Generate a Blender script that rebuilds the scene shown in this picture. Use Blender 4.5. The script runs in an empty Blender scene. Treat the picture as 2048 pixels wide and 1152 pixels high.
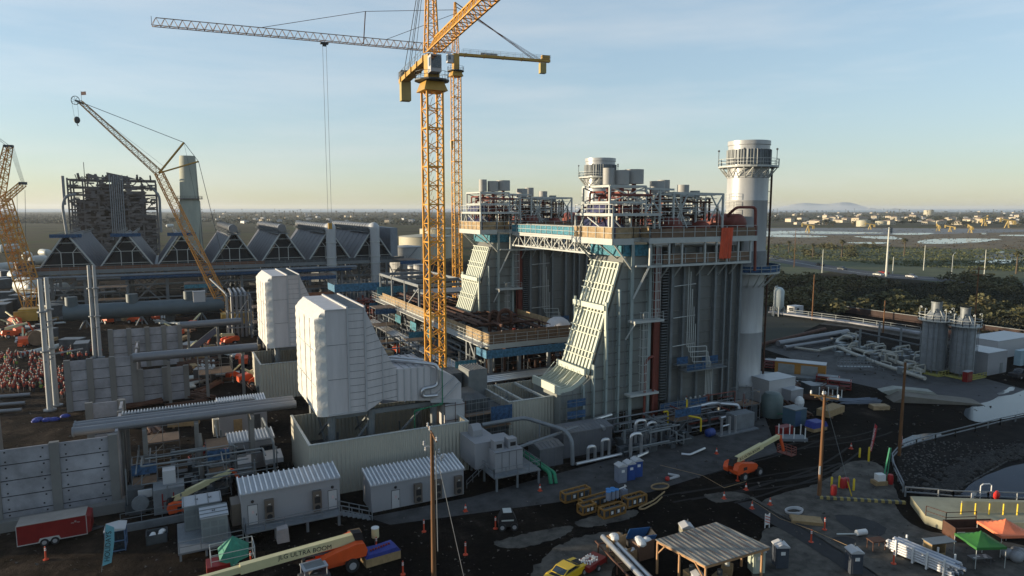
import bpy, bmesh, math, random
from mathutils import Vector, Matrix
random.seed(7)
sc = bpy.context.scene
COL = sc.collection
R = math.radians
# ---------------------------------------------------------------- camera
cam_d = bpy.data.cameras.new("camera"); cam = bpy.data.objects.new("camera", cam_d); COL.objects.link(cam)
F = 1350.0; PITCH = math.atan(159 / F); YAW = R(27); CH = 34.0
cam_d.sensor_width = 36; cam_d.lens = 36 * F / 2048
cam_d.clip_start = 0.5; cam_d.clip_end = 90000
cam.location = (0, 0, CH); cam.rotation_euler = (math.pi / 2 - PITCH, 0, -YAW)
sc.camera = cam
# ---------------------------------------------------------------- world, sun, exposure
SUN_EL = R(4.6); SUN_AZ = R(-65)          # azimuth clockwise from +Y
w = bpy.data.worlds.new("World"); sc.world = w; w.use_nodes = True
wn = w.node_tree; wn.nodes.clear()
wo = wn.nodes.new('ShaderNodeOutputWorld'); bg = wn.nodes.new('ShaderNodeBackground')
sky = wn.nodes.new('ShaderNodeTexSky'); sky.sky_type = 'NISHITA'; sky.sun_disc = False
sky.sun_elevation = SUN_EL; sky.sun_rotation = SUN_AZ
sky.air_density = 1.0; sky.dust_density = 0.35; sky.ozone_density = 2.2
tc = wn.nodes.new('ShaderNodeTexCoord'); mp = wn.nodes.new('ShaderNodeMapping'); mp.inputs['Scale'].default_value = (1.3, 1.3, 9.0)
mp.inputs['Rotation'].default_value = (0.12, 0.05, 0.4)
nz = wn.nodes.new('ShaderNodeTexNoise'); nz.inputs['Scale'].default_value = 1.7; nz.inputs['Detail'].default_value = 7; nz.inputs['Roughness'].default_value = 0.55
rp = wn.nodes.new('ShaderNodeMapRange'); rp.inputs['From Min'].default_value = 0.42; rp.inputs['From Max'].default_value = 0.75
rp.inputs['To Min'].default_value = 0.12; rp.inputs['To Max'].default_value = 0.75
hs = wn.nodes.new('ShaderNodeHueSaturation'); hs.inputs['Saturation'].default_value = 0.38; hs.inputs['Value'].default_value = 1.12
mx = wn.nodes.new('ShaderNodeMix'); mx.data_type = 'RGBA'
L = wn.links.new
L(tc.outputs['Generated'], mp.inputs['Vector']); L(mp.outputs[0], nz.inputs['Vector']); L(nz.outputs['Fac'], rp.inputs['Value'])
gam = wn.nodes.new('ShaderNodeGamma'); gam.inputs['Gamma'].default_value = 0.5
skyv = wn.nodes.new('ShaderNodeVectorMath'); skyv.operation = 'MULTIPLY'; skyv.inputs[1].default_value = (1.33, 1.51, 1.72)
L(sky.outputs[0], gam.inputs['Color']); L(gam.outputs[0], skyv.inputs[0])
L(skyv.outputs[0], hs.inputs['Color']); L(skyv.outputs[0], mx.inputs['A']); L(hs.outputs[0], mx.inputs['B']); L(rp.outputs[0], mx.inputs['Factor'])
L(mx.outputs['Result'], bg.inputs['Color']); L(bg.outputs[0], wo.inputs['Surface'])
bg.inputs['Strength'].default_value = 0.15
sd = bpy.data.lights.new("sun", 'SUN'); sd.energy = 4.6; sd.angle = R(0.6); sd.color = (1.0, 0.83, 0.58)
so = bpy.data.objects.new("sun", sd); COL.objects.link(so)
sdir = Vector((math.sin(SUN_AZ) * math.cos(SUN_EL), math.cos(SUN_AZ) * math.cos(SUN_EL), math.sin(SUN_EL)))
so.rotation_euler = sdir.to_track_quat('Z', 'Y').to_euler(); so.location = (-60, 60, 90)
sc.view_settings.view_transform = 'Standard'; sc.view_settings.look = 'None'
sc.view_settings.exposure = 1.0; sc.view_settings.gamma = 1.0
# ---------------------------------------------------------------- pixel to ground helper (real coordinates)
_p = PITCH
FW = (math.sin(YAW) * math.cos(_p), math.cos(YAW) * math.cos(_p), -math.sin(_p))
RT = (math.cos(YAW), -math.sin(YAW), 0)
UP = (math.sin(YAW) * math.sin(_p), math.cos(YAW) * math.sin(_p), math.cos(_p))
def at(u, v, z=0.0):
    a = (u - 1024) / F; b = -(v - 576) / F
    d = [FW[i] + RT[i] * a + UP[i] * b for i in range(3)]
    t = (z - CH) / d[2]
    return (d[0] * t, d[1] * t)
def atd(u, v, dist):
    a = (u - 1024) / F; b = -(v - 576) / F
    d = [FW[i] + RT[i] * a + UP[i] * b for i in range(3)]
    t = dist / (d[0] * FW[0] + d[1] * FW[1])
    return Vector((d[0] * t, d[1] * t, CH + d[2] * t))
# ---------------------------------------------------------------- materials
MATS = {}
def mat(name, col, rough=0.7, metal=0.0, var=0.15, scale=0.6, col2=None, bump=0.0, bscale=8.0, alpha=None, wave=None, spec=0.4, stretch=(1, 1, 1)):
    if name in MATS: return MATS[name]
    col = tuple(c * 0.74 for c in col); col2 = tuple(c * 0.74 for c in col2) if col2 else None
    m = bpy.data.materials.new(name); m.use_nodes = True; nt = m.node_tree; b = nt.nodes['Principled BSDF']
    b.inputs['Roughness'].default_value = rough; b.inputs['Metallic'].default_value = metal
    b.inputs['Specular IOR Level'].default_value = spec
    g = nt.nodes.new('ShaderNodeNewGeometry'); mp = nt.nodes.new('ShaderNodeMapping'); mp.inputs['Scale'].default_value = stretch
    nt.links.new(g.outputs['Position'], mp.inputs['Vector'])
    n = nt.nodes.new('ShaderNodeTexNoise'); n.inputs['Scale'].default_value = scale; n.inputs['Detail'].default_value = 6; n.inputs['Roughness'].default_value = 0.65
    nt.links.new(mp.outputs[0], n.inputs['Vector'])
    cr = nt.nodes.new('ShaderNodeValToRGB'); cr.color_ramp.elements[0].position = 0.32; cr.color_ramp.elements[1].position = 0.68
    c2 = col2 or tuple(min(1, c * (1 + var)) for c in col); c1 = col if col2 else tuple(c * (1 - var) for c in col)
    cr.color_ramp.elements[0].color = (*c1, 1); cr.color_ramp.elements[1].color = (*c2, 1)
    nt.links.new(n.outputs['Fac'], cr.inputs['Fac']); nt.links.new(cr.outputs['Color'], b.inputs['Base Color'])
    if bump:
        n2 = nt.nodes.new('ShaderNodeTexNoise'); n2.inputs['Scale'].default_value = bscale; n2.inputs['Detail'].default_value = 5
        nt.links.new(g.outputs['Position'], n2.inputs['Vector'])
        bp = nt.nodes.new('ShaderNodeBump'); bp.inputs['Strength'].default_value = min(1, bump); bp.inputs['Distance'].default_value = 0.1 * max(1, bump)
        nt.links.new(n2.outputs['Fac'], bp.inputs['Height']); nt.links.new(bp.outputs[0], b.inputs['Normal'])
    if wave:   # corrugation: (axis vector, period metres)
        ax, per = wave
        mp2 = nt.nodes.new('ShaderNodeVectorMath'); mp2.operation = 'DOT_PRODUCT'; mp2.inputs[1].default_value = ax
        nt.links.new(g.outputs['Position'], mp2.inputs[0])
        s = nt.nodes.new('ShaderNodeMath'); s.operation = 'MULTIPLY'; s.inputs[1].default_value = 2 * math.pi / per
        si = nt.nodes.new('ShaderNodeMath'); si.operation = 'SINE'
        nt.links.new(mp2.outputs['Value'], s.inputs[0]); nt.links.new(s.outputs[0], si.inputs[0])
        bp = nt.nodes.new('ShaderNodeBump'); bp.inputs['Strength'].default_value = 0.8; bp.inputs['Distance'].default_value = per * 0.16
        nt.links.new(si.outputs[0], bp.inputs['Height']); nt.links.new(bp.outputs[0], b.inputs['Normal'])
    if alpha is not None:
        b.inputs['Alpha'].default_value = alpha
    MATS[name] = m; return m
galv = mat('galvanised_grey', (0.22, 0.24, 0.26), 0.55, 0.3, 0.15, 1.2)
casing = mat('casing_grey_green', (0.36, 0.42, 0.41), 0.5, 0.0, 0.10, 0.25)
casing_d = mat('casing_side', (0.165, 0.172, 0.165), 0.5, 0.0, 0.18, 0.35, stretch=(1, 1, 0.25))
slatm = mat('pale_sage_paint', (0.62, 0.66, 0.56), 0.5, 0.0, 0.06, 0.4)
steelw = mat('pale_steel', (0.50, 0.52, 0.50), 0.5, 0.0, 0.08, 0.6)
steelg = mat('grey_steel', (0.19, 0.21, 0.22), 0.55, 0.1, 0.15, 0.8)
steeld = mat('dark_steel', (0.07, 0.08, 0.09), 0.6, 0.1, 0.3, 0.8)
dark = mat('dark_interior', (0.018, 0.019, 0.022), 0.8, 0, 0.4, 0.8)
white = mat('white_paint', (0.50, 0.50, 0.51), 0.5, 0, 0.05, 0.5)
wrapm = mat('white_shrink_wrap', (0.74, 0.73, 0.70), 0.45, 0, 0.05, 0.5, bump=0.8, bscale=1.3)
filt = mat('filter_house_grey', (0.62, 0.59, 0.59), 0.55, 0, 0.12, 0.9, stretch=(1, 1, .12))
stackm = mat('stack_silver', (0.47, 0.48, 0.49), 0.38, 0.15, 0.12, 0.8, stretch=(1, 1, 0.12))
ventm = mat('vent_grey', (0.38, 0.38, 0.37), 0.6, 0, 0.06, 0.6)
yell = mat('crane_yellow', (0.72, 0.34, 0.035), 0.45, 0, 0.12, 0.5)
yelld = mat('crane_ochre', (0.50, 0.29, 0.05), 0.5, 0, 0.15, 0.5)
concy = mat('counterweight_tan', (0.42, 0.33, 0.13), 0.8, 0, 0.1, 0.6)
redp = mat('red_primer', (0.20, 0.045, 0.03), 0.6, 0, 0.2, 1.0)
redv = mat('red_paint', (0.22, 0.012, 0.012), 0.4, 0, 0.15, 0.8)
rust = mat('rust_steel', (0.09, 0.04, 0.024), 0.8, 0, 0.35, 0.8)
ply = mat('plywood_tan', (0.38, 0.27, 0.15), 0.85, 0, 0.35, 0.9, stretch=(1, 1, 1.5))
plyd = mat('plywood_brown', (0.20, 0.13, 0.085), 0.85, 0, 0.25, 0.9)  # brown boards; also carries the shade on plywood screens facing the camera
wood = mat('pole_wood', (0.16, 0.075, 0.03), 0.85, 0, 0.3, 3.0, stretch=(3, 3, .3))
lumber = mat('lumber', (0.35, 0.24, 0.12), 0.85, 0, 0.2, 2.0)
bluen = mat('blue_netting', (0.03, 0.085, 0.18), 0.8, 0, 0.6, 2.5)
tealn = mat('teal_netting', (0.06, 0.22, 0.29), 0.8, 0, 0.55, 3.0)
conc = mat('precast_concrete', (0.22, 0.22, 0.235), 0.85, 0, 0, 0.3, col2=(0.44, 0.44, 0.475), bump=0.15, bscale=3)
concb = mat('pilaster_concrete', (0.21, 0.205, 0.195), 0.85, 0, 0.12, 0.4)
beige = mat('corrugated_beige', (0.50, 0.475, 0.40), 0.6, 0, 0.05, 0.2, wave=((1, 1, 0), 0.5))
roofw = mat('roof_white', (0.40, 0.42, 0.45), 0.4, 0, 0.06, 0.5)
bwall = mat('cabin_wall', (0.31, 0.315, 0.335), 0.6, 0, 0.05, 0.4)
orange = mat('lift_orange', (0.75, 0.10, 0.02), 0.45, 0, 0.1, 1)
cream = mat('boom_cream', (0.66, 0.60, 0.34), 0.45, 0, 0.06, 1)
black = mat('black_rubber', (0.015, 0.015, 0.017), 0.7, 0, 0.3, 3)
rimm = mat('wheel_rim', (0.35, 0.35, 0.36), 0.5, 0, 0.1, 3)
bluep = mat('toilet_blue', (0.02, 0.07, 0.28), 0.55, 0, 0.1, 2)
greyp = mat('toilet_grey', (0.22, 0.25, 0.32), 0.55, 0, 0.1, 2)
greyd = mat('toilet_slate', (0.05, 0.06, 0.08), 0.55, 0, 0.1, 2)
greenp = mat('green_pipe', (0.015, 0.22, 0.11), 0.5, 0, 0.15, 2)
yelp = mat('safety_yellow', (0.70, 0.50, 0.02), 0.5, 0, 0.1, 2)
alum = mat('aluminium_cladding', (0.62, 0.63, 0.65), 0.28, 0.75, 0.08, 1.5)
glass = mat('window_glass', (0.02, 0.03, 0.04), 0.08, 0, 0.1, 1, spec=0.8)
panelf = mat('condenser_panel', (0.085, 0.09, 0.115), 0.55, 0.0, 0.25, 0.5, spec=0.25)
bigpipe = mat('duct_slate', (0.10, 0.13, 0.145), 0.55, 0.1, 0.12, 0.3)
cladg = mat('clad_pipe_grey', (0.22, 0.225, 0.24), 0.4, 0.3, 0.08, 0.4)
cone_o = mat('cone_orange', (0.60, 0.07, 0.025), 0.5, 0, 0.1, 4)
tarpb = mat('tarp_blue', (0.03, 0.05, 0.28), 0.6, 0, 0.2, 2, bump=0.4)
tarpo = mat('tarp_orange', (0.70, 0.09, 0.03), 0.7, 0, 0.2, 1)
tarpg = mat('tarp_green', (0.03, 0.22, 0.15), 0.7, 0, 0.2, 2)
cardb = mat('cardboard', (0.36, 0.22, 0.11), 0.85, 0, 0.15, 2)
pvcw = mat('white_plastic', (0.75, 0.75, 0.74), 0.5, 0, 0.06, 2, bump=.3)
skin = mat('skin', (0.45, 0.25, 0.16), 0.6)
jeans = mat('dark_workwear', (0.03, 0.035, 0.05), 0.8, 0, 0.5, 1.0)
vesto = mat('vest_orange', (0.42, 0.055, 0.025), 0.7, 0, 0.2, 1)
vesty = mat('vest_lime', (0.20, 0.30, 0.04), 0.7, 0, 0.2, 1)
hatw = mat('hard_hat_white', (0.26, 0.23, 0.20), 0.4, 0, 0.05, 1)
leafd = mat('foliage_dark', (0.015, 0.024, 0.012), 0.8, 0, 0, 0.4, col2=(0.045, 0.055, 0.025))
leafo = mat('foliage_olive', (0.05, 0.06, 0.022), 0.8, 0, 0, 0.05, col2=(0.13, 0.11, 0.045))
bark = mat('bark', (0.10, 0.075, 0.05), 0.9)
stucco = mat('house_stucco', (0.50, 0.44, 0.34), 0.8, 0, 0, 0.02, col2=(0.66, 0.58, 0.44))
tile = mat('roof_tile', (0.22, 0.15, 0.11), 0.8, 0, 0, 0.02, col2=(0.36, 0.27, 0.2))
oldst = mat('old_boiler_steel', (0.14, 0.125, 0.125), 0.7, 0, 0.3, 0.15)
oldc = mat('weathered_chimney', (0.26, 0.29, 0.25), 0.8, 0, 0, 0.12, col2=(0.44, 0.45, 0.37), stretch=(1, 1, .3))
# ---------------------------------------------------------------- mesh builder
class M:
    def __init__(s): s.v = []; s.f = []
    def add(s, vs, fs):
        b = len(s.v); s.v.extend(tuple(p) for p in vs); s.f.extend([tuple(i + b for i in f) for f in fs]); return s
    def box(s, x0, y0, z0, x1, y1, z1):
        return s.add([(x0,y0,z0),(x1,y0,z0),(x1,y1,z0),(x0,y1,z0),(x0,y0,z1),(x1,y0,z1),(x1,y1,z1),(x0,y1,z1)],
                     [(0,3,2,1),(4,5,6,7),(0,1,5,4),(1,2,6,5),(2,3,7,6),(3,0,4,7)])
    def beam(s, a, b, w=0.2, h=None):
        a = Vector(a); b = Vector(b); d = b - a
        if d.length < 1e-5: return s
        h = h or w; d.normalize(); up = Vector((0, 0, 1)) if abs(d.z) < 0.95 else Vector((1, 0, 0))
        sx = d.cross(up).normalized() * (w / 2); sy = sx.cross(d).normalized() * (h / 2)
        vs = [a - sx - sy, a + sx - sy, a + sx + sy, a - sx + sy, b - sx - sy, b + sx - sy, b + sx + sy, b - sx + sy]
        return s.add(vs, [(0,3,2,1),(4,5,6,7),(0,1,5,4),(1,2,6,5),(2,3,7,6),(3,0,4,7)])
    def beams(s, pts, w=0.1, h=None, closed=False):
        pts = list(pts)
        for i in range(len(pts) - (0 if closed else 1)): s.beam(pts[i], pts[(i + 1) % len(pts)], w, h)
        return s
    def tube(s, pts, r=0.2, n=8, cap=True, bend=0.0):
        pts = [Vector(p) for p in pts]
        if bend > 0 and len(pts) > 2:
            out = [pts[0]]
            for i in range(1, len(pts) - 1):
                p = pts[i]; a = (pts[i-1] - p); b = (pts[i+1] - p); k = min(bend, a.length * .45, b.length * .45)
                a = p + a.normalized() * k; b = p + b.normalized() * k
                for t in (0, .33, .66, 1): out.append(a.lerp(p, t).lerp(p.lerp(b, t), t))
            out.append(pts[-1]); pts = out
        rs = r if isinstance(r, (list, tuple)) else [r] * len(pts)
        rings = []; prev = None
        for i, p in enumerate(pts):
            d = ((pts[i + 1] - p) if i < len(pts) - 1 else Vector()) ; e = ((p - pts[i - 1]) if i else Vector())
            t = (d.normalized() + e.normalized()); t = t.normalized() if t.length > 1e-6 else Vector((0, 0, 1))
            if prev is None:
                up = Vector((0, 0, 1)) if abs(t.z) < 0.9 else Vector((1, 0, 0)); sx = t.cross(up).normalized()
            else:
                sx = (prev - t * prev.dot(t)).normalized()
            prev = sx; sy = t.cross(sx)
            k = 1.0
            if d.length and e.length: k = 1 / max(0.5, d.normalized().dot(t))
            rings.append([p + (sx * math.cos(2 * math.pi * j / n) + sy * math.sin(2 * math.pi * j / n)) * rs[i] * k for j in range(n)])
        b = len(s.v)
        for ring in rings: s.v.extend(tuple(q) for q in ring)
        for i in range(len(rings) - 1):
            for j in range(n):
                s.f.append((b + i * n + j, b + i * n + (j + 1) % n, b + (i + 1) * n + (j + 1) % n, b + (i + 1) * n + j))
        if cap:
            s.f.append(tuple(b + j for j in reversed(range(n)))); s.f.append(tuple(b + (len(rings) - 1) * n + j for j in range(n)))
        return s
    def lathe(s, x, y, prof, n=32):
        b = len(s.v)
        for r, z in prof:
            for j in range(n): s.v.append((x + r * math.cos(2 * math.pi * j / n), y + r * math.sin(2 * math.pi * j / n), z))
        for i in range(len(prof) - 1):
            for j in range(n):
                s.f.append((b + i * n + j, b + i * n + (j + 1) % n, b + (i + 1) * n + (j + 1) % n, b + (i + 1) * n + j))
        s.f.append(tuple(b + j for j in reversed(range(n)))); s.f.append(tuple(b + (len(prof) - 1) * n + j for j in range(n)))
        return s
    def cyl(s, x, y, z0, z1, r, n=24): return s.lathe(x, y, [(r, z0), (r, z1)], n)
    def prism(s, poly, lo, hi, axis='y'):
        n = len(poly)
        def P(p, t): return (p[0], t, p[1]) if axis == 'y' else ((p[0], p[1], t) if axis == 'z' else (t, p[0], p[1]))
        b = len(s.v); s.v.extend(P(p, lo) for p in poly); s.v.extend(P(p, hi) for p in poly)
        s.f.append(tuple(b + i for i in range(n))); s.f.append(tuple(b + n + i for i in reversed(range(n))))
        for i in range(n): s.f.append((b + i, b + n + i, b + n + (i + 1) % n, b + (i + 1) % n))
        return s
    def rail(s, pts, h=1.1, step=2.0, r=0.05, mids=1):
        pts = [Vector(p) for p in pts]
        for a, b in zip(pts[:-1], pts[1:]):
            for k in range(mids + 1):
                o = Vector((0, 0, h * (k + 1) / (mids + 1))); s.beam(a + o, b + o, r)
            n = max(1, int((b - a).length / step))
            for i in range(n + 1):
                p = a.lerp(b, i / n); s.beam(p, p + Vector((0, 0, h)), r * 1.1)
        return s
    def panel(s, pts, z0, z1, t=0.06):
        pts = [Vector(p) for p in pts]
        for a, b in zip(pts[:-1], pts[1:]):
            c = (z0 + z1) / 2
            s.beam(Vector((a[0], a[1], a[2] + c)), Vector((b[0], b[1], b[2] + c)), t, z1 - z0)
        return s
    def lattice(s, a, b, w, h, n, r=0.12, rb=None, w2=None, h2=None, up=None, cross=False):
        a = Vector(a); b = Vector(b); d = (b - a).normalized(); up = Vector(up) if up else (Vector((0, 0, 1)) if abs(d.z) < 0.95 else Vector((0, 1, 0)))
        sx = d.cross(up).normalized(); sy = sx.cross(d).normalized(); rb = rb or r * 0.6
        w2 = w if w2 is None else w2; h2 = h if h2 is None else h2
        def c(i, k):
            t = i / n; ww = (w + (w2 - w) * t) / 2; hh = (h + (h2 - h) * t) / 2
            return a.lerp(b, t) + sx * (ww * (-1, 1, 1, -1)[k]) + sy * (hh * (-1, -1, 1, 1)[k])
        for k in range(4): s.beam(c(0, k), c(n, k), r)
        for i in range(n + 1):
            if i % (2 if cross else 1) == 0:
                for k in range(4): s.beam(c(i, k), c(i, (k + 1) % 4), rb)
        for i in range(n):
            for k in range(4):
                if (i + k) % 2: s.beam(c(i, k), c(i + 1, (k + 1) % 4), rb)
                else: s.beam(c(i, (k + 1) % 4), c(i + 1, k), rb)
        return s
    def tri(s, a, b, w, h, n, r=0.1, rb=None, flip=False):   # triangular jib: two bottom chords, one top
        a = Vector(a); b = Vector(b); d = (b - a).normalized(); sx = d.cross(Vector((0, 0, 1))).normalized(); up = sx.cross(d).normalized(); rb = rb or r * .6
        def c(t, k): return a.lerp(b, t) + (sx * (w / 2 * (-1, 1)[k]) if k < 2 else up * h)
        s.beam(c(0, 0), c(1, 0), r); s.beam(c(0, 1), c(1, 1), r); s.beam(c(.5 / n, 2), c(1 - .5 / n, 2), r * 1.1)
        for i in range(n):
            m = c((i + .5) / n, 2)
            for k in (0, 1): s.beam(c(i / n, k), m, rb); s.beam(m, c((i + 1) / n, k), rb)
            s.beam(c(i / n, 0), c(i / n, 1), rb); s.beam(c(i / n, 0), c((i + 1) / n, 1), rb)
        return s
    def ball(s, c, r, n=10, m=6, sq=(1, 1, 1)):
        b = len(s.v)
        for i in range(m + 1):
            th = math.pi * i / m
            for j in range(n):
                ph = 2 * math.pi * j / n
                s.v.append((c[0] + r * sq[0] * math.sin(th) * math.cos(ph), c[1] + r * sq[1] * math.sin(th) * math.sin(ph), c[2] - r * sq[2] * math.cos(th)))
        for i in range(m):
            for j in range(n): s.f.append((b+i*n+j, b+i*n+(j+1)%n, b+(i+1)*n+(j+1)%n, b+(i+1)*n+j))
        return s
    def hcyl(s, a, b, r, n=20, dome=0.0):
        a = Vector(a); b = Vector(b); d = (b - a).normalized()
        if dome:
            s.tube([a - d * dome, a - d * dome * .7, a, b, b + d * dome * .7, b + d * dome], [r * .25, r * .75, r, r, r * .75, r * .25], n)
        else: s.tube([a, b], r, n)
        return s
    def build(s, name, m, parent=None, smooth=False, label=None):
        me = bpy.data.meshes.new(name)
        off = (WORLD.get(parent.name) or CHILDOFF.get(parent.name)) if parent else None
        vs = [(x - off[0], y - off[1], z - off[2]) for x, y, z in s.v] if off else s.v
        me.from_pydata(vs, [], s.f); me.materials.append(m)
        if smooth:
            for p in me.polygons: p.use_smooth = len(p.vertices) <= 4
            try: me.set_sharp_from_angle(angle=R(40))
            except Exception: pass
        o = bpy.data.objects.new(name, me); COL.objects.link(o)
        if parent: o.parent = parent
        if off: CHILDOFF[o.name] = off
        if label: o['label'] = label
        return o
WORLD = {}; CHILDOFF = {}
def T(name, label, cat, loc=(0, 0, 0), rz=0.0, group=None, world=False):
    o = bpy.data.objects.new(name, None); COL.objects.link(o); o.empty_display_size = 0.5
    o.location = loc; o.rotation_euler = (0, 0, rz); o['label'] = label; o['category'] = cat
    if group: o['group'] = group
    if world: WORLD[o.name] = tuple(loc)
    return o
def tag(o, label, cat, group=None):
    o['label'] = label; o['category'] = cat
    if group: o['group'] = group
    return o
def S(o, stuff=False): o['kind'] = 'stuff' if stuff else 'structure'; return o
def kids(o): return [c for c in ALLK.get(o.name, [])]
def copy_tree(o, parent=None):
    c = o.copy(); COL.objects.link(c); c.parent = parent
    for ch in list(o.children): copy_tree(ch, c)
    return c
def dup(o, loc, rz=None, label=None, group=None, sc_=None):
    c = copy_tree(o); c.location = loc
    if rz is not None: c.rotation_euler = (0, 0, rz)
    if label: c['label'] = label
    if group: c['group'] = group
    if sc_: c.scale = sc_ if isinstance(sc_, tuple) else (sc_,) * 3
    return c
def flat(name, pts, z, m, thick=None):   # a sheet lying on the ground
    me = bpy.data.meshes.new(name); me.from_pydata([(x, y, z) for x, y in pts], [], [tuple(range(len(pts)))]); me.materials.append(m)
    if me.polygons[0].normal.z < 0: me.flip_normals()
    o = bpy.data.objects.new(name, me); COL.objects.link(o); return S(o)
def blob(pts, rough=0.06, sub=6, seed=1):     # wobbly natural outline through corner points
    rnd = random.Random(seed); out = []
    n = len(pts)
    for i in range(n):
        p0 = Vector(pts[i - 1]); p1 = Vector(pts[i]); p2 = Vector(pts[(i + 1) % n]); p3 = Vector(pts[(i + 2) % n])
        L_ = (p2 - p1).length
        for k in range(sub):
            t = k / sub
            q = 0.5 * ((2 * p1) + (-p0 + p2) * t + (2 * p0 - 5 * p1 + 4 * p2 - p3) * t * t + (-p0 + 3 * p1 - 3 * p2 + p3) * t ** 3)
            q = q + Vector((rnd.uniform(-1, 1), rnd.uniform(-1, 1))) * L_ * rough
            out.append((q.x, q.y))
    return out
def text_mesh(name, s, size, m, parent, loc, rot, ext=0.01, label=None):
    cu = bpy.data.curves.new(name, 'FONT'); cu.body = s; cu.size = size; cu.extrude = ext; cu.align_x = 'CENTER'; cu.align_y = 'CENTER'
    t = bpy.data.objects.new(name, cu); COL.objects.link(t)
    dg = bpy.context.evaluated_depsgraph_get(); me = bpy.data.meshes.new_from_object(t.evaluated_get(dg))
    bpy.data.objects.remove(t); me.materials.clear(); me.materials.append(m)
    o = bpy.data.objects.new(name, me); COL.objects.link(o); o.parent = parent; o.location = loc; o.rotation_euler = rot
    return o
# ================================================================ GROUND
def ground_mat():
    m = bpy.data.materials.new('ground_earth'); m.use_nodes = True; nt = m.node_tree; b = nt.nodes['Principled BSDF']; Lk = nt.links.new
    g = nt.nodes.new('ShaderNodeNewGeometry')
    def noise(sc_, det=8, ro=.6, st=(1, 1, 1)):
        mp = nt.nodes.new('ShaderNodeMapping'); mp.inputs['Scale'].default_value = st; Lk(g.outputs['Position'], mp.inputs['Vector'])
        n = nt.nodes.new('ShaderNodeTexNoise'); n.inputs['Scale'].default_value = sc_; n.inputs['Detail'].default_value = det; n.inputs['Roughness'].default_value = ro
        Lk(mp.outputs[0], n.inputs['Vector']); return n.outputs['Fac']
    def ramp(fac, stops):
        r = nt.nodes.new('ShaderNodeValToRGB'); e = r.color_ramp.elements
        while len(e) < len(stops): e.new(0.5)
        for i, (p, c) in enumerate(stops): e[i].position = p; e[i].color = (*c, 1)
        Lk(fac, r.inputs['Fac']); return r.outputs['Color']
    def mix(f, a, c):
        x = nt.nodes.new('ShaderNodeMix'); x.data_type = 'RGBA'; Lk(f, x.inputs['Factor']); Lk(a, x.inputs['A']); Lk(c, x.inputs['B']); return x.outputs['Result']
    near = ramp(noise(0.16, 12, .75, (1, .55, 1)), [(0.36, (0.0035, 0.0028, 0.0024)), (0.5, (0.0065, 0.0054, 0.0046)), (0.60, (0.014, 0.0115, 0.0095)), (0.70, (0.045, 0.038, 0.032))])
    fine = ramp(noise(1.3, 8, .7), [(0.3, (0.55, 0.55, 0.55)), (0.7, (1.35, 1.3, 1.25))])
    mul = nt.nodes.new('ShaderNodeMix'); mul.data_type = 'RGBA'; mul.blend_type = 'MULTIPLY'; mul.inputs['Factor'].default_value = 1
    Lk(near, mul.inputs['A']); Lk(fine, mul.inputs['B'])
    far = ramp(noise(0.012, 9, .6, (1, 1, 1)), [(0.35, (0.05, 0.045, 0.028)), (0.5, (0.085, 0.07, 0.04)), (0.66, (0.07, 0.08, 0.03))])
    yard = ramp(noise(0.3, 9, .65), [(0.35, (0.012, 0.009, 0.0065)), (0.52, (0.028, 0.020, 0.0145)), (0.68, (0.062, 0.045, 0.032))])
    sx = nt.nodes.new('ShaderNodeSeparateXYZ'); Lk(g.outputs['Position'], sx.inputs[0])
    # distance from the site centre (60,120): beyond 230 m the open land begins
    vm = nt.nodes.new('ShaderNodeVectorMath'); vm.operation = 'DISTANCE'; Lk(g.outputs['Position'], vm.inputs[0]); vm.inputs[1].default_value = (40, 160, 0)
    mr = nt.nodes.new('ShaderNodeMapRange'); mr.inputs['From Min'].default_value = 260; mr.inputs['From Max'].default_value = 300; Lk(vm.outputs['Value'], mr.inputs['Value'])
    my = nt.nodes.new('ShaderNodeMapRange'); my.inputs['From Min'].default_value = 4; my.inputs['From Max'].default_value = -10; Lk(sx.outputs['X'], my.inputs['Value'])
    a = mix(my.outputs[0], mul.outputs['Result'], yard)
    c = mix(mr.outputs[0], a, far)
    Lk(c, b.inputs['Base Color']); b.inputs['Roughness'].default_value = 0.9; b.inputs['Specular IOR Level'].default_value = 0.04
    bp = nt.nodes.new('ShaderNodeBump'); bp.inputs['Strength'].default_value = 0.8; bp.inputs['Distance'].default_value = 0.35
    Lk(noise(0.9, 8, .65), bp.inputs['Height']); Lk(bp.outputs[0], b.inputs['Normal'])
    return m
gm = M(); gs = 24000
gm.add([(-gs, -gs, 0), (gs, -gs, 0), (gs, gs, 0), (-gs, gs, 0)], [(0, 1, 2, 3)])
S(gm.build('ground', ground_mat()))
watm = mat('shallow_water', (0.03, 0.04, 0.05), 0.12, 0, 0.1, 0.2, bump=0.05, bscale=0.8, spec=0.3)
watb = mat('canal_water_mat', (0.005, 0.013, 0.038), 0.10, 0, 0.1, 0.2, bump=0.1, bscale=1.5, spec=0.05)
watp = mat('pond_water', (0.25, 0.27, 0.28), 0.15, 0, 0.1, 0.02, spec=0.8)
seam = mat('sea_water_mat', (0.10, 0.14, 0.17), 0.35, 0, 0.05, 0.0005, spec=0.5)
padm = mat('pad_concrete', (0.018, 0.018, 0.019), 0.8, 0, 0, 0.5, col2=(0.075, 0.075, 0.077), bump=0.1)
padl = mat('pale_slab', (0.018, 0.016, 0.014), 0.85, 0, 0, 0.6, col2=(0.13, 0.118, 0.10), bump=0.2)
asph = mat('asphalt', (0.045, 0.045, 0.05), 0.8, 0, 0, 0.5, col2=(0.07, 0.07, 0.078), bump=0.1)
marshb = mat('marsh_brown', (0.10, 0.068, 0.032), 0.9, 0, 0, 0.05, col2=(0.24, 0.165, 0.08), stretch=(1, 1, 1))
grassm = mat('meadow_green', (0.05, 0.06, 0.022), 0.9, 0, 0, 0.07, col2=(0.11, 0.125, 0.045))
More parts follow.
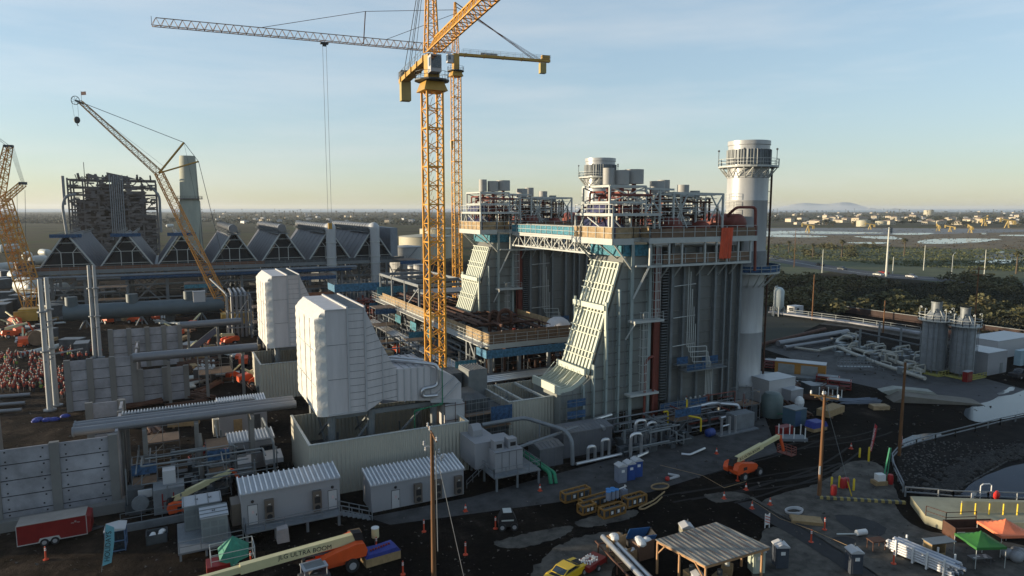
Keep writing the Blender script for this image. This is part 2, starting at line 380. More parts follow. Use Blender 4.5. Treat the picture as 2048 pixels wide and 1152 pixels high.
bankm = mat('river_bank', (0.010, 0.010, 0.011), 0.95, 0, 0, 0.5, col2=(0.030, 0.028, 0.026), bump=0.8, bscale=2.5, spec=0.05)
brushg = mat('brush_soil', (0.010, 0.013, 0.008), 0.95, 0, 0, 0.08, col2=(0.025, 0.028, 0.014))
mudm = mat('mud_flat', (0.15, 0.135, 0.12), 0.6, 0, 0, 0.02, col2=(0.24, 0.22, 0.2))
def px(*uv): return [at(u, v) for u, v in uv]
flat('sea', px((-9000, 424.6), (11000, 424.6), (11000, 417.25), (-9000, 417.25)), 0.4, seam)
# wetland right
flat('marsh', blob(px((1450, 520), (1450, 458), (1800, 456), (2300, 458), (2300, 505), (1900, 500), (1700, 490)), .004), 0.05, marshb)
flat('meadow', blob(px((1500, 556), (1500, 490), (1800, 497), (2250, 505), (2300, 560), (1900, 566), (1700, 540)), .004, seed=3), 0.07, grassm)
k = 0
for pts in [[(1450, 461), (1540, 463), (1640, 463), (1680, 465), (1560, 468), (1450, 468)],
            [(1450, 470), (1560, 469), (1655, 473), (1600, 475), (1450, 472)],
            [(1560, 462), (1700, 464), (1770, 466), (1700, 468), (1600, 467)],
            [(1710, 473), (1780, 473), (1800, 479), (1740, 477)],
            [(1785, 467), (1860, 466), (1855, 469), (1800, 470)],
            [(1838, 486), (1868, 478), (1995, 478), (1985, 482), (1935, 486), (1880, 488)],
            [(1700, 485), (1770, 485), (1760, 488), (1705, 487)],
            [(1960, 466), (1975, 467), (1968, 469)], [(2010, 470), (2120, 470), (2120, 473), (2010, 472)],
            [(1940, 524), (2010, 519), (2120, 516), (2120, 522), (2010, 527)], [(1980, 504), (2008, 504), (2000, 506)]]:
    flat('marsh_pond', blob(px(*pts), .03, seed=k), 0.20 + k * .004, watp); k += 1
flat('mud_bank', blob(px((1950, 512), (2060, 505), (2200, 508), (2200, 516), (2010, 519)), .01, seed=5), 0.10, mudm)
flat('mud_bank', blob(px((1450, 458), (1700, 456), (2100, 460), (2000, 465), (1750, 470), (1500, 467)), .012, seed=15), 0.09, mudm)
flat('brushland', blob(px((1480, 700), (1480, 560), (1700, 575), (2048, 580), (2400, 590), (2400, 720), (2048, 655), (1750, 605)), .004, seed=4), 0.08, brushg)
# coastal road curve
def ribbon(name, pts, w, z, m, h=None):
    pts = [Vector(p) for p in pts]; a = []; b = []
    for i, p in enumerate(pts):
        d = (pts[min(i + 1, len(pts) - 1)] - pts[max(i - 1, 0)]).normalized(); n = Vector((-d.y, d.x)) * w / 2
        a.append(p + n); b.append(p - n)
    me = M(); n = len(pts); me.add([(q.x, q.y, z) for q in a] + [(q.x, q.y, z) for q in b], [(i, i + 1, n + i + 1, n + i) for i in range(n - 1)])
    o = me.build(name, m); 
    if o.data.polygons[0].normal.z < 0: o.data.flip_normals()
    return S(o)
roadp = [at(u, v) for u, v in ((1480, 505), (1560, 519), (1640, 534), (1720, 546), (1800, 554), (1880, 559), (1960, 565), (2060, 572), (2300, 590))]
ribbon('coast_road', roadp, 22, 0.12, asph)
ribbon('road_line', roadp, 0.5, 0.14, pvcw)
# site slabs
flat('concrete_pad', px((735, 1035), (940, 995), (1530, 835), (1555, 905), (1300, 985), (1130, 1003), (780, 1050)), 0.03, padm)
flat('slab_patch', blob(px((990, 1085), (1080, 1062), (1145, 1053), (1120, 1075), (1030, 1097)), .03, 14, seed=8), 0.034, padl)
flat('slab_patch', blob(px((1150, 1045), (1200, 1030), (1270, 1020), (1265, 1035), (1180, 1055)), .03, 14, seed=9), 0.038, padl)
flat('slab_patch', blob(px((1060, 1160), (1130, 1085), (1240, 1065), (1230, 1120), (1190, 1200)), .03, 14, seed=10), 0.042, padl)
flat('slab_patch', blob(px((1500, 1160), (1530, 1060), (1600, 1070), (1700, 1120), (1760, 1200), (1500, 1220)), .02, 14, seed=11), 0.046, padl)
flat('slab_patch', blob(px((1410, 990), (1470, 985), (1500, 995), (1440, 1006)), .04, 14, seed=13), 0.05, padl)
flat('access_slab', blob(px((1520, 1010), (1640, 965), (1700, 925), (1760, 930), (1800, 1000), (1790, 1010), (1850, 1060), (2100, 1110), (2150, 1300), (1800, 1200), (1640, 1080)), .012, 14, seed=12), 0.034, padl)
flat('drain_pit', blob(px((1670, 1032), (1720, 1035), (1770, 1055), (1760, 1072), (1700, 1060)), .03, seed=21), 0.06, dark)
flat('drain_pit', blob(px((1664, 1078), (1690, 1074), (1712, 1083), (1690, 1092)), .03, seed=22), 0.064, dark)
tr = [at(u, v) for u, v in ((1490, 1005), (1540, 1035), (1600, 1068), (1680, 1118), (1800, 1200))]
ribbon('drainage_trench', tr, 2.2, 0.07, dark)
ribbon('trench_kerb', [Vector(p) + Vector((1.5, .6)) for p in tr], 0.5, 0.15, padl)
# right hand utility area
flat('utility_yard', px((1530, 645), (1760, 700), (2200, 820), (2150, 850), (1900, 790), (1700, 765), (1570, 712), (1500, 690)), 0.03, padm)
flat('service_road', px((1535, 715), (1640, 735), (1830, 772), (1990, 770), (2200, 800), (2200, 835), (1880, 805), (1700, 765), (1560, 730)), 0.05, asph)
flat('rail_bed', px((1480, 618), (1700, 640), (2048, 690), (2300, 730), (2300, 760), (2048, 716), (1700, 655), (1480, 632)), 0.055, padl)
flat('storm_pond', blob(px((1928, 822), (1985, 800), (2100, 770), (2200, 790), (2150, 830), (2048, 832), (1958, 845)), .02, seed=31), 0.06, watm)
flat('storm_puddle', blob(px((1800, 885), (1832, 870), (1880, 868), (1870, 880), (1810, 895)), .03, seed=32), 0.064, watm)
flat('storm_puddle', blob(px((1995, 787), (2025, 774), (2028, 780), (2005, 789)), .03, seed=33), 0.068, watm)
# river bank falling to the canal (the ground sheet stays under it)
bk = px((1790, 900), (1850, 880), (2048, 830), (2300, 780), (2500, 860), (2300, 1010), (2048, 1010), (1850, 1000), (1800, 960))
flat('river_bank', bk, 0.08, bankm)
flat('canal_water', blob(px((1928, 985), (1948, 965), (1990, 945), (2048, 928), (2300, 870), (2500, 950), (2200, 1000), (2048, 1000), (1930, 992)), .01, seed=35), 0.12, watb)
# far hills across the bay
hm = M(); H0 = 21000
def hill(u0, u1, peaks, dist, hmax, seed):
    rnd = random.Random(seed); top = []; n = 60; m_ = M()
    pts = []
    for i in range(n + 1):
        t = i / n; hgt = sum(p[2] * math.exp(-((t - p[0]) / p[1]) ** 2) for p in peaks) * hmax + rnd.uniform(0, .03) * hmax
        hgt *= min(1, t * 8, (1 - t) * 8)
        a = atd(u0 + (u1 - u0) * t, 417, dist); pts.append((a.x, a.y, max(1, hgt)))
    vs = []; 
    for (x, y, z) in pts:
        d = Vector((x, y)).normalized()
        vs += [(x, y, -5), (x + d.x * 1200, y + d.y * 1200, z), (x + d.x * 3500, y + d.y * 3500, -5)]
    fs = []
    for i in range(n):
        fs += [(i*3, (i+1)*3, (i+1)*3+1, i*3+1), (i*3+1, (i+1)*3+1, (i+1)*3+2, i*3+2)]
    m_.add(vs, fs); return m_
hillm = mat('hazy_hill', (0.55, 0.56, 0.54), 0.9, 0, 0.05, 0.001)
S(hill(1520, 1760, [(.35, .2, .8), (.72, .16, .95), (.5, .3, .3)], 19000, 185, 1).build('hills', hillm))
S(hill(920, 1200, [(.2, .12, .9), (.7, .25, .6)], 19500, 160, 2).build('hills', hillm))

rnd = random.Random(41); m = M()
for _ in range(2600):
    u = rnd.uniform(-20, 2060); v = rnd.uniform(640, 1150); x, y = at(u, v); r_ = rnd.uniform(.05, .22) * (1 + (1150 - v) / 300)
    q = [(x + rnd.uniform(-1, 1) * r_, y + rnd.uniform(-1, 1) * r_, .005), (x + r_, y, .005), (x + r_ * .3, y + r_, .005), (x, y, r_ * rnd.uniform(.3, .8))]; m.add(q, [(0, 1, 3), (1, 2, 3), (2, 0, 3), (0, 2, 1)])
o = m.build('rubble', mat('rubble_grey', (.03, .028, .026), .9, 0, 0, 2.0, col2=(.22, .2, .18))); tag(o, 'small stones and scraps scattered over the yard', 'rubble'); S(o, True)
rut = mat('tyre_rut', (.006, .0055, .005), .9, 0, .3, 1.0)
for i in range(16):
    u0 = rnd.uniform(950, 1500); v0 = rnd.uniform(900, 1010); a0 = rnd.uniform(-.5, .5); x, y = at(u0, v0); pts = []
    for k_ in range(14): pts.append((x, y)); a0 += rnd.uniform(-.12, .12); x += 2.2 * math.cos(a0 + .1); y += 2.2 * math.sin(a0 + .1)
    ribbon('tyre_rut', pts, .32, .012 + i * .001, rut); ribbon('tyre_rut', [(a, b + 1.9) for a, b in pts], .32, .0125 + i * .001, rut)

# rocks along the canal edge and rough bank stones
m = M(); rnd = random.Random(52)
edge = [(1915, 992), (1925, 975), (1948, 955), (1990, 935), (2060, 915), (2200, 880)]
for _ in range(1500):
    i = rnd.randint(0, 4); t_ = rnd.random(); u = edge[i][0] + (edge[i+1][0] - edge[i][0]) * t_ - abs(rnd.gauss(0, 26)); v = edge[i][1] + (edge[i+1][1] - edge[i][1]) * t_ - rnd.uniform(0, 22); x, y = at(u, v); r_ = rnd.uniform(.15, .6)
    m.ball((x, y, r_ * .3), r_, 5, 3, (1, rnd.uniform(.6, 1), rnd.uniform(.5, .9)))
o = m.build('bank_rocks', mat('rock_dark', (.010, .010, .010), .9, 0, 0, 1.0, col2=(.05, .048, .046))); tag(o, 'dark rocks lining the canal edge', 'rocks'); S(o, True)
m = M()
for _ in range(900):
    u = rnd.uniform(1800, 2060); v = rnd.uniform(885, 990); v = min(v, 986 - max(0, u - 1905) * .57); x, y = at(u, v); r_ = rnd.uniform(.05, .2); m.ball((x, y, .1), r_, 5, 3, (1, .8, .6))
o = m.build('bank_stones', mat('stone_pale', (.03, .03, .03), .9, 0, 0, 1.0, col2=(.16, .155, .15))); tag(o, 'pale stones scattered over the river bank', 'stones'); S(o, True)
# ================================================================ HEAT RECOVERY BOILER (train 1, copied for train 2)
class MS(M):      # a builder whose pieces each become a part of their own
    def __init__(s): super().__init__(); s.cuts = []
    def mark(s): s.cuts.append((len(s.v), len(s.f)))
    def build(s, name, m, parent=None, smooth=False, label=None):
        cuts = s.cuts + [(len(s.v), len(s.f))]; out = None
        for i in range(len(cuts) - 1):
            (va, fa), (vb, fb) = cuts[i], (cuts[i + 1] if i < 95 else cuts[-1])
            if vb == va: continue
            p = M(); p.v = s.v[va:vb]; p.f = [tuple(k - va for k in f) for f in s.f[fa:fb]]; out = p.build(name, m, parent, smooth)
            if i >= 95: out['kind'] = 'stuff'; break
        return out
def pipes(seed, n, x0, x1, y0, y1, z0, z1, r0=.06, r1=.25, turns=4, vert=.45):
    rnd = random.Random(seed); m = MS()
    for _ in range(n):
        m.mark(); p = Vector((rnd.uniform(x0, x1), rnd.uniform(y0, y1), rnd.uniform(z0, z1))); pts = [p]; r = rnd.uniform(r0, r1)
        for _ in range(rnd.randint(1, turns)):
            q = pts[-1].copy(); ax = 2 if rnd.random() < vert else rnd.choice((0, 1))
            lo, hi = ((x0, x1), (y0, y1), (z0, z1))[ax]; q[ax] = rnd.uniform(lo, hi)
            if (q - pts[-1]).length > r * 3: pts.append(q)
        if len(pts) > 1: m.tube(pts, r, 6, bend=r * 2.2)
    return m
def clutter(seed, n, x0, x1, y0, y1, z0, smin=.3, smax=1.4, hmax=1.6):
    rnd = random.Random(seed); m = MS()
    for _ in range(n):
        m.mark(); x = rnd.uniform(x0, x1); y = rnd.uniform(y0, y1); a = rnd.uniform(smin, smax) / 2; b = rnd.uniform(smin, smax) / 2; h = rnd.uniform(.2, hmax)
        if rnd.random() < .3: m.cyl(x, y, z0, z0 + h, a, 10)
        else: m.box(x - a, y - b, z0, x + a, y + b, z0 + h)
    return m
def boiler():
    t = T('heat_recovery_boiler', 'tall grey-green heat recovery boiler with sunlit slatted front, nearest of the two', 'boiler', (70, 87.5, 0), world=True, group='heat recovery boilers')
    Y0, Y1 = 82.2, 90.2
    c = M()
    c.prism([(49.8, 0), (60, 0), (60, 3.2), (65.4, 3.2), (65.4, 28), (61.3, 28), (60.9, 26.7), (55.0, 8.9), (53.7, 8.0), (51.8, 7.4), (49.8, 7.2)], Y0, Y1)
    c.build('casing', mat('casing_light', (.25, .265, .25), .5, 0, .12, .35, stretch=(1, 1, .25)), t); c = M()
    c.prism([(69.4, 3.2), (84.2, 3.2), (84.2, 28), (69.4, 28)], Y0, Y1)
    c.prism([(65.4, 3.2), (69.4, 3.2), (69.4, 28), (65.4, 28)], Y0 + 2.2, Y1)
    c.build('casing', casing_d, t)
    st = M()   # horizontal stiffeners
    for i in range(15):
        z = 1.2 + i * 1.85
        x0 = 49.9 if z < 7 else 55.2 + (z - 8.9) * .345
        st.box(max(x0, 49.9), Y0 - .14, z, 65.3, Y0, z + .14)
        if z > 3.3:
            for a, b in ((69.6, 71.6), (72.2, 74.8), (75.4, 78.2), (78.8, 80.2), (80.8, 83.4)):
                st.box(a, Y0 - .16, z + .3 * (int(a) % 3), b, Y0, z + .14 + .3 * (int(a) % 3))
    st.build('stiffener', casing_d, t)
    for x, wd, z1 in ((53.4, .3, 8.2), (55.2, .22, 11), (57.4, .35, 16), (59.6, .3, 22), (61.8, .55, 28.9), (65.2, .5, 28.9), (69.5, .5, 28.9), (71.9, .4, 28), (75.0, .45, 28), (78.4, .45, 28), (80.5, .3, 28), (81.9, .3, 28), (83.9, .45, 28.9)):
        cm = M().box(x - wd / 2, Y0 - .75, 0, x + wd / 2, Y0 - .68, z1).box(x - .05, Y0 - .7, 0, x + .05, Y0, z1).box(x - wd / 2, Y0 - .06, 0, x + wd / 2, Y0 - .002, z1)
        cm.build('column', steelg if x > 66 else casing, t)
    # slatted sunlit inlet face
    a = Vector((55.0, 0, 8.9)); b = Vector((60.9, 0, 26.7)); d = (b - a).normalized(); nrm = Vector((-d.z, 0, d.x)); LN = (b - a).length
    base = M(); base.prism([(a.x + nrm.x * .02, a.z + nrm.z * .02), (b.x + nrm.x * .02, b.z + nrm.z * .02), (b.x + nrm.x * .1, b.z + nrm.z * .1), (a.x + nrm.x * .1, a.z + nrm.z * .1)], Y0 + .1, Y1 - .1)
    base.build('inlet_skin', casing_d, t)  # shade in the gaps between slats put into a darker skin colour
    sl = M(); cb = M(); s = 0.2; k = 0
    bays = [2.55, 0.95] * 6
    for ln in bays:
        if s + ln > LN: break
        for j in range(9):
            y = Y0 + .4 + j * (Y1 - Y0 - .8) / 8
            wv = .47 if ln > 1.5 else .38
            p = a + d * (s + .08) + nrm * .62; q = a + d * (s + ln - .08) + nrm * .62
            sl.add([(p.x, y - wv/2, p.z), (p.x, y + wv/2, p.z), (q.x, y + wv/2, q.z), (q.x, y - wv/2, q.z),
                    (p.x + .3*d.z, y - wv/2, p.z - .3*d.x), (p.x + .3*d.z, y + wv/2, p.z - .3*d.x), (q.x + .3*d.z, y + wv/2, q.z - .3*d.x), (q.x + .3*d.z, y - wv/2, q.z - .3*d.x)],
                   [(0,1,2,3), (7,6,5,4), (0,4,5,1), (1,5,6,2), (2,6,7,3), (3,7,4,0)])
        s += ln
        p = a + d * s + nrm * .70; cb.beam((p.x, Y0 - .1 + (.25 if k % 2 else 0), p.z), (p.x, Y1 + .1, p.z), .16, .16); k += 1
    sl.build('slat', slatm, t); cb.build('cross_bar', slatm, t)
    fr = M(); fr.beam((57.4, Y0 - .3, 8.5), (57.4, Y0 - .3, 20.2), .45, .3); fr.beam((57.4, Y1 + .3, 8.5), (57.4, Y1 + .3, 20.2), .45, .3)
    fr.beam((57.2, Y0 - .3, 19.3), (57.2, Y1 + .3, 19.3), .45, .8)
    fr.beam((54.0, Y0, 9.9), (54.0, Y1, 9.9), .3, .9); fr.build('portal_frame', slatm, t)
    fl = M()
    for j in range(10):
        y = Y0 + .1 + j * (Y1 - Y0 - .2) / 9
        fl.prism([(49.8, 7.2), (51.8, 7.4), (53.2, 8.0), (54.3, 8.9), (53.8, 9.5), (52.7, 8.6), (51.5, 7.95), (49.8, 7.7)], y - .05, y + .05)
        if j % 2: fl.beam((51.0, y, 7.6), (53.7, y + .4, 9.9), .08)
    fl.box(49.5, Y0, 7.0, 49.9, Y1, 8.2); fl.build('flare_rib', slatm, t)
    nt = M(); nt.box(60.0, Y0 - .2, 26.9, 60.25, Y1, 28.9).box(60.3, Y0 - .35, 26.9, 65, Y0 - .25, 28.6); nt.build('debris_net', tealn, t)
    bl = M()
    for z in (.2, 1.9, 3.7, 5.4): bl.box(50.1, Y0 - 1.5, z, 53.2, Y0 - 1.42, z + 1.1)
    bl.build('scaffold_net', bluen, t)
    sc2 = M()
    for x in (50, 51.6, 53.3): 
        for y in (Y0 - 1.5, Y0 - .4): sc2.beam((x, y, 0), (x, y, 7.5), .07)
    for z in range(0, 8, 2): sc2.beam((50, Y0 - 1.5, z + .1), (53.3, Y0 - 1.5, z + .1), .07)
    for x in (58.2, 60.5):
        for i in range(9): sc2.beam((x, Y0 - .9, i * 2.2), (x, Y0 - .9, i * 2.2 + 2.1), .06)
    for i in range(9): sc2.beam((57.2, Y0 - .9, 1 + i * 2.1), (61.4, Y0 - .9, 1 + i * 2.1), .05)
    sc2.build('scaffold', steelg, t)
    # recess: red downcomers, tube rungs
    rr = M(); rr.box(66.9, Y0 + .1, 1.5, 67.9, Y0 + .9, 28).tube([(63.7, 80.4, 1), (63.7, 80.4, 11), (65.3, 80.4, 11.8), (65.3, 80.4, 1)], .2, 8, bend=.8); rr.tube([(66.0, 81.4, 6), (66.0, 81.4, 28)], .1, 6)
    rr.build('downcomer', redp, t)
    ru = M()
    for i in range(54): ru.box(67.9, Y0 - .4, 4 + i * .44, 69.1, Y0 + .1, 4.12 + i * .44)
    ru.build('tube_fin', steelg, t)
    # caged ladders
    la = M()
    for (x, z0, z1) in ((63.2, 6.5, 18.5), (65.4, 17.5, 28.5)):
        for dx in (-.45, -.15, .15, .45): la.beam((x + dx, 79.9, z0), (x + dx, 79.9, z1), .06)
        for dx in (-.3, .3): la.beam((x + dx, 80.7, z0), (x + dx, 80.7, z1), .06)
        n = int((z1 - z0) / 1.3)
        for i in range(n + 1):
            z = z0 + i * (z1 - z0) / n; la.beam((x - .5, 79.9, z), (x + .5, 79.9, z), .07); la.beam((x - .5, 79.9, z), (x - .5, 80.8, z), .07); la.beam((x + .5, 79.9, z), (x + .5, 80.8, z), .07)
    la.build('caged_ladder', steelw, t)
    pl = M(); pl.box(61.0, 79.6, 17.0, 66.5, 81.4, 17.35).box(60.6, 79.8, 5.8, 66, 81.4, 6.1); pl.beam((61.2, 79.8, 17), (60.6, 81.3, 14.4), .2); pl.rail([(64, 79.7, 17.35), (66.4, 79.7, 17.35)], 1.1, 1.2)
    pl.build('ladder_platform', steelw, t)
    # small bore pipes on the side
    sp = M()
    for i in range(5):
        x = 72.3 + i * .42; z = 12.2 - i * .85
        sp.tube([(x, 81.0, 27 - i * 2.8), (x, 81.0, z), (x + 3.6 - i * .1, 80.4, z), (x + 3.6 - i * .1, 80.4, 4.2)], .075, 6, bend=.3)
        sp.tube([(71.4 + i * .95, 79.8, 2.8), (71.4 + i * .95, 79.8, 4.4)], .16, 8)
    for z in (22, 17, 12.5): sp.tube([(69.6, 81.2, z), (74, 81.2, z + .2)], .08, 6)
    sp.build('drain_pipe', steelw, t)
    al = M(); al.tube([(70.8, 79.5, 2.7), (76.5, 79.5, 3.0), (80.5, 77.6, 2.6), (80.2, 76.9, 1.3), (75, 76, 1.6)], .28, 8, bend=.6)
    al.build('steam_pipe', alum, t, smooth=True)
    gp = M(); gp.box(71.0, 79.3, 8.6, 79.4, 81.2, 8.75).box(67.8, 79.4, 3.0, 75.5, 81.2, 3.15).box(69.8, 80.2, 9.6, 72, 81.2, 9.75); gp.rail([(71, 79.4, 8.7), (79.4, 79.4, 8.7)], 1.1, 1.6).rail([(66, 79.4, 3.1), (75.5, 79.4, 3.1)], 1.1, 1.6)
    gp.build('side_platform', steelg, t)
    gn = M(); gn.box(71.1, 79.5, 8.8, 75, 79.56, 9.7).box(75.6, 81, 9, 79, 81.06, 10.3).box(66, 79.5, 3.2, 75.4, 79.56, 4.2).box(69.8, 80.3, 9.8, 72, 80.36, 10.9); gn.build('platform_net', bluen, t)
    # main deck
    dk = M(); dk.box(57.0, 80.0, 29.0, 60.6, 90.8, 29.6); dk.box(60.6, 82.0, 29.0, 63.6, 90.8, 29.6); dk.box(63.6, 80.0, 29.0, 85.4, 90.8, 29.6)
    dk.box(56.9, 79.9, 28.75, 60.7, 80.05, 29.65); dk.box(56.85, 79.9, 28.75, 57.0, 90.9, 29.65); dk.box(63.5, 79.85, 28.8, 85.5, 79.98, 29.62)
    dk.build('deck', steelw, t)
    pw = M(); pw.box(57.0, 80.3, 29.66, 57.06, 90.4, 31.35).box(60.7, 82.2, 29.66, 63.4, 82.26, 31.3).box(57.6, 80.1, 29.66, 60.5, 80.16, 31.3)
    pw.box(63.66, 80.2, 29.66, 63.72, 82.2, 31.4); pw.build('plywood_screen', ply, t)
    pw = M(); pw.box(64.0, 80.1, 29.64, 85.2, 80.16, 31.0).box(66.5, 80.2, 25.7, 84.2, 80.26, 27.2); pw.build('plywood_screen', plyd, t, label='long plywood screen, brown for shade, along the side rail')  # same plywood as the tan screens, its shade put into the colour
    rl = M(); rl.rail([(56.9, 90.7, 29.6), (56.9, 79.95, 29.6), (60.6, 79.95, 29.6), (63.5, 79.9, 29.6), (85.4, 79.9, 29.6), (85.4, 90, 29.6)], 1.7, 2.1, .07)
    rl.rail([(63.8, 80.1, 25.6), (84.4, 80.1, 25.6)], 1.5, 2.1, .07); rl.build('railing', steelw, t)
    lp = M(); lp.box(63.8, 80.0, 25.2, 84.5, 82.1, 25.55)
    for x in (63.9, 67.5, 70, 74.6, 77.0, 79.2, 81.6, 84.3): lp.beam((x, 80.15, 25.4), (x, 80.15, 29), .28)
    for x in (67.5, 70, 74.6, 77.0, 79.2, 81.6): lp.beam((x, 80.2, 25.2), (x, 81.9, 23.4), .16)
    lp.build('lower_gallery', steelw, t)
    br = M(); br.beam((57.2, 80.1, 29), (61.6, 81.6, 25), .22).beam((63.8, 80.2, 25.3), (61.9, 81.4, 20.5), .28).beam((61.8, 80.8, 25.5), (66, 80.6, 25.3), .3, .3).beam((57.2, 90.4, 29), (60.2, 90.1, 26), .25)
    br.beam((57.3, 84, 28.8), (60.6, 84, 26.5), .2).beam((57.3, 90, 28.8), (60.6, 90, 26.5), .2); br.build('bracket', steelw, t)
    # upper platform and vent frames
    up = M(); up.box(57.2, 80.4, 32.9, 66.2, 90.4, 33.3); up.rail([(66, 80.4, 33.3), (57.2, 80.4, 33.3), (57.2, 90.4, 33.3)], 1.3, 1.5, .07); up.build('upper_platform', steelw, t)
    ps = M()
    for x, y in ((57.3, 80.5), (57.3, 90.4), (61.6, 82), (66, 82), (66, 89.8)): ps.beam((x, y, 29.6), (x, y, 32.9), .32)
    ps.beam((57.3, 80.5, 32.6), (60.6, 80.5, 29.7), .16).beam((57.3, 80.6, 29.9), (57.3, 87, 32.7), .16).beam((57.3, 90.1, 29.9), (57.3, 88, 32.7), .16)
    for x, y, z1 in ((58.2, 82.6, 37.3), (64.8, 82.6, 37.3), (58.2, 89.8, 37.3), (64.8, 89.8, 37.3), (70.2, 82.6, 36.6), (70.2, 89.8, 36.6), (80.4, 82.6, 36.4), (80.4, 89.8, 36.4), (67.5, 82.6, 36.6), (73.0, 84, 36.4), (76, 84, 36.4)):
        ps.beam((x, y, 29.6), (x, y, z1), .28)
    for z in (37.3, 34.9):
        ps.beams([(58.2, 82.6, z), (64.8, 82.6, z), (64.8, 89.8, z), (58.2, 89.8, z)], .26 if z > 37 else .2, .32, True)
    ps.beams([(64.8, 82.6, 37.0), (70.2, 82.6, 36.9)], .3, .3); ps.beams([(64.8, 89.8, 37.0), (70.2, 89.8, 36.9)], .3, .3)
    ps.beams([(70.2, 82.6, 36.4), (80.4, 82.6, 36.3), (80.4, 89.8, 36.3), (70.2, 89.8, 36.4)], .26, .32, True)
    for x0, x1, z0, z1 in ((58.2, 64.8, 34.9, 37.2), (77.8, 80.4, 32.4, 36.2), (70.2, 73, 31, 36.2), (64.8, 67.5, 33.5, 36.8)):
        for y in (82.6, 89.8): ps.beam((x0, y, z0), (x1, y, z1), .18); ps.beam((x1, y, z0), (x0, y, z1), .18)
    for y in (84.5, 86.5, 88.5): 
        for z, x0, x1 in ((37.2, 58.2, 64.8), (36.2, 70.2, 80.4)): ps.beam((x0, y, z), (x1, y, z), .24)
    for z in (33.5, 34.6, 35.6): ps.beam((64.8, 82.7, z), (70.2, 82.7, z), .12).beam((70.2, 84, z), (80.4, 84, z), .1)
    ps.rail([(58.2, 82.5, 35), (64.8, 82.5, 35)], 1.1, 1.1, .06).rail([(70.2, 82.5, 33), (80.4, 82.5, 33)], 1.1, 1.5, .06).rail([(66, 81, 31.6), (72, 81, 31.6)], 1.1, 1, .06)
    ps.build('vent_frame', steelw, t)
    for x, y, r, z0, z1 in ((60.3, 86, .85, 37.6, 40.1), (62.5, 85.6, 1.15, 37.6, 39.8), (65.1, 86, 1.5, 37.8, 40.0), (69.7, 86, 1.2, 36.4, 38.3), (72.6, 88, 1.0, 36.7, 38.6), (75.0, 86, .95, 36.3, 37.8), (77.5, 86, .8, 35.7, 36.9)):
        v = M().lathe(x, y, [(r, z0), (r, z1), (r * .94, z1), (r * .94, z1 - .3)], 24).build('silencer', ventm, t, smooth=True)
        M().tube([(x, y, 31), (x, y, z0)], min(.35, r * .35), 8).build('riser', redp, v)
    for x, r, z in ((70.6, 1.35, 31.3), (84.0, 1.55, 31.6), (76.5, 1.0, 31.0)):
        M().hcyl((x, 82.6, z), (x, 90.0, z), r, 20, dome=.9).build('steam_drum', redp, t, smooth=True)
    M().tube([(82.8, 84, 32.8), (82.8, 82, 34.2), (86.0, 81, 34.2), (86.0, 80.6, 23.8)], .24, 8, bend=.6).build('discharge_pipe', redp, t, smooth=True)
    pipes(11, 34, 58, 66, 82.5, 89.8, 29.8, 37, .06, .2).build('pipework', redp, t)
    pipes(12, 80, 58, 80, 82.5, 89.8, 29.8, 36.4, .05, .14).build('pipework', steelw, t)
    pipes(14, 40, 66, 80, 82.5, 89.8, 29.8, 36, .07, .22).build('pipework', rust, t)
    clutter(13, 40, 60, 84, 82.3, 89.8, 29.6).build('equipment', steeld, t)
    clutter(18, 26, 60, 84, 82.3, 89, 29.6, .2, .7, 1.4).build('equipment', steelw, t)
    cv = M().prism([(57.8, 29.7), (62.5, 29.7), (61, 31.6), (59.5, 32.4), (58.2, 31.2)], 83, 91).prism([(58, 33.4), (60.6, 33.4), (60, 34.7), (58.6, 34.6)], 84, 89)
    cv.build('tarpaulin', mat('tarp_navy', (0.06, 0.06, 0.14), 0.45, 0, .3, 1.5, bump=1.5, bscale=1.5), t)
    # underside services at ground level
    clutter(15, 45, 54, 84, 76.8, 81.6, 0.03, .4, 1.6, 2.4).build('pump_skid', steeld, t)
    pipes(16, 34, 55, 84, 76.5, 81.5, .4, 3.4, .08, .17, vert=.5).build('ground_pipework', cladg, t)
    pipes(17, 14, 66, 86, 76.5, 81.5, .4, 4.6, .06, .16, vert=.5).build('ground_pipework', redp, t)
    return t
b1 = boiler()
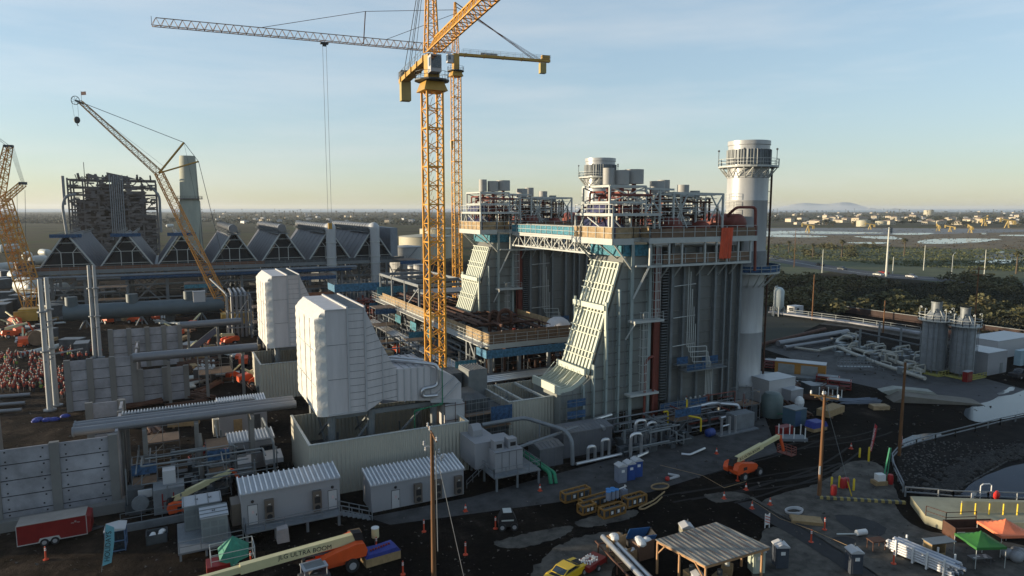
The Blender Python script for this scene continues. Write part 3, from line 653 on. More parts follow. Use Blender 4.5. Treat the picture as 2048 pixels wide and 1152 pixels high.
def stack():
    X, Y = 92.2, 88.9
    t = T('exhaust_stack', 'taller-looking silver exhaust stack with blue netted lower gallery behind the nearest boiler', 'stack', (X, Y, 0), world=True, group='exhaust stacks')
    M().lathe(X, Y, [(3.3, 0), (3.3, 2.2), (3.75, 2.4), (3.75, 3.0), (3.5, 3.3), (3.5, 11.9), (3.54, 12.0), (3.54, 12.12), (3.5, 12.2), (3.5, 20.4), (3.54, 20.5), (3.5, 20.7), (3.5, 35.3), (3.55, 35.4), (3.5, 35.6), (3.5, 39.3), (3.62, 39.4), (3.62, 39.6), (3.5, 39.7), (3.5, 44.9), (3.62, 45.0), (3.62, 45.7), (3.35, 45.7), (3.35, 44.8)], 48).build('shell', stackm, t, smooth=True)
    lv = M()
    for i in range(44):
        a = 2 * math.pi * i / 44
        p = Vector((X + 3.66 * math.cos(a), Y + 3.66 * math.sin(a), 41.6)); lv.beam(p, p + Vector((0, 0, 2.6)), .16 if i % 3 else .4, .12)
    lv.build('silencer_rib', steelg, t)
    lv = M().lathe(X, Y, [(3.6, 41.6), (3.6, 44.2)], 48); lv.build('silencer_band', galv, t)
    pf = M(); n = 20; r1 = 5.1
    ringp = lambda r, z: [(X + r * math.cos(2 * math.pi * i / n), Y + r * math.sin(2 * math.pi * i / n), z) for i in range(n)]
    pf.lathe(X, Y, [(3.5, 41.1), (r1, 41.1), (r1, 41.4), (3.5, 41.4)], 30)
    pr_ = ringp(r1, 41.4); pf.rail(pr_ + [pr_[0]], 1.15, 2, .07)
    bt = ringp(3.5, 39.3); tp = ringp(r1 - .2, 41.1)
    for i in range(n): pf.beam(bt[i], tp[i], .13); pf.beam(bt[i], tp[(i + 1) % n], .1)
    pf.build('gallery', steelw, t)
    for i in range(0, n, 4): pf2 = M(); p = pr_[i]; pf2.beam(p, (p[0], p[1], 44.0), .08).ball((p[0], p[1], 44.1), .2, 6, 4); pf2.build('beacon', steeld, t)
    lg = M(); r2 = 6.0; lg.lathe(X, Y, [(3.5, 22.7), (r2, 22.7), (r2, 23.0), (3.5, 23.0)], 30)
    q = ringp(r2, 23.0); lg.rail(q + [q[0]], 1.2, 2, .07); bt = ringp(3.5, 20.2); tp = ringp(r2 - .3, 22.7)
    for i in range(0, n, 1): lg.beam(bt[i], tp[i], .13)
    lg.build('lower_gallery', steelw, t)
    ln = M().lathe(X, Y, [(r2 - .06, 23.05), (r2 - .06, 24.1), (r2 - .12, 24.1), (r2 - .12, 23.05)], 40); ln.build('gallery_net', bluen, t)
    lw = M().lathe(X, Y, [(3.7, 23.2), (3.7, 26.6)], 40); lw.build('lagging_band', galv, t)
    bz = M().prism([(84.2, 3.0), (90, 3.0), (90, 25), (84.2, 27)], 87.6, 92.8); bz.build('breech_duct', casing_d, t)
    pp = M(); pp.tube([(95.4, 86.4, 0), (95.4, 86.4, 41)], .13, 6); pp.tube([(95.75, 86.9, 0), (95.75, 86.9, 41)], .1, 6)
    for i in range(20): pp.beam((95.4, 86.4, 2 * i + 1), (94.6, 87.2, 2 * i + 1), .08)
    pp.build('riser_pipe', rust, t)
    la = M()
    for i in range(5): la.rail([(88.2, 87.5, 30 + i * 1.4), (88.2, 90, 30 + i * 1.4)], 1, 1, .06)
    la.box(87.6, 87, 31.6, 89, 90, 31.75); la.build('side_ladder', steelw, t)
    return t
s1 = stack()
DY = 46.0
b2 = dup(b1, (70, 87.5 + DY, 0), label='second grey-green heat recovery boiler, farther back, joined to the first by a blue netted bridge')
s2 = dup(s1, (92.2, 88.9 + DY, 0), label='smaller-looking silver exhaust stack partly hidden behind the rooftop vents')
s1['label'] = 'large silver exhaust stack standing clear at the right of the nearest boiler'
# bridge between the boilers
t = T('walkway_bridge', 'blue netted steel truss footbridge joining the two boiler decks', 'footbridge', (66, 110, 28), world=True)
for y0_, y1_ in ((90.8, 125.8),):
    m = M(); m.box(64.2, y0_, 28.9, 66.6, y1_, 29.2)
    m.build('bridge_deck', steelw, t)
    tm = M()
    for x in (64.3, 66.5):
        tm.beam((x, y0_, 28.7), (x, y1_, 28.7), .3, .35); tm.beam((x, y0_, 26.4), (x, y1_, 26.4), .3, .3)
        n = 13
        for i in range(n):
            ya = y0_ + (y1_ - y0_) * i / n; yb = y0_ + (y1_ - y0_) * (i + 1) / n
            tm.beam((x, ya, 26.4), (x, ya, 28.7), .18); tm.beam((x, ya, 26.4 if i % 2 else 28.7), (x, yb, 28.7 if i % 2 else 26.4), .16)
    tm.build('truss', steelw, t)
    nm = M(); nm.box(64.1, y0_, 29.3, 64.16, y1_, 30.7).box(66.6, y0_, 29.3, 66.66, y1_, 30.7); nm.build('safety_net', tealn, t)
    rm = M(); rm.rail([(64.05, y0_, 29.2), (64.05, y1_, 29.2)], 1.6, 2, .07).rail([(66.7, y0_, 29.2), (66.7, y1_, 29.2)], 1.6, 2, .07); rm.build('railing', steelw, t)
# orange tarp
m = M(); rnd = random.Random(3); cols = 7
for i in range(cols):
    x0 = 77.6 + i * .36; m.add([(x0 + rnd.uniform(-.1, .1) - .35, 79.72 + (.12 if i % 2 else 0), 26.2 + rnd.uniform(-.2, .2)), (x0 + .4 - .35, 79.72 + (0 if i % 2 else .12), 26.1), (x0 + .36, 79.74 + (0 if i % 2 else .08), 31.0), (x0, 79.74 + (.08 if i % 2 else 0), 31.0)], [(0, 1, 2, 3)])
o = m.build('tarpaulin', tarpo); tag(o, 'orange tarp hung over the deck rail of the nearest boiler', 'tarp')
md = o.modifiers.new('thickness', 'SOLIDIFY'); md.thickness = 0.03

# ================================================================ AIR INTAKE HOUSES
def intake():
    t = T('air_intake_house', 'front white gas turbine air intake house with shrink-wrapped inlet face, on steel legs', 'air intake', (20, 89, 0), world=True, group='gas turbine air intake houses')
    Y0, Y1, Z0, Z1 = 82.0, 96.6, 8.7, 21.8
    M().box(16.5, Y0, Z0, 21.2, Y1, Z1).build('filter_casing', filt, t)
    secs = [(21.2, 8.6, 21.8, Y1), (22.2, 9.1, 19.6, 94.8), (23.3, 9.8, 17.1, 93.0), (24.6, 9.6, 14.5, 91.4), (25.3, 9.4, 13.6, 90.2)]
    m = M()
    for (x, a, b, y) in secs: m.v += [(x, Y0, a), (x, y, a), (x, y, b), (x, Y0, b)]
    for i in range(4):
        for j in range(4): m.f.append((i*4+j, i*4+(j+1)%4, (i+1)*4+(j+1)%4, (i+1)*4+j))
    m.build('transition', filt, t)
    m = M().prism([(25.3, 9.4), (25.3, 13.6), (29.7, 13.5), (33.2, 11.7), (34.1, 10.7), (34.1, 8.2), (29, 9.0)], Y0 - .05, 90.2); m.build('inlet_duct', filt, t)
    rb = M()
    for x in (19.0, 21.15): rb.box(x, Y0 - .2, Z0, x + .2, Y0 + .01, Z1).box(x, Y0, Z1, x + .22, Y1, Z1 + .22)
    rb.box(16.5, Y0 - .1, Z0 - .1, 21.3, Y0, Z0 + .12).box(16.5, Y0 - .1, Z1 - .1, 21.2, Y0, Z1 + .05)
    rb.beam((23.4, Y0 - .06, 9.9), (23.4, Y0 - .06, 16.8), .12); rb.beam((25.3, Y0 - .1, 9.4), (25.3, Y0 - .1, 13.6), .14)
    for x in (26.2, 27.1, 28.0, 28.9, 29.8): rb.beam((x, Y0 - .12, 9.2), (x, Y0 - .12, 13.5), .12); rb.beam((x, Y0, 13.62), (x, 90.2, 13.62), .12)
    rb.beam((29.9, Y0 - .12, 9.2), (33.1, Y0 - .12, 11.7), .3, .2); rb.beam((31.6, Y0 - .12, 8.9), (33.8, Y0 - .12, 10.9), .3, .2); rb.beam((29.7, Y0 - .12, 8.9), (34.2, Y0 - .12, 8.3), .2, .5)
    rb.build('casing_rib', white, t)
    sm = M()
    for z in (13.1, 17.4): sm.box(16.6, Y0 - .03, z, 19.0, Y0, z + .06)
    for i in range(14): sm.box(19.2, Y0 - .03, 9.4 + i * .9, 21.1, Y0, 9.45 + i * .9)
    for i in range(11): z = 9.9 + i * .95; sm.beam((21.3, Y0 - .02, z - .25), (min(25.3, 21.3 + max(0.4, (21.8 - z) * .52)), Y0 - .02, z + .15), .05)
    for i in range(15): sm.box(19.3, Y0 + .4 + i, Z1, 21.1, Y0 + .46 + i, Z1 + .1)
    sm.build('panel_seam', steelg, t)
    # wrapped hood
    nu, nv = 48, 56; m = M(); rnd = random.Random(5)
    XF = 15.3
    def hp(u, v):   # u across 0..1 (0 near side), v up 0..1
        e = min(u, 1 - u, (1 - v) * 1.0)
        eb = min(u, 1 - u); bev = max(max(0, 1 - eb / .035), max(0, 1 - (1 - v) / .09) )
        sc_ = .055 * abs(math.sin(math.pi * v * 14)) * (1 if min(u, 1 - u) < .12 else .25) + .02 * math.sin(u * 60) + .02 * math.sin(v * 45 + u * 9)
        x = XF + bev * 1.15 - sc_
        y = Y0 + (Y1 - Y0) * u; z = Z0 - .15 + (Z1 - Z0 + .2) * v
        if u < .5: y += .06 * math.sin(v * 44) * bev
        z -= .0 if v < .9 else .10 * abs(math.sin(u * 40)) * bev
        return (x, y, z)
    for i in range(nu + 1):
        for j in range(nv + 1): m.v.append(hp(i / nu, j / nv))
    for i in range(nu):
        for j in range(nv): m.f.append((i*(nv+1)+j, i*(nv+1)+j+1, (i+1)*(nv+1)+j+1, (i+1)*(nv+1)+j))
    m.box(16.4, Y0 + .02, Z0 - .1, 16.52, Y1 - .02, Z1 - .02)
    m.box(XF + .3, Y0 + 1.4, Z0 - .15, 16.5, Y1 - 1.4, Z0 + .05)
    wr = m.build('shrink_wrap', wrapm, t, smooth=True)
    sm2 = M()
    for yy in (85.8, 89.4, 93.0): sm2.beam((XF - .05, yy, Z0 + .3), (XF - .03, yy + .1, Z1 - 1.4), .07)
    for zz in (12.2, 16.6): sm2.beam((XF - .05, Y0 + 1, zz), (XF - .05, Y1 - 1, zz + .1), .05)
    sm2.build('seam_shadow', mat('seam_shadow_grey', (.5, .49, .46), .6), wr)  # grey strips draw the shadow lines of the wrap seams
    for x, y in ((17, 83), (17, 95.5), (22, 83), (22, 95.5), (30.5, 83), (30.5, 89)):
        M().tube([(x, y, 0), (x, y, 8.6)], [.28, .55], 8).build('leg', steelg, t)
    bm = M()
    for y in (83, 95.5): bm.beam((17, y, 8.2), (34, y, 8.2) if y < 90 else (22.4, y, 8.2), .4, .6); bm.beam((17, y, 1), (21.8, y, 7), .24); bm.beam((22.6, y, 2), (29, y, 7.9), .24)
    for x in (17, 22): bm.beam((x, 83, 8.2), (x, 95.5, 8.2), .4, .5); bm.beam((x, 83, 1), (x, 95, 8), .22); bm.beam((x, 95.5, 1), (x, 83.3, 8), .22)
    bm.build('support_beam', steelg, t)
    ap = M(); ap.tube([(25.0, 86.5, 13.9), (28.5, 82.6, 14.0), (30.6, 81.4, 13.7), (30.6, 81.4, 10.9), (28.4, 81.5, 10.7), (28.4, 81.5, 9.7), (30.5, 81.5, 9.6)], .24, 10, bend=.7)
    ap.tube([(26.0, 87.4, 13.95), (29.4, 83.4, 14.0)], .24, 10); ap.build('anti_icing_pipe', alum, t, smooth=True)
    gm_ = M(); gm_.tube([(31.3, 81.7, 14), (31.3, 81.7, 8.4), (27.4, 81.7, 7.8), (27.4, 81.7, 3.8)], .07, 6); gm_.beam((27.4, 81.7, 8.0), (31.3, 81.7, 8.2), .08); gm_.build('green_guard', greenp, t)
    rl = M().rail([(28.5, 90.1, 13.55), (33, 90.1, 12)], 1.1, 1.2, .05).rail([(30, 82.2, 13.6), (33, 82.2, 11.9)], 1.0, 1.2, .04); rl.build('railing', steelg, t)
    return t
i1 = intake()
i2 = dup(i1, (20, 89 + DY, 0), label='rear white air intake house, half hidden behind the front one')
# corrugated acoustic enclosures
def enclosure(x0, x1, y0, y1, h, label, closed_back=True, beams=()):
    t = T('acoustic_enclosure', label, 'enclosure', ((x0 + x1) / 2, (y0 + y1) / 2, 0), world=True, group='open-topped corrugated enclosures')
    w_ = M().box(x0, y0, 0, x1, y0 + .2, h); w_.build('wall_panel', beige, t)
    M().box(x0, y0 + .2, 0, x0 + .2, y1, h).build('wall_panel', beige, t)
    M().box(x1 - .2, y0 + .2, 0, x1, y1, h).build('wall_panel', beige, t)
    M().box(x0 + .2, y1 - .2, 0, x1 - .2, y1, h).build('wall_panel', beige, t)
    c = M().box(x0 - .06, y0 - .06, h, x1 + .06, y0 + .26, h + .1).box(x0 - .06, y0 + .26, h, x0 + .26, y1, h + .1).box(x1 - .26, y0 + .26, h, x1 + .06, y1, h + .1)
    c.build('coping', steelw, t)
    if beams:
        bb = M()
        for x in beams: bb.beam((x, y0 + .1, h - .15), (x - .1, y1 - .1, h - .15), .35, .3)
        bb.build('roof_beam', steelw, t)
    e = clutter(int(x0), 30, x0 + 1, x1 - 1, y0 + 1, y1 - 1, 0.03, .8, 3, h * .55); e.build('equipment', steeld, t)
    pipes(int(x0) + 5, 22, x0 + .6, x1 - .6, y0 + .6, y1 - .6, .6, h * .8, .08, .25).build('pipework', steelg, t)
    return t
e1 = enclosure(13.4, 33.6, 78.4, 91.4, 6.5, 'long corrugated beige enclosure around the legs of the front intake house')
enclosure(13.4, 30, 78.4 + DY, 91 + DY, 6.5, 'corrugated beige enclosure around the legs of the rear intake house')
e2 = enclosure(42.3, 52.6, 84.0, 94, 6.4, 'beige corrugated enclosure with white roof beams, at the foot of the nearest boiler', beams=(44.8, 48.4))
# scaffolded gas turbine area between enclosures
t = T('turbine_scaffold', 'dark scaffolding wrapped round the exhaust between the two beige enclosures', 'scaffold', (38, 87, 0), world=True)
m = M()
for x in [34.4 + i * 1.1 for i in range(8)]:
    for y in (82.6, 84.2): m.beam((x, y, 0), (x, y, 8.2), .06)
for z in (1.5, 3, 4.5, 6, 7.5):
    for y in (82.6, 84.2): m.beam((34.4, y, z), (42.2, y, z), .06)
m.build('tube_frame', steelg, t)
m = M()
for z in (1.6, 3.6, 5.6): m.box(34.5, 82.7, z, 42.1, 84.1, z + .06)
m.build('scaffold_board', plyd, t)
M().box(38.8, 82.55, 4.6, 42.1, 82.6, 6.6).build('netting', bluen, t)
M().box(34.6, 84.5, 0.1, 42.1, 93.5, 5.5).box(35.5, 85, 5.5, 39.5, 92, 7.2).build('turbine_casing', steeld, t)
t = T('exhaust_plenum', 'grey ribbed plenum box beside the pipes left of the nearest boiler', 'duct', (41, 94, 0), world=True)
M().box(39.5, 92, 5.5, 42.6, 96, 9.6).build('plenum_box', steelg, t); M().box(35.6, 93.8, 5.5, 39.2, 98.2, 9).build('plenum_box', steeld, t)
m = M()
for i in range(7): m.box(39.6 + i * .42, 91.85, 9.6, 39.72 + i * .42, 96, 9.75)
m.build('rib', galv, t)
M().beam((40, 92.3, 0), (40, 92.3, 5.5), .4).beam((42, 92.3, 0), (42, 92.3, 5.5), .4).beam((36.5, 94.4, 0), (36.5, 94.4, 5.5), .4).build('post', steelg, t)
t = T('duct_end_scaffold', 'white sheeted scaffold tower under the end of the front intake duct', 'scaffold', (33, 82, 0), world=True)
M().box(31.6, 81.6, 5, 34.4, 83.8, 8.1).build('white_sheet', white, t)
m = M()
for x in (31.5, 33, 34.5):
    for y in (81.4, 84): m.beam((x, y, 0), (x, y, 8.4), .06)
for z in (2, 4, 6, 8): m.beam((31.5, 81.4, z), (34.5, 81.4, z), .06)
m.build('tube_frame', rust, t)
# ================================================================ TOWER CRANES
def tower_crane(name_label, x, y, wd, zt, jdir, jlen, clen, cath, jz, nsec, jw, jh, solid=True, cd=None):
    t = T('tower_crane', name_label, 'crane', (x, y, 0), world=True)
    j = Vector((jdir[0], jdir[1], 0)).normalized(); s = Vector((-j.y, j.x, 0)); cdv = Vector((cd[0], cd[1], 0)).normalized() if cd else -j
    m = M(); h = wd / 2; n = nsec; pz = zt / n
    for a, b in ((-h, -h), (h, -h), (h, h), (-h, h)): m.beam((x + a, y + b, 0), (x + a, y + b, zt), wd * .12)
    cs = [(-h, -h), (h, -h), (h, h), (-h, h)]
    for i in range(n * 2):
        z0 = i * pz / 2; z1 = z0 + pz / 2
        for k in range(4):
            a = cs[k]; b = cs[(k + 1) % 4]
            if i % 2: a, b = b, a
            m.beam((x + a[0], y + a[1], z0), (x + b[0], y + b[1], z1), wd * .045)
            if i % 4 == 0: m.beam((x + a[0], y + a[1], z0), (x + b[0], y + b[1], z0), wd * .08)
            elif i % 2 == 0: m.beam((x + a[0], y + a[1], z0), (x + b[0], y + b[1], z0), wd * .045)
    for i in range(int(zt / 1.5)): m.beam((x - .2, y + h * .5, i * 1.5), (x + .3, y + h * .5, i * 1.5 + 1.4), .05)
    m.build('mast', yell, t)
    k = wd / 2.4; c = M()
    c.lathe(x, y, [(1.95 * k, zt - .4), (2.6 * k, zt - .3), (1.95 * k, zt + 1.05 * k), (1.3 * k, zt + 1.1 * k)], 4)
    c2 = M(); 
    for i in range(len(c.v)):   # turn the four-sided collar square to the mast
        p = c.v[i]; a = math.pi / 4; c.v[i] = (x + (p[0]-x) * math.cos(a) - (p[1]-y) * math.sin(a), y + (p[0]-x) * math.sin(a) + (p[1]-y) * math.cos(a), p[2])
    c.build('slewing_collar', yelld, t)
    zp = zt + 1.2 * k
    p = M().lathe(x, y, [(2.6 * k, zp), (2.6 * k, zp + .2)], 12)
    ring = [(x + 2.5 * k * math.cos(math.pi * i / 6), y + 2.5 * k * math.sin(math.pi * i / 6), zp + .2) for i in range(13)]
    p.rail(ring, 1.1, 1.4, .05); p.build('slewing_platform', steeld, t)
    tt = M(); tt.box(x - .9 * k, y - .9 * k, zp + .2, x + .9 * k, y + .9 * k, jz - .2); tt.build('slewing_head', yelld, t)
    O = Vector((x, y, jz))
    cb = M(); cc = O + j * (1.9 * k) - Vector((0, 0, 1.9 * k))
    for dz, mm, nm, g_ in ((0, white, 'cab', 0), ):
        q = [cc - j * 1.0 * k - s * .8 * k, cc + j * .9 * k - s * .8 * k, cc + j * .9 * k + s * .8 * k, cc - j * 1.0 * k + s * .8 * k]
        zb, zt2 = -1.15 * k, 1.3 * k
        cb.add([(v.x, v.y, v.z + zb) for v in q] + [(v.x, v.y, v.z + zt2) for v in q], [(0,3,2,1),(4,5,6,7),(0,1,5,4),(1,2,6,5),(2,3,7,6),(3,0,4,7)])
    cab = cb.build('cab', white, t)
    gw = M(); f0 = cc + j * .93 * k
    gw.beam(f0 - s * .68 * k + Vector((0, 0, .25 * k)), f0 + s * .68 * k + Vector((0, 0, .25 * k)), .06, 1.7 * k)
    for sg in (-1, 1):
        e = cc + s * .82 * k * sg; gw.beam(e - j * .1 * k + Vector((0, 0, .3 * k)), e + j * .75 * k + Vector((0, 0, .3 * k)), .06, 1.2 * k)
    gw.build('window', glass, cab)
    # jib
    m = M(); tip = O + j * jlen; m.tri(O + j * 1.2, tip, jw, jh, int(jlen / 1.9), .17 * k, .09 * k)
    m.build('jib', yell if solid else mat('jib_weathered', (0.34, 0.20, 0.12), .6), t)
    # counter jib
    m = M(); ce = O + cdv * clen; m.beam(O + cdv * .8 + Vector((0, 0, -.3)), ce + Vector((0, 0, -.3)), 1.5 * k, .75 * k)
    for i in range(5): q = O + cdv * (clen * (i + .5) / 5) + Vector((0, 0, -.3)); m.beam(q - s * .95 * k, q + s * .95 * k, .3, .9 * k)
    m.build('counter_jib', yelld, t)
    m = M(); m.rail([O + cdv * 2 + s * .8 * k + Vector((0, 0, .1)), ce + s * .8 * k + Vector((0, 0, .1))], 1.1, 2, .045).rail([O + cdv * 2 - s * .8 * k + Vector((0, 0, .1)), ce - s * .8 * k + Vector((0, 0, .1))], 1.1, 2, .045)
    m.build('handrail', steelg, t)
    m = M(); q = O + cdv * (clen - 2.2); m.beam(q - cdv * .9 + Vector((0, 0, -2.4)), q + cdv * .9 + Vector((0, 0, -2.4)), 1.7 * k, 3.2 * k); m.build('counterweight', concy, t)
    m = M(); q = O + cdv * (clen - 1.3); m.beam(q - cdv * 1.2 + Vector((0, 0, .7)), q + cdv * 1.2 + Vector((0, 0, .7)), 1.4 * k, 1.2 * k); m.build('winch_box', yelld if not solid else steeld, t)
    # cathead
    ap = O + Vector((0, 0, cath)) ; m = M(); m.lattice(O + Vector((0, 0, .2)), ap, 1.7 * k, 1.7 * k, max(6, int(cath / 1.3)), .2 * k, .08 * k, .35, .35); m.build('cathead', yell, t)
    return t, O, j, s, cdv, ap, ce, tip
t, O, j, s, cdv, ap, ce, tip = tower_crane('big yellow tower crane nearest the camera with its jib reaching out overhead', 37.0, 99.4, 2.45, 51.9, (-.12, -.993), 62, 22.5, 19, 57.2, 18, 1.9, 1.9)
m = M()
for sg in (-.5, .5):
    m.beam(ap + s * .1 * sg, ce + s * sg - cdv * 3, .09); m.beam(ap + s * .1 * sg, ce + s * sg - cdv * 7, .07)
    m.beam(ap, O + j * 42 + Vector((0, 0, 2)), .08)
m.build('tie_bar', steeld, t)
t, O, j, s, cdv, ap, ce, tip = tower_crane('slender rear tower crane with a long jib spread to the left', 73.6, 178.8, 2.15, 70.6, (-.996, .082), 74.5, 28, 13.5, 76.6, 24, 1.6, 1.9, False, (.99, -.14))
m = M(); pst = O + j * 24.5 + Vector((0, 0, 8.5)); pb = O + j * 25.2 + Vector((0, 0, .3)); m.beam(pb, pst, .22)
m.beam(ap + Vector((0, 0, -2)), pst, .11); m.beam(pst, O + j * 50 + Vector((0, 0, 2)), .11); m.beam(ap + Vector((0, 0, -3)), O + j * 19 + Vector((0, 0, 2)), .11)
m.beam(tip + Vector((0, 0, .2)), tip + Vector((0, 0, 2.2)), .1)
for sg in (-.4, .4): m.beam(ap + s * sg * .3, ce - cdv * 5 + s * sg, .13); m.beam(ap + Vector((0, 0, -1)) + s * sg * .3, ce - cdv * 3 + s * sg, .08)
m.build('tie_bar', rust, t)
m = M(); tq = O + j * 35.2; m.beam(tq - j * 1 + Vector((0, 0, -.5)), tq + j * 1 + Vector((0, 0, -.5)), 1.5, .35).beam(tq - j * .5 + Vector((0, 0, -1)), tq + j * .5 + Vector((0, 0, -1)), .5, .5); m.build('trolley', steeld, t)
m = M()
for d in (-.45, .45): m.beam(tq + j * d + Vector((0, 0, -1)), (tq.x + j.x * d, tq.y + j.y * d, 30), .075)
m.build('hoist_rope', steelg, t)
m = M(); hb = tq; m.box(hb.x - .5, hb.y - .3, 28.6, hb.x + .5, hb.y + .3, 30.2); m.build('hook_block', yelld, t)
m = M(); q = O + cdv * 7.5 - s * .85 + Vector((0, 0, .45)); q2 = O + cdv * 12.5 - s * .85 + Vector((0, 0, .45)); m.beam(q, q2, .06, .9); m.build('sign_board', white, t)
q = O + Vector((1.2, -1.6, -22)); M().beam((O.x - 1.9, O.y - 1.2, O.z - 3), (O.x - 1.9, O.y - 1.2, O.z - 24), .06).build('hoist_rope', steelg, t)
M().tube([(O.x - 1.9, O.y - 1.2, O.z - 26.5), (O.x - 1.9, O.y - 1.2, O.z - 24)], [.3, .5], 8).build('hook_block', yelld, t)
# ---------------------------------------------------------------- crawler crane (middle)
def P_(u, v, d=205): return atd(u, v, d)
t = T('crawler_crane', 'yellow lattice crawler crane with luffing jib and two back masts before the condenser', 'crane', (at(462, 655)[0], at(462, 655)[1], 0), world=True)
bx, by = at(462, 655)
foot = P_(458, 640); kink = P_(318, 346); tipm = P_(161, 204)
foot.z = max(foot.z, 1.5)
m = M(); m.lattice(foot + (kink - foot) * .06, kink, 2.9, 2.9, 26, .24, .11, 2.1, 2.1, up=(0.2, 1, 0.1)); m.lattice(foot, foot + (kink - foot) * .06, 1.4, .8, 2, .24, .12, 2.9, 2.9, up=(.2, 1, .1)); m.build('main_boom', mat('boom_orange', (0.62, 0.27, 0.04), .5, var=.15), t)
m = M(); m.lattice(kink, tipm, 1.9, 1.9, 26, .17, .08, 1.0, 1.0, up=(.2, 1, .1)); m.build('luffing_jib', mat('jib_brown', (0.42, 0.22, 0.07), .5, var=.15), t)
sa = P_(368, 285); sb = P_(397, 323)
m = M(); m.beam(kink, sa, .7, .35); m.beam(kink, sb, .7, .35); m.build('back_mast', yelld, t)
m = M()
for dy in (-.3, .3):
    o = Vector((0, dy, 0)); m.beam(tipm + o, sa + o, .11); m.beam(sa + o, sb + o, .09); m.beam(sb + o, P_(470, 615) + o, .12); 
m.beam(tipm, kink + Vector((2, 0, 1.5)), .06); m.beam(sa, P_(392, 400), .06)
m.build('pendant_rope', steeld, t)
m = M(); wc = tipm + Vector((-1.3, 0, .4)); ax = Vector((.89, -.45, 0)) 
ringn = 14; side = Vector(RT)
pts = [wc + side * (1.25 * math.cos(2*math.pi*i/ringn)) + Vector((0, 0, 1.25 * math.sin(2*math.pi*i/ringn))) for i in range(ringn + 1)]
m.beams(pts, .16); [m.beam(wc, pts[i], .07) for i in range(0, ringn, 2)]; m.beam(wc, tipm + Vector((.8, 0, -.5)), .5); m.build('sheave', steeld, t)
m = M(); hk = P_(154, 240); m.ball((hk.x, hk.y, hk.z), .85, 10, 6, (1, .6, 1.25)); m.tube([hk + Vector((0, 0, -1)), hk + Vector((0, 0, -1.5)), hk + Vector((.3, 0, -1.7))], .12, 6); m.build('hook_ball', steeld, t)
m = M(); m.beam(hk + Vector((-.6, 0, .9)), wc + side * -1.1, .06); m.beam(hk + Vector((.5, 0, .9)), wc + side * .6, .06); m.build('hoist_rope', steeld, t)
m = M(); fp = tipm + Vector((.3, 0, 0)); m.beam(fp, fp + Vector((0, 0, 3.2)), .08); m.build('flag_pole', steelg, t)
m = M(); q = fp + Vector((0, 0, 2.0)); m.add([q, q + side * 1.5 + Vector((0, 0, .1)), q + side * 1.45 + Vector((0, 0, 1.1)), q + Vector((0, 0, 1.0)), q + Vector((.0, .06, 0)), q + side * 1.5 + Vector((0, .06, .1)), q + side * 1.45 + Vector((0, .06, 1.1)), q + Vector((0, .06, 1.0))], [(0,1,2,3), (7,6,5,4)]); m.build('flag', mat('flag_faded', (.8, .42, .28), .7), t)
m = M(); m.box(bx - 2.5, by - 2, 1.2, bx + 6, by + 2, 4.2); m.build('machinery_house', yelld, t)
for dy in (-3.2, 2): M().box(bx - 4.5, by + dy, 0.02, bx + 4.5, by + dy + 1.2, 1.2).build('crawler_track', black, t)
# ---------------------------------------------------------------- crawler crane (left edge)
bx, by = at(58, 642)
t = T('crawler_crane', 'heavy orange-yellow crawler crane cut by the left edge of the photo', 'crane', (bx, by, 0), world=True)
D = 203.3
bm = mat('boom_amber', (0.62, 0.29, 0.04), .5, var=.15)
A = P_(60, 622, D); B = P_(52, 560, D); C = P_(2, 400, D); A.z = max(A.z, 2)
m = M(); m.lattice(A, B, 2.2, 2.0, 3, .3, .15, 5.2, 3.0, up=(.45, .9, 0)); m.lattice(B, C, 5.2, 3.0, 14, .34, .14, 4.6, 2.8, up=(.45, .9, 0), cross=False); m.lattice(B + Vector((0, .6, 0)), C + Vector((0, .6, 0)), 2.6, 3.0, 14, .2, .1, 2.2, 2.6, up=(.45, .9, 0)); m.build('main_boom', bm, t)
E_ = P_(17, 292, D)
m = M(); m.lattice(C + Vector((-1, 0, 0)), E_, 3.0, 2.4, 12, .26, .12, 1.6, 1.6, up=(.45, .9, 0)); m.build('fixed_mast', bm, t)
m = M(); G_ = P_(46, 368, D); m.lattice(P_(8, 400, D), G_, 1.6, 1.6, 6, .22, .1, 1.4, 1.4); m.build('gantry_mast', bm, t)
m = M(); m.box(E_.x - 1.2, E_.y - 1, E_.z - .3, E_.x + 1.2, E_.y + 1, E_.z + .3).beam(G_ + Vector((-1, 0, .2)), G_ + Vector((1, 0, .2)), 1.2, .8); m.build('sheave_block', steeld, t)
m = M()
for k in range(5): m.beam(E_ + Vector((.3 * k, 0, 0)), G_ + Vector((.2 * k - .4, 0, .5)), .07)
for k in (-.4, .4): m.beam(E_ + Vector((k, 0, 0)), P_(-60, 235, D), .1)
m.beam(P_(50, 380, D), P_(54, 610, D), .1).beam(P_(34, 385, D), P_(37, 560, D), .09)
m.build('pendant_rope', steeld, t)
m = M(); m.box(bx - 2, by - 3.5, 1.4, bx + 5, by + 2.5, 4.0).box(bx - 3, by - 4.5, .6, bx + 3, by - 3.5, 3.5); hs_ = m.build('machinery_house', yelld, t)
M().box(bx + 3.0, by - 4.4, 1.6, bx + 4.8, by - 2.2, 3.9).build('cab', steelg, t)
for dx in (-5.2, 3.6): M().box(bx + dx, by - 5, 0.02, bx + dx + 1.6, by + 5, 1.4).build('crawler_track', black, t)

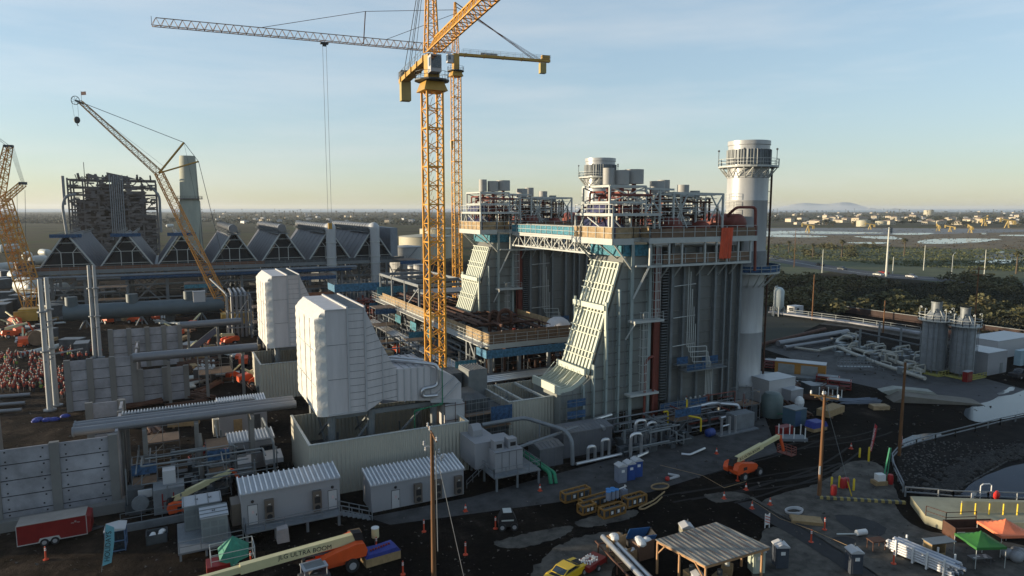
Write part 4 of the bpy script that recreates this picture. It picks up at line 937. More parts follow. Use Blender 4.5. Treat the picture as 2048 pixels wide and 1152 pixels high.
# ================================================================ AIR COOLED CONDENSER
t = T('air_cooled_condenser', 'long air cooled condenser of seven dark A-shaped bays on an elevated steel deck', 'condenser', (20, 282, 0), world=True)
ZD = 14.6; YF = 253.0; YB = 318.0
cx = [-28.5 + 16.35 * k for k in range(7)]
for k, x in enumerate(cx):
    m = M()
    for sg in (-1, 1):
        a = (x + sg * 7.7, ZD + .3); b = (x + sg * 1.0, ZD + 10.4); nx = .83 * sg * .28; nz_ = .55 * .28
        m.prism([a, b, (b[0] - nx * 2, b[1] - nz_), (a[0] - nx * 2, a[1] - nz_)], YF + .2, YB)
    bay = m.build('tube_panel', panelf, t)
    m = M()
    for sg in (-1, 1):
        for i in range(1, 9):
            yy = YF + i * (YB - YF) / 9; m.beam((x + sg * 7.75, yy, ZD + .4), (x + sg * 1.05, yy, ZD + 10.5), .1, .06)
        m.beam((x + sg * 1.2, YF, ZD + 10.6), (x + sg * 1.2, YB, ZD + 10.6), .35)
    m.build('panel_joint', steeld, bay)
    m = M()
    for sg in (-1, 1):
        m.beam((x + sg * 8.0, YF, ZD), (x + sg * .9, YF, ZD + 10.6), .42)
        m.beam((x + sg * 1.6, YF, ZD), (x + sg * 1.6, YF, ZD + 5.6), .22); m.beam((x + sg * 1.6, YF, ZD + 5.6), (x + sg * 3.2, YF, ZD + 7.6), .2)
    for z, hw in ((ZD + 1.8, 6.6), (ZD + 5.6, 4.2), (ZD + 8.6, 2.2)): m.beam((x - hw, YF, z), (x + hw, YF, z), .16)
    m.build('end_frame', steelw, t)
    M().prism([(x - 7, ZD + .2), (x + 7, ZD + .2), (x, ZD + 10)], YF + 1.2, YF + 1.3).build('bay_shade', dark, t)  # dark sheet stands in for the shaded inside of the bay
    m = M(); m.box(x - 2.2, YF - .5, ZD + 10.4, x + 2.2, YF + 30, ZD + 10.6); m.rail([(x - 2.2, YF - .5, ZD + 10.6), (x + 2.2, YF - .5, ZD + 10.6)], 1.1, 1, .06).rail([(x + 2.2, YF - .5, ZD + 10.6), (x + 2.2, YB, ZD + 10.6)], 1.1, 3, .07).rail([(x - 2.2, YF - .5, ZD + 10.6), (x - 2.2, YB, ZD + 10.6)], 1.1, 3, .07)
    m.build('top_walkway', steelg, t)
    if k < 3: M().box(x - 4.2, YF - .55, ZD + 10.3, x + 4.4, YF - .45, ZD + 11.4).build('walkway_net', bluen, t)
    if k >= 3:
        mm = M(); pts = [(x, YF + (2 if k < 5 else 0), 27.0), (x, YB, 27.0)]
        mm.tube(pts, 1.45, 16)
        for i in range(1, 16): yy = YF + 2 + i * 4; mm.tube([(x, yy, 27), (x, yy + .3, 27)], 1.6, 16)
        o = mm.build('steam_duct', panelf if False else cladg, t, smooth=True)
        m = M()
        for i in range(18): yy = YF + 3 + i * 3.4; m.beam((x + 1.3, yy, 26.6), (x + 1.9, yy, 25.2), .2).beam((x - 1.3, yy, 26.6), (x - 1.9, yy, 25.2), .2)
        m.build('duct_hanger', steelg, t)
    if k in (5, 6):
        M().tube([(x, YF, 27.0), (x, YF - 2.6, 27.2), (x, YF - 2.6, 5.5)], 1.75, 18, bend=2.0).build('steam_riser', mat('riser_white', (.45, .46, .47), .45, stretch=(1, 1, .3), var=.06, scale=.5), t, smooth=True)
        m = M()
        for z in (9, 13.5, 16, 21.5): m.lathe(x, YF - 2.6, [(1.8, z), (1.95, z + .05), (1.95, z + .3), (1.8, z + .35)], 18)
        m.build('stiffener_ring', steelw, t)
M().box(76.6, 253.5, ZD + 1, 79.4, 316, ZD + 12).build('wind_wall', mat('wind_wall_grey', (.22, .25, .29), .5, wave=((0, 1, 0), .8)), t)
m = M(); m.box(-38, YF - 2.2, ZD - .6, 82, YB, ZD); m.box(-38, YF - 2.3, ZD - 1.1, 82, YF - 2.1, ZD + .1); m.build('fan_deck', steelg, t)
M().box(-37.5, YF - 2.1, ZD + .1, 30, YF - 2.05, ZD + 1.1).build('deck_screen', mat('screen_rust', (.20, .09, .05), .8), t)
M().box(30, YF - 2.1, ZD + .1, 81, YF - 2.05, ZD + 1.1).build('deck_screen', steeld, t)
m = M().rail([(-38, YF - 2.3, ZD), (82, YF - 2.3, ZD)], 1.3, 2.5, .08); m.build('deck_railing', steelg, t)
m = M()
for i, (z, r) in enumerate(((ZD - 1.9, .42), (ZD - 2.7, .35), (ZD - 1.9, .3))): m.tube([(-26 if i else -36, YF - 3.4 - i * .9, z), (62, YF - 3.4 - i * .9, z)], r, 8)
m.build('service_pipe', galv, t)
m = M(); m.tube([(-14, YF - 4.2, ZD - 2.8), (60, YF - 4.2, ZD - 2.8)], .6, 8); m.build('service_pipe', bluen, t)
m = M(); cxs = [-36 + i * 11.7 for i in range(11)]
for yy in (YF + 1, YF + 22, YF + 43):
    for x in cxs: m.beam((x, yy, 0), (x, yy, ZD - .6), .9)
    for i in range(0, 10):
        a, b = cxs[i], cxs[i + 1]
        if i % 2 == 0: m.beam((a, yy, 1), (b, yy, ZD - 1), .35).beam((b, yy, 1), (a, yy, ZD - 1), .35)
    for z in (4.5, 9): m.beam((-36, yy, z), (81, yy, z), .3, .5)
for x in cxs:
    for i in range(2): m.beam((x, YF + 1 + i * 21, 1), (x, YF + 22 + i * 21, ZD - 1), .3)
m.build('support_frame', galv, t)
clutter(41, 130, -34, 78, YF - 8, YF + 50, 0, 1, 6, 5).build('ground_equipment', steeld, t)
clutter(42, 26, -34, 78, YF - 12, YF + 20, 0, 1, 4, 3).build('ground_equipment', galv, t)
# big slate header duct in front of it
t = T('steam_header_duct', 'big slate grey horizontal duct with three upright stubs, low in front of the condenser', 'duct', (-6, 225, 0), world=True)
M().tube([(-27.2, 225, 4.6), (14.5, 225, 4.6)], 2.35, 24).build('duct_barrel', bigpipe, t, smooth=True)
for x in (-25.2, -10.2, 4.9): M().cyl(x, 225, 5, 9.2, 1.55, 20).build('upright_stub', bigpipe, t, smooth=True)
m = M()
for x in (-20, -15, -5, 0, 9): m.tube([(x, 225, 4.6), (x + .3, 225, 4.6)], 2.45, 24)
m.build('seam_ring', bigpipe, t)
m = M()
for x in (-22, -8, 8): m.beam((x - 1.5, 223.5, 0), (x, 224, 2.8), .3).beam((x + 1.5, 223.5, 0), (x, 224, 2.8), .3).beam((x, 226, 0), (x, 226, 3), .4)
m.build('saddle', galv, t)
# pipe riser tower
t = T('pipe_tower', 'open steel frame holding four upright pipes behind the rear intake house', 'pipe tower', (15.8, 191, 0), world=True)
m = M()
for x in (13, 18.6):
    for y in (188, 193): m.beam((x, y, 0), (x, y, 11.6), .35)
for z in (3, 7, 11.4):
    for y in (188, 193): m.beam((13, y, z), (18.6, y, z), .25)
    for x in (13, 18.6): m.beam((x, 188, z), (x, 193, z), .25)
m.beam((13, 188, 3), (18.6, 188, 11.2), .22).beam((13, 193, 11), (18.6, 193, 3), .2); m.beam((13, 193, 11.6), (10.5, 216, 13.5), .35)
m.build('frame', galv, t)
for x in (14.2, 15.3, 16.4, 17.5): M().tube([(x, 190, .2), (x, 190, 11.8), (x, 198, 12.2)], .36, 8, bend=.8).build('riser_pipe', cladg, t, smooth=True)
# wind turbine-deck: old boiler
bc = atd(240, 500, 400)
t = T('old_boiler_house', 'dark derelict open-frame boiler house of the old plant on the horizon at left', 'boiler house', (bc.x, bc.y, 0), world=True)
x0, x1 = bc.x - 22.5, bc.x + 21; y0, y1 = bc.y - 14, bc.y + 14; zt = 51
m = M(); xs = [x0 + (x1 - x0) * i / 6 for i in range(7)]; ys = [y0, (y0 + y1) / 2, y1]
for x in xs:
    for y in ys: m.beam((x, y, 0), (x, y, zt - (0 if x < x1 - 8 else 2)), .8)
for i in range(12):
    z = 4 + i * 4.2
    for y in ys: m.beam((x0, y, z), (x1, y, z), .5, .7)
    for x in xs: m.beam((x, y0, z), (x, y1, z), .5, .7)
for i in range(0, 6):
    for kk in range(0, 10, 3):
        z = 6 + kk * 4.2
        if (i + kk) % 2: m.beam((xs[i], y0, z), (xs[i + 1], y0, z + 8), .5)
        else: m.beam((xs[i + 1], y0, z), (xs[i], y0, z + 8), .5)
m.build('steel_frame', oldst, t)
m = M(); m.box(x0 + 3, y0 + 5, 4, x0 + 19, y1 - 4, zt - 12).box(x0 + 16, y0 + 5, 8, x0 + 26, y1 - 6, zt - 3).box(x0 + 22, y0 + 3, 12, x1 - 6, y1 - 5, zt - 7).box(x0 + 8, y0 + 6, 30, x0 + 17, y1 - 6, zt - 6).box(x1 - 9, y0 + 2, 6, x1 - 1, y1 - 6, 30).box(x0 + 9, y0 + 1, 3, x1 - 1, y0 + 3, 16)
m.build('furnace_block', mat('furnace_brown', (.085, .072, .068), .8, 0, .6, .25), t)
m = M(); rnd = random.Random(9)
for _ in range(620):
    x = rnd.uniform(x0, x1 - 2); z = rnd.uniform(3, zt - 3); y = y0 - rnd.uniform(0.2, 2)
    m.box(x, y, z, x + rnd.uniform(.4, 4), y + .6, z + rnd.uniform(.2, 1.4))
m.build('platform', oldst, t)
m = M()
for i in range(7): x = x0 + 20.5 + i * 1.05; m.tube([(x, y0 - 2.4, 16 + (i % 3) * 2), (x, y0 - 2.4, zt + 2 - (i % 2) * 1.2)], .28, 6)
m.tube([(x0 - 1.5, y0 - 1, 14), (x0 - 3, y0 - 1, 36), (x0 - 1, y0 - 1, 41), (x0 + 4, y0 - 1, 42)], .7, 8, bend=3); m.tube([(x1 + 1.5, y0, 20), (x1 + 1.7, y0, 42), (x1 - 3, y0, 47)], .7, 8, bend=3)
m.tube([(x0 - 2, y0, 36), (x0 - 2, y0, zt + 1)], .8, 8); m.build('riser_pipe', mat('old_pipe', (.24, .26, .28), .5), t)
m = M()
for _ in range(40): x = rnd.uniform(x0, x1); m.beam((x, y0 + rnd.uniform(0, 20), zt - 1), (x, y0 + 2, zt + rnd.uniform(.5, 2.5)), rnd.uniform(.3, 1.2))
m.prism([(x0 + 10, zt), (x0 + 18, zt), (x0 + 10, zt + 2.8)], y0, y0 + 6).prism([(x0 + 19, zt), (x0 + 34, zt), (x0 + 29, zt + 1.4), (x0 + 19, zt + 3.6)], y0 + 2, y0 + 9)
m.beam((x0 + 8, y0 + 5, zt), (x0 + 8, y0 + 5, zt + 9), .3); m.build('roof_vent', oldst, t)
# silver vessel beside
sc_ = atd(386, 520, 405)
t = T('old_chimney', 'weathered pale concrete chimney leaning over the condenser line behind the crawler crane', 'chimney', (sc_.x, sc_.y, 0), world=True)
M().lathe(sc_.x, sc_.y, [(6.1, 0), (6.0, 20), (5.7, 38), (5.2, 39.5), (4.6, 60), (4.3, 65), (3.9, 65), (3.9, 64)], 28).build('shaft', oldc, t, smooth=True)
m = M(); m.lathe(sc_.x, sc_.y, [(6.0, 39.5), (7.2, 39.5), (7.2, 40), (6.0, 40)], 24)
ring = [(sc_.x + 7.1 * math.cos(math.pi * i / 8), sc_.y + 7.1 * math.sin(math.pi * i / 8), 40) for i in range(17)]; m.rail(ring, 1.3, 3, .12)
m.beam((sc_.x + 4.5, sc_.y - 5, 0), (sc_.x + 3.6, sc_.y - 2, 60), .5).beam((sc_.x + 6, sc_.y - 3, 10), (sc_.x + 3.8, sc_.y - 2, 62), .3); m.build('ladder_ring', oldst, t)
# storage tanks
def tank(label, u, v, r, h, mt, top=None):
    x, y = at(u, v); t = T('storage_tank', label, 'tank', (x, y, 0), world=True, group='storage tanks behind the cranes')
    M().lathe(x, y, [(r, 0), (r, h), (r * .98, h + .1), (0.3, h + r * .09)], 40).build('shell', mt, t, smooth=True)
    m = M(); m.lathe(x, y, [(r + .05, h - .4), (r + .15, h - .4), (r + .15, h - .1), (r + .05, h - .1)], 40)
    for i in range(12): a = 3.3 + i * .16; m.beam((x + (r + .3) * math.cos(a), y + (r + .3) * math.sin(a), i * h / 12), (x + (r + .3) * math.cos(a + .16), y + (r + .3) * math.sin(a + .16), (i + 1) * h / 12), .4, .2)
    m.build('stair', steelg, t); return t
tb = mat('tank_beige', (.50, .46, .34), .6, var=.1, scale=.3, stretch=(1, 1, .1))
tank('large beige storage tank right of the condenser', 852, 515, 18.5, 15, tb)
tank('white-roofed beige tank beyond the large beige one', 880, 497, 17, 17, tb)
tank('medium pale grey tank right beside the condenser end', 812, 552, 8.0, 15, ventm)
tank('small white round tank in front of the beige tanks', 842, 566, 3.4, 8.5, white)
tank('small white round tank just left of another small one', 826, 563, 2.4, 7.5, white)
# ================================================================ STEAM TURBINE BUILDING
t = T('turbine_hall_frame', 'long low steel turbine hall deck with tan plywood parapets behind the near tower crane', 'steel building', (57, 137, 0), world=True)
X0, X1, Y0, Y1, ZD = 48.2, 66.2, 103.0, 172.0, 10.7
m = M(); m.box(X0, Y0, ZD - .5, X1, Y1, ZD); m.box(X0 - .15, Y0, ZD - .7, X0, Y1, ZD + .15); m.box(X0 - .15, Y0 - .15, ZD - .7, X1, Y0, ZD + .15)
m.box(X0 - 1.6, Y0, ZD - .25, X0 - .15, Y1, ZD - .1)
m.build('deck', steelw, t)
m = M()
for y in [Y0 + i * 2.42 for i in range(29)]: m.box(X0 - .02, y, ZD + .18, X0 + .05, y + 2.36, ZD + 1.9)
m.build('plywood_parapet', ply, t)
m = M()
for y in [Y0 + i * 2.42 for i in range(16)]: m.box(X1 - .05, y + 4, ZD + .18, X1 + .02, y + 6.36, ZD + 1.9)
m.build('plywood_parapet', ply, t)
m = M()
for x in [X0 + i * 2.25 for i in range(8)]: m.box(x, Y0 - .02, ZD + .18, x + 2.2, Y0 + .05, ZD + 2.3)
m.build('plywood_parapet', plyd, t, label='plywood parapet, brown for shade, along the shaded near end')  # darker plywood colour carries the shade of this end
m = M(); m.rail([(X0 - 1.5, Y1, ZD - .1), (X0 - 1.5, Y0 - .2, ZD - .1), (X1, Y0 - .2, ZD - .1)], 1.9, 2.0, .06, 2); m.build('railing', steelw, t)
m = M(); m.box(X0 - 1.2, Y0 - 1.3, ZD - 2.0, X0 - 1.1, Y0 + 3, ZD - .6).box(X0 - 1.2, Y0 - 1.3, ZD - 2.0, X1, Y0 - 1.2, ZD - .6); m.build('safety_net', mat('net_blue_bright', (.05, .17, .29), .7, var=.5, scale=2.5), t)
m = M()
for y in (128, 139, 150): m.box(X0 - .9, y, ZD - 3.4, X0 - .8, y + 4, ZD - 1.6)
m.box(47, 168, ZD + 1, 55, 168.1, ZD + 3.4); m.build('safety_net', tealn, t)
m = M()
ysl = [Y0 + .3 + i * 9.8 for i in range(8)]
for x in (X0 + .2, 54, 60, X1 - .3):
    for y in ysl: m.beam((x, y, 0), (x, y, ZD - .5), .55 if x > 50 else .65)
for i in range(7):
    y = ysl[i]
    if i in (0, 2, 4, 6): m.beam((X0 + .2, y + .5, 1.5), (X0 + .2, y + 8.5, ZD - .8), .5, .5)
    m.beam((X0 + .2, y, 5.2), (X0 + .2, y + 9.8, 5.2), .35, .4)
for y in ysl[:3]: m.beam((X0, y, 5.4), (X1, y, 5.4), .35, .5)
m.build('column_frame', galv, t)
m = M(); m.box(X0 + 3, Y0 + 5, 0, X1 - 2, Y1 - 2, 8.2); m.build('inner_plant', dark, t)  # dark box stands in for the shade under the deck
clutter(51, 60, X0 + 1, X1 - 1, Y0 + .5, Y0 + 9, 0, .6, 2.4, 4.5).build('equipment', steelg, t)
pipes(52, 40, X0 + .5, X1, Y0 + .3, Y0 + 5, .5, 9.5, .1, .3).build('pipework', rust, t)
pipes(53, 40, X0 + .5, X1, Y0 - .2, Y0 + 4, .5, 9.5, .04, .08).build('scaffold_tube', galv, t)
pipes(54, 70, X0 - .9, X0 + 2, Y0, Y1, .5, 9.5, .05, .2).build('pipework', steelg, t)
m = M(); m.tube([(52.5, 116, 12.1), (52.5, 170, 12.1)], .55, 10).tube([(55, 125, 12.0), (55, 168, 12.0)], .42, 10)
for x, y, r in ((54.8, 113, 1.3), (53.6, 114.5, .95)):
    pts = [(x, y, 10.8), (x, y, 13.5)] + [(x + r - r * math.cos(a), y, 13.5 + r * 1.15 * math.sin(a)) for a in [math.pi * k / 8 for k in range(1, 8)]] + [(x + 2 * r, y, 13.5), (x + 2 * r, y, 10.8)]
    m.tube(pts, .36, 10)
m.build('rust_pipe', rust, t, smooth=True)
pipes(55, 90, X0 + .8, X1 - 1, Y0 + 2, Y1 - 4, 10.9, 12.6, .08, .3, vert=.25).build('deck_pipework', rust, t)
clutter(56, 120, X0 + 1, X1 - 1, Y0 + 1, Y1 - 3, ZD + .02, .3, 2.0, 1.5).build('deck_equipment', steeld, t)
clutter(57, 40, X0 + 1, X1 - 1, Y0 + 1, Y1 - 3, ZD + .02, .2, .9, 1.3).build('deck_equipment', galv, t)
m = M(); m.tube([(59, Y0 + 10, 12), (59, 150, 12)], .12, 6); m.build('green_hose', greenp, t)
m = M()   # gantry over the far half
for y in (140, 150, 160, 170):
    for x in (X0 + .3, 62): m.beam((x, y, ZD), (x, y, ZD + 6.4), .4)
    m.beam((X0, y, ZD + 6.4), (62.3, y, ZD + 6.4), .4, .7)
for x in (X0 + .3, 62): m.beam((x, 140, ZD + 6.4), (x, 170, ZD + 6.4), .35, .6)
m.beam((X0 + .3, 140, ZD + 6), (X0 + .3, 150, ZD + .5), .25); m.box(X0 + 2, 141, ZD + 4.2, 62, 149, ZD + 4.6)
m.build('gantry_frame', galv, t)
m = M()
for k in range(4): m.tube([(45.9 - k * .55, 168, 5.8 - .12 * k), (45.9 - k * .55, 101.2 - k * .6, 5.8 - .12 * k), (64.5, 101.2 - k * .6, 5.8 - .12 * k)], .24, 8, bend=.6)
m.build('pipe_bundle', alum, t, smooth=True)
m = M(); 
for y in range(104, 168, 8): m.beam((44.5, y, 0), (44.5, y, 5.3), .3).beam((43.8, y, 5.3), (46.6, y, 5.3), .25)
for x in range(48, 64, 5): m.beam((x, 100, 0), (x, 100, 5.3), .25)
m.box(46, 99.2, 3.5, 64, 99.3, 4.9); m.build('pipe_support', galv, t)
m = M().box(45.5, 98.9, 3.2, 64, 99.0, 4.6); m.build('net', bluen, t)
# tarpaulin covered lump at the end of the deck
m = M(); m.ball((64.8, 108, 11.6), 2.3, 14, 8, (1, 1.3, .95)); m.ball((62.5, 107, 11.2), 1.3, 10, 6, (1.2, 1, .9))
o = m.build('covered_equipment', mat('sheet_white', (.62, .60, .60), .6, bump=1.2, bscale=1.2, var=.05), None, smooth=True); tag(o, 'equipment lump wrapped in white sheeting at the near end of the turbine deck', 'covered load')
# ground equipment between intake house and turbine deck
t = T('skid_cabin', 'low grey equipment cabins with a sunlit frame left of the near tower crane', 'equipment', (38, 125, 0), world=True)
m = M(); m.box(36.5, 118, 0, 41, 124, 3.6).box(42, 121, 0, 45.5, 126, 4.6); m.build('cabin_body', steelg, t)
m = M()
for y in (128, 134, 140):
    for x in (37, 44): m.beam((x, y, 0), (x, y, 6.4), .25)
    m.beam((37, y, 6.4), (44, y, 6.4), .25)
m.beam((37, 128, 6.4), (37, 140, 6.4), .3).beam((44, 128, 6.4), (44, 140, 6.4), .3); m.build('open_frame', galv, t)
M().box(37.5, 130, 2.8, 39.5, 139, 5.2).build('panel', lumber, t)
clutter(61, 60, 27, 46, 104, 150, 0.03, .8, 3.5, 2.6).build('stored_part', steeld, t)
clutter(62, 26, 27, 46, 104, 150, 0.03, .4, 2.0, 2.0).build('stored_part', bluen, t)
# scaffold clusters beyond
t = T('blue_scaffold', 'blue netted scaffold platforms around red pipework left of the turbine deck', 'scaffold', (45, 182, 0), world=True)
m = M()
for x in (38, 41, 44, 47, 50): 
    for y in (176, 180, 184): m.beam((x, y, 0), (x, y, 15), .1)
for z in (3, 6, 9, 12, 14.5):
    for y in (176, 180, 184): m.beam((38, y, z), (50, y, z), .1)
m.build('tube_frame', galv, t)
M().box(38, 175.8, 12.4, 50, 175.9, 14.4).box(37.9, 175.8, 12.4, 38, 184, 14.2).box(46, 172, 8, 51, 172.1, 9.5).build('safety_net', mat('net_blue_bright', (0, 0, 0)), t)
M().box(26, 178, 10.6, 38, 178.1, 12.4).box(26, 178, 10.6, 26.1, 196, 12.4).build('plywood_screen', mat('ply_rust', (.26, .11, .06), .8), t)
pipes(63, 46, 34, 50, 172, 182, .5, 11, .15, .4).build('pipework', redp, t)
clutter(64, 60, 20, 50, 170, 215, 0.03, 1, 5, 4).build('equipment', steeld, t)
# ================================================================ PRECAST FIREWALLS
def firewall(label, xs, y, h, rows=5, th=.35, holes=False, ytag=None):
    t = T('firewall', label, 'wall', ((xs[0] + xs[-1]) / 2, y, 0), world=True, group='precast concrete firewalls')
    rh = h / rows
    for i in range(len(xs) - 1):
        for r in range(rows):
            M().box(xs[i] + .3, y + .1, r * rh + .05, xs[i + 1] - .3, y + .1 + th * .6, (r + 1) * rh - .06).build('panel', conc, t)
    M().box(xs[0], y + .2, 0, xs[-1], y + .26, h - .1).build('joint_filler', dark, t)
    for x in xs:
        M().box(x - .45, y - .12, 0, x + .45, y + th + .2, h + .12).build('pilaster', concb, t)
    if holes:
        m = M()
        for i in range(len(xs) - 1):
            for r in range(rows):
                for (fx, fz) in ((.15, .2), (.8, .25), (.15, .8), (.85, .8)):
                    x = xs[i] + .3 + fx * (xs[i+1] - xs[i] - .6); z = (r + fz) * rh; m.box(x - .08, y + .08, z - .08, x + .08, y + .1, z + .08)
        m.build('lifting_hole', dark, t)
    return t
firewall('large near precast concrete wall with lifting holes behind the red trailer', [-29.5, -23.5, -17.6, -12.2, -6.7], 85.6, 8.7, 5, holes=True)
firewall('tall mid precast wall beside the twin steel columns', [-16.1, -12.9, -9.6, -6.4], 132, 8.7, 5)
firewall('lower precast wall continuing right of the tall mid wall', [-5.5, -1.7, 1.7], 132.1, 6.0, 4)
firewall('farthest precast wall under the slate duct', [-11.8, -8.4, -5.0, -1.8, 1.3], 163, 8.6, 5)
firewall('small single bay concrete wall in front of the mid wall', [-11.1, -7.2], 109, 6.8, 3)
firewall('low concrete wall behind the near wall at the left', [-18.5, -15.6, -12.2], 96.5, 5.2, 3)
t = T('firewall', 'edge-on concrete return wall at the right end of the near wall', 'wall', (-6.2, 91.5, 0), world=True, group='precast concrete firewalls')
for y0_, y1_, h_ in ((86.4, 90, 8.9), (90.5, 94, 9.0), (94.5, 98, 9.4)):
    M().box(-6.5, y0_, 0, -6.2, y1_, h_).build('panel', conc, t); M().box(-6.7, y1_, 0, -5.95, y1_ + .5, h_ + .15).build('pilaster', concb, t)
t = T('firewall', 'edge-on concrete return wall at the right end of the mid wall', 'wall', (-6, 138, 0), world=True, group='precast concrete firewalls')
for y0_, y1_, h_ in ((132.8, 137, 8.9), (137.6, 142, 9.2)):
    M().box(-6.2, y0_, 0, -5.9, y1_, h_).build('panel', conc, t); M().box(-6.4, y1_, 0, -5.7, y1_ + .5, h_ + .15).build('pilaster', concb, t)
# plinths
o = M().box(-30, 84.6, 0.02, -5.6, 86.6, 1.15).build('wall_plinth', concb); tag(o, 'concrete plinth running under the near precast wall', 'plinth')
# ================================================================ BIG CLAD PIPES ON POSTS
def bigpipe_run(label, x0, x1, specs, posts, grp='grey clad pipes carried on posts'):
    y = specs[0][0]; t = T('overhead_pipe', label, 'pipe', ((x0 + x1) / 2, y, 0), world=True, group=grp)
    for (yy, z, r) in specs:
        m = M().tube([(x0, yy, z), (x1, yy, z)], r, 20); p = m.build('pipe_barrel', cladg, t, smooth=True)
        m = M()
        for i in range(1, int((x1 - x0) / 3)): m.tube([(x0 + i * 3, yy, z), (x0 + i * 3 + .12, yy, z)], r + .03, 20)
        m.tube([(x0 - .12, yy, z), (x0 + .05, yy, z)], r + .1, 20); m.build('clamp_ring', galv, p)
    for x in posts:
        m = M(); m.beam((x, y, 0), (x, y, specs[0][1] - specs[0][2]), .5).beam((x, y - 1.2, specs[0][1] - specs[0][2] - .3), (x, specs[-1][0] + 1, specs[0][1] - specs[0][2] - .3), .4); m.build('post', concb, t)
    return t
bigpipe_run('triple grey overhead pipes between the near concrete wall and the front intake house', -10.6, 13.6, [(88, 9.0, .48), (89.3, 9.15, .36), (90.3, 9.2, .34)], [-3.6, 1.9, 8.2])
bigpipe_run('single grey overhead pipe farther back, from the mid wall to the rear intake house', -6.2, 13.6, [(129.5, 8.8, .78)], [-1, 5, 11])
bigpipe_run('grey overhead pipe behind the farthest concrete wall', 1.5, 14, [(164, 8.4, .8)], [3, 9])
for (u, v) in ((438, 712),):
    pass
t = T('cable_tray', 'ribbed white cable tray cover running beside the triple overhead pipes', 'cable tray', (0, 91.6, 0), world=True)
M().box(-6, 91.0, 9.2, 9, 92.0, 9.5).build('tray', galv, t); m = M()
for i in range(45): m.box(-6 + i * .33, 90.95, 9.5, -5.85 + i * .33, 92.05, 9.66)
m.build('tray_rib', roofw, t); M().beam((-5.5, 91.5, 0), (-5.5, 91.5, 9.2), .3).beam((1.9, 91.5, 0), (1.9, 91.5, 9.2), .3).beam((8.2, 91.5, 0), (8.2, 91.5, 9.2), .3).build('post', concb, t)
# transformer bay
t = T('transformer', 'grey transformer with fan and marked tank in the dark bay right of the near wall', 'transformer', (-1.6, 82, 0), world=True)
M().box(-2.9, 80.6, .6, .2, 83.2, 3.4).build('tank', galv, t)
m = M(); m.box(-1.9, 82, 3.4, -.6, 83.4, 4.9).box(-4.4, 82.2, 2.2, -3.0, 82.6, 3.0); m.build('control_box', white, t)
m = M(); m.lathe(0, 0, [(.75, 0), (.85, 0), (.85, .3), (.75, .3)], 20); m2 = M()
for i in range(len(m.v)): p = m.v[i]; m.v[i] = (-4.2 + p[0], 81.4 + p[2], 1.9 + p[1])
for i in range(6): a = i * math.pi / 3; m.beam((-4.2, 81.5, 1.9), (-4.2 + .75 * math.cos(a), 81.5, 1.9 + .75 * math.sin(a)), .1)
m.build('fan', galv, t)
m = M()
for dx in (.9, 2.0): m.beam((-2.9 + dx, 80.58, 1.2), (-2.9 + dx, 80.58, 2.9), .12)
m.beam((-2, 80.57, 2.05), (-.9, 80.57, 2.05), .12); m.build('tank_mark', redv, t)
clutter(71, 46, -5.6, 9, 80, 96, 0.03, .5, 2.4, 3.2).build('bay_equipment', steeld, t)
pipes(72, 40, -5.6, 11, 80, 96, .3, 6, .05, .14).build('bay_pipework', steelg, t)
m = M().rail([(-6, 79.2, .8), (1.8, 79.2, .8)], 1.2, 1.6, .05); m.box(-6, 79, 0, 1.8, 79.3, .8); m.build('bay_railing', galv, t)
M().tube([(2.2, 86.8, 0), (2.2, 86.8, 6.3), (2.2, 86.8, 7.2)], [.28, .28, .18], 10).build('bushing_post', concb, t)
# ================================================================ TALL TWIN STEEL COLUMNS
def twin(label, pts, zt, arms):
    t = T('steel_column_pair', label, 'columns', (pts[0][0], pts[0][1], 0), world=True, group='twin tall steel columns')
    for (x, y) in pts:
        m = M().tube([(x, y, 0), (x, y, zt)], [.46, .33], 14); c = m.build('column', mat('column_white_grey', (.36, .38, .39), .5, var=.1), t, smooth=True)
        m = M(); m.cyl(x, y, .02, .25, 1.0, 14)
        for z in (zt * .45, zt * .75): m.lathe(x, y, [(.6, z), (.74, z), (.74, z + .22), (.6, z + .22)], 12)
        m.build('flange', galv, c)
    m = M()
    for z, l in arms: m.beam((pts[0][0], pts[0][1], z), (pts[1][0] + l, pts[1][1], z + .2), .22).beam((pts[0][0], pts[0][1] - .6, z - 1), (pts[1][0] + .2, pts[1][1] - .6, z - .8), .2)
    m.build('tie_arm', galv, t)
twin('nearer pair of tall pale steel columns rising beside the crowd', [at(100.5, 821), at(113, 812)], 22.4, ((9.5, 4.5), (15, 1)))
twin('farther pair of tall pale steel columns rising behind the mid concrete wall', [at(190.5, 716), at(200.5, 716)], 21.3, ((8, 1), (15, 4)))
x, y = at(1, 905)
o = M().tube([(x, y, 0), (x, y, 5.5)], [.4, .3], 12).build('concrete_post', concb); tag(o, 'pale concrete post at the far left edge above the near wall', 'post')
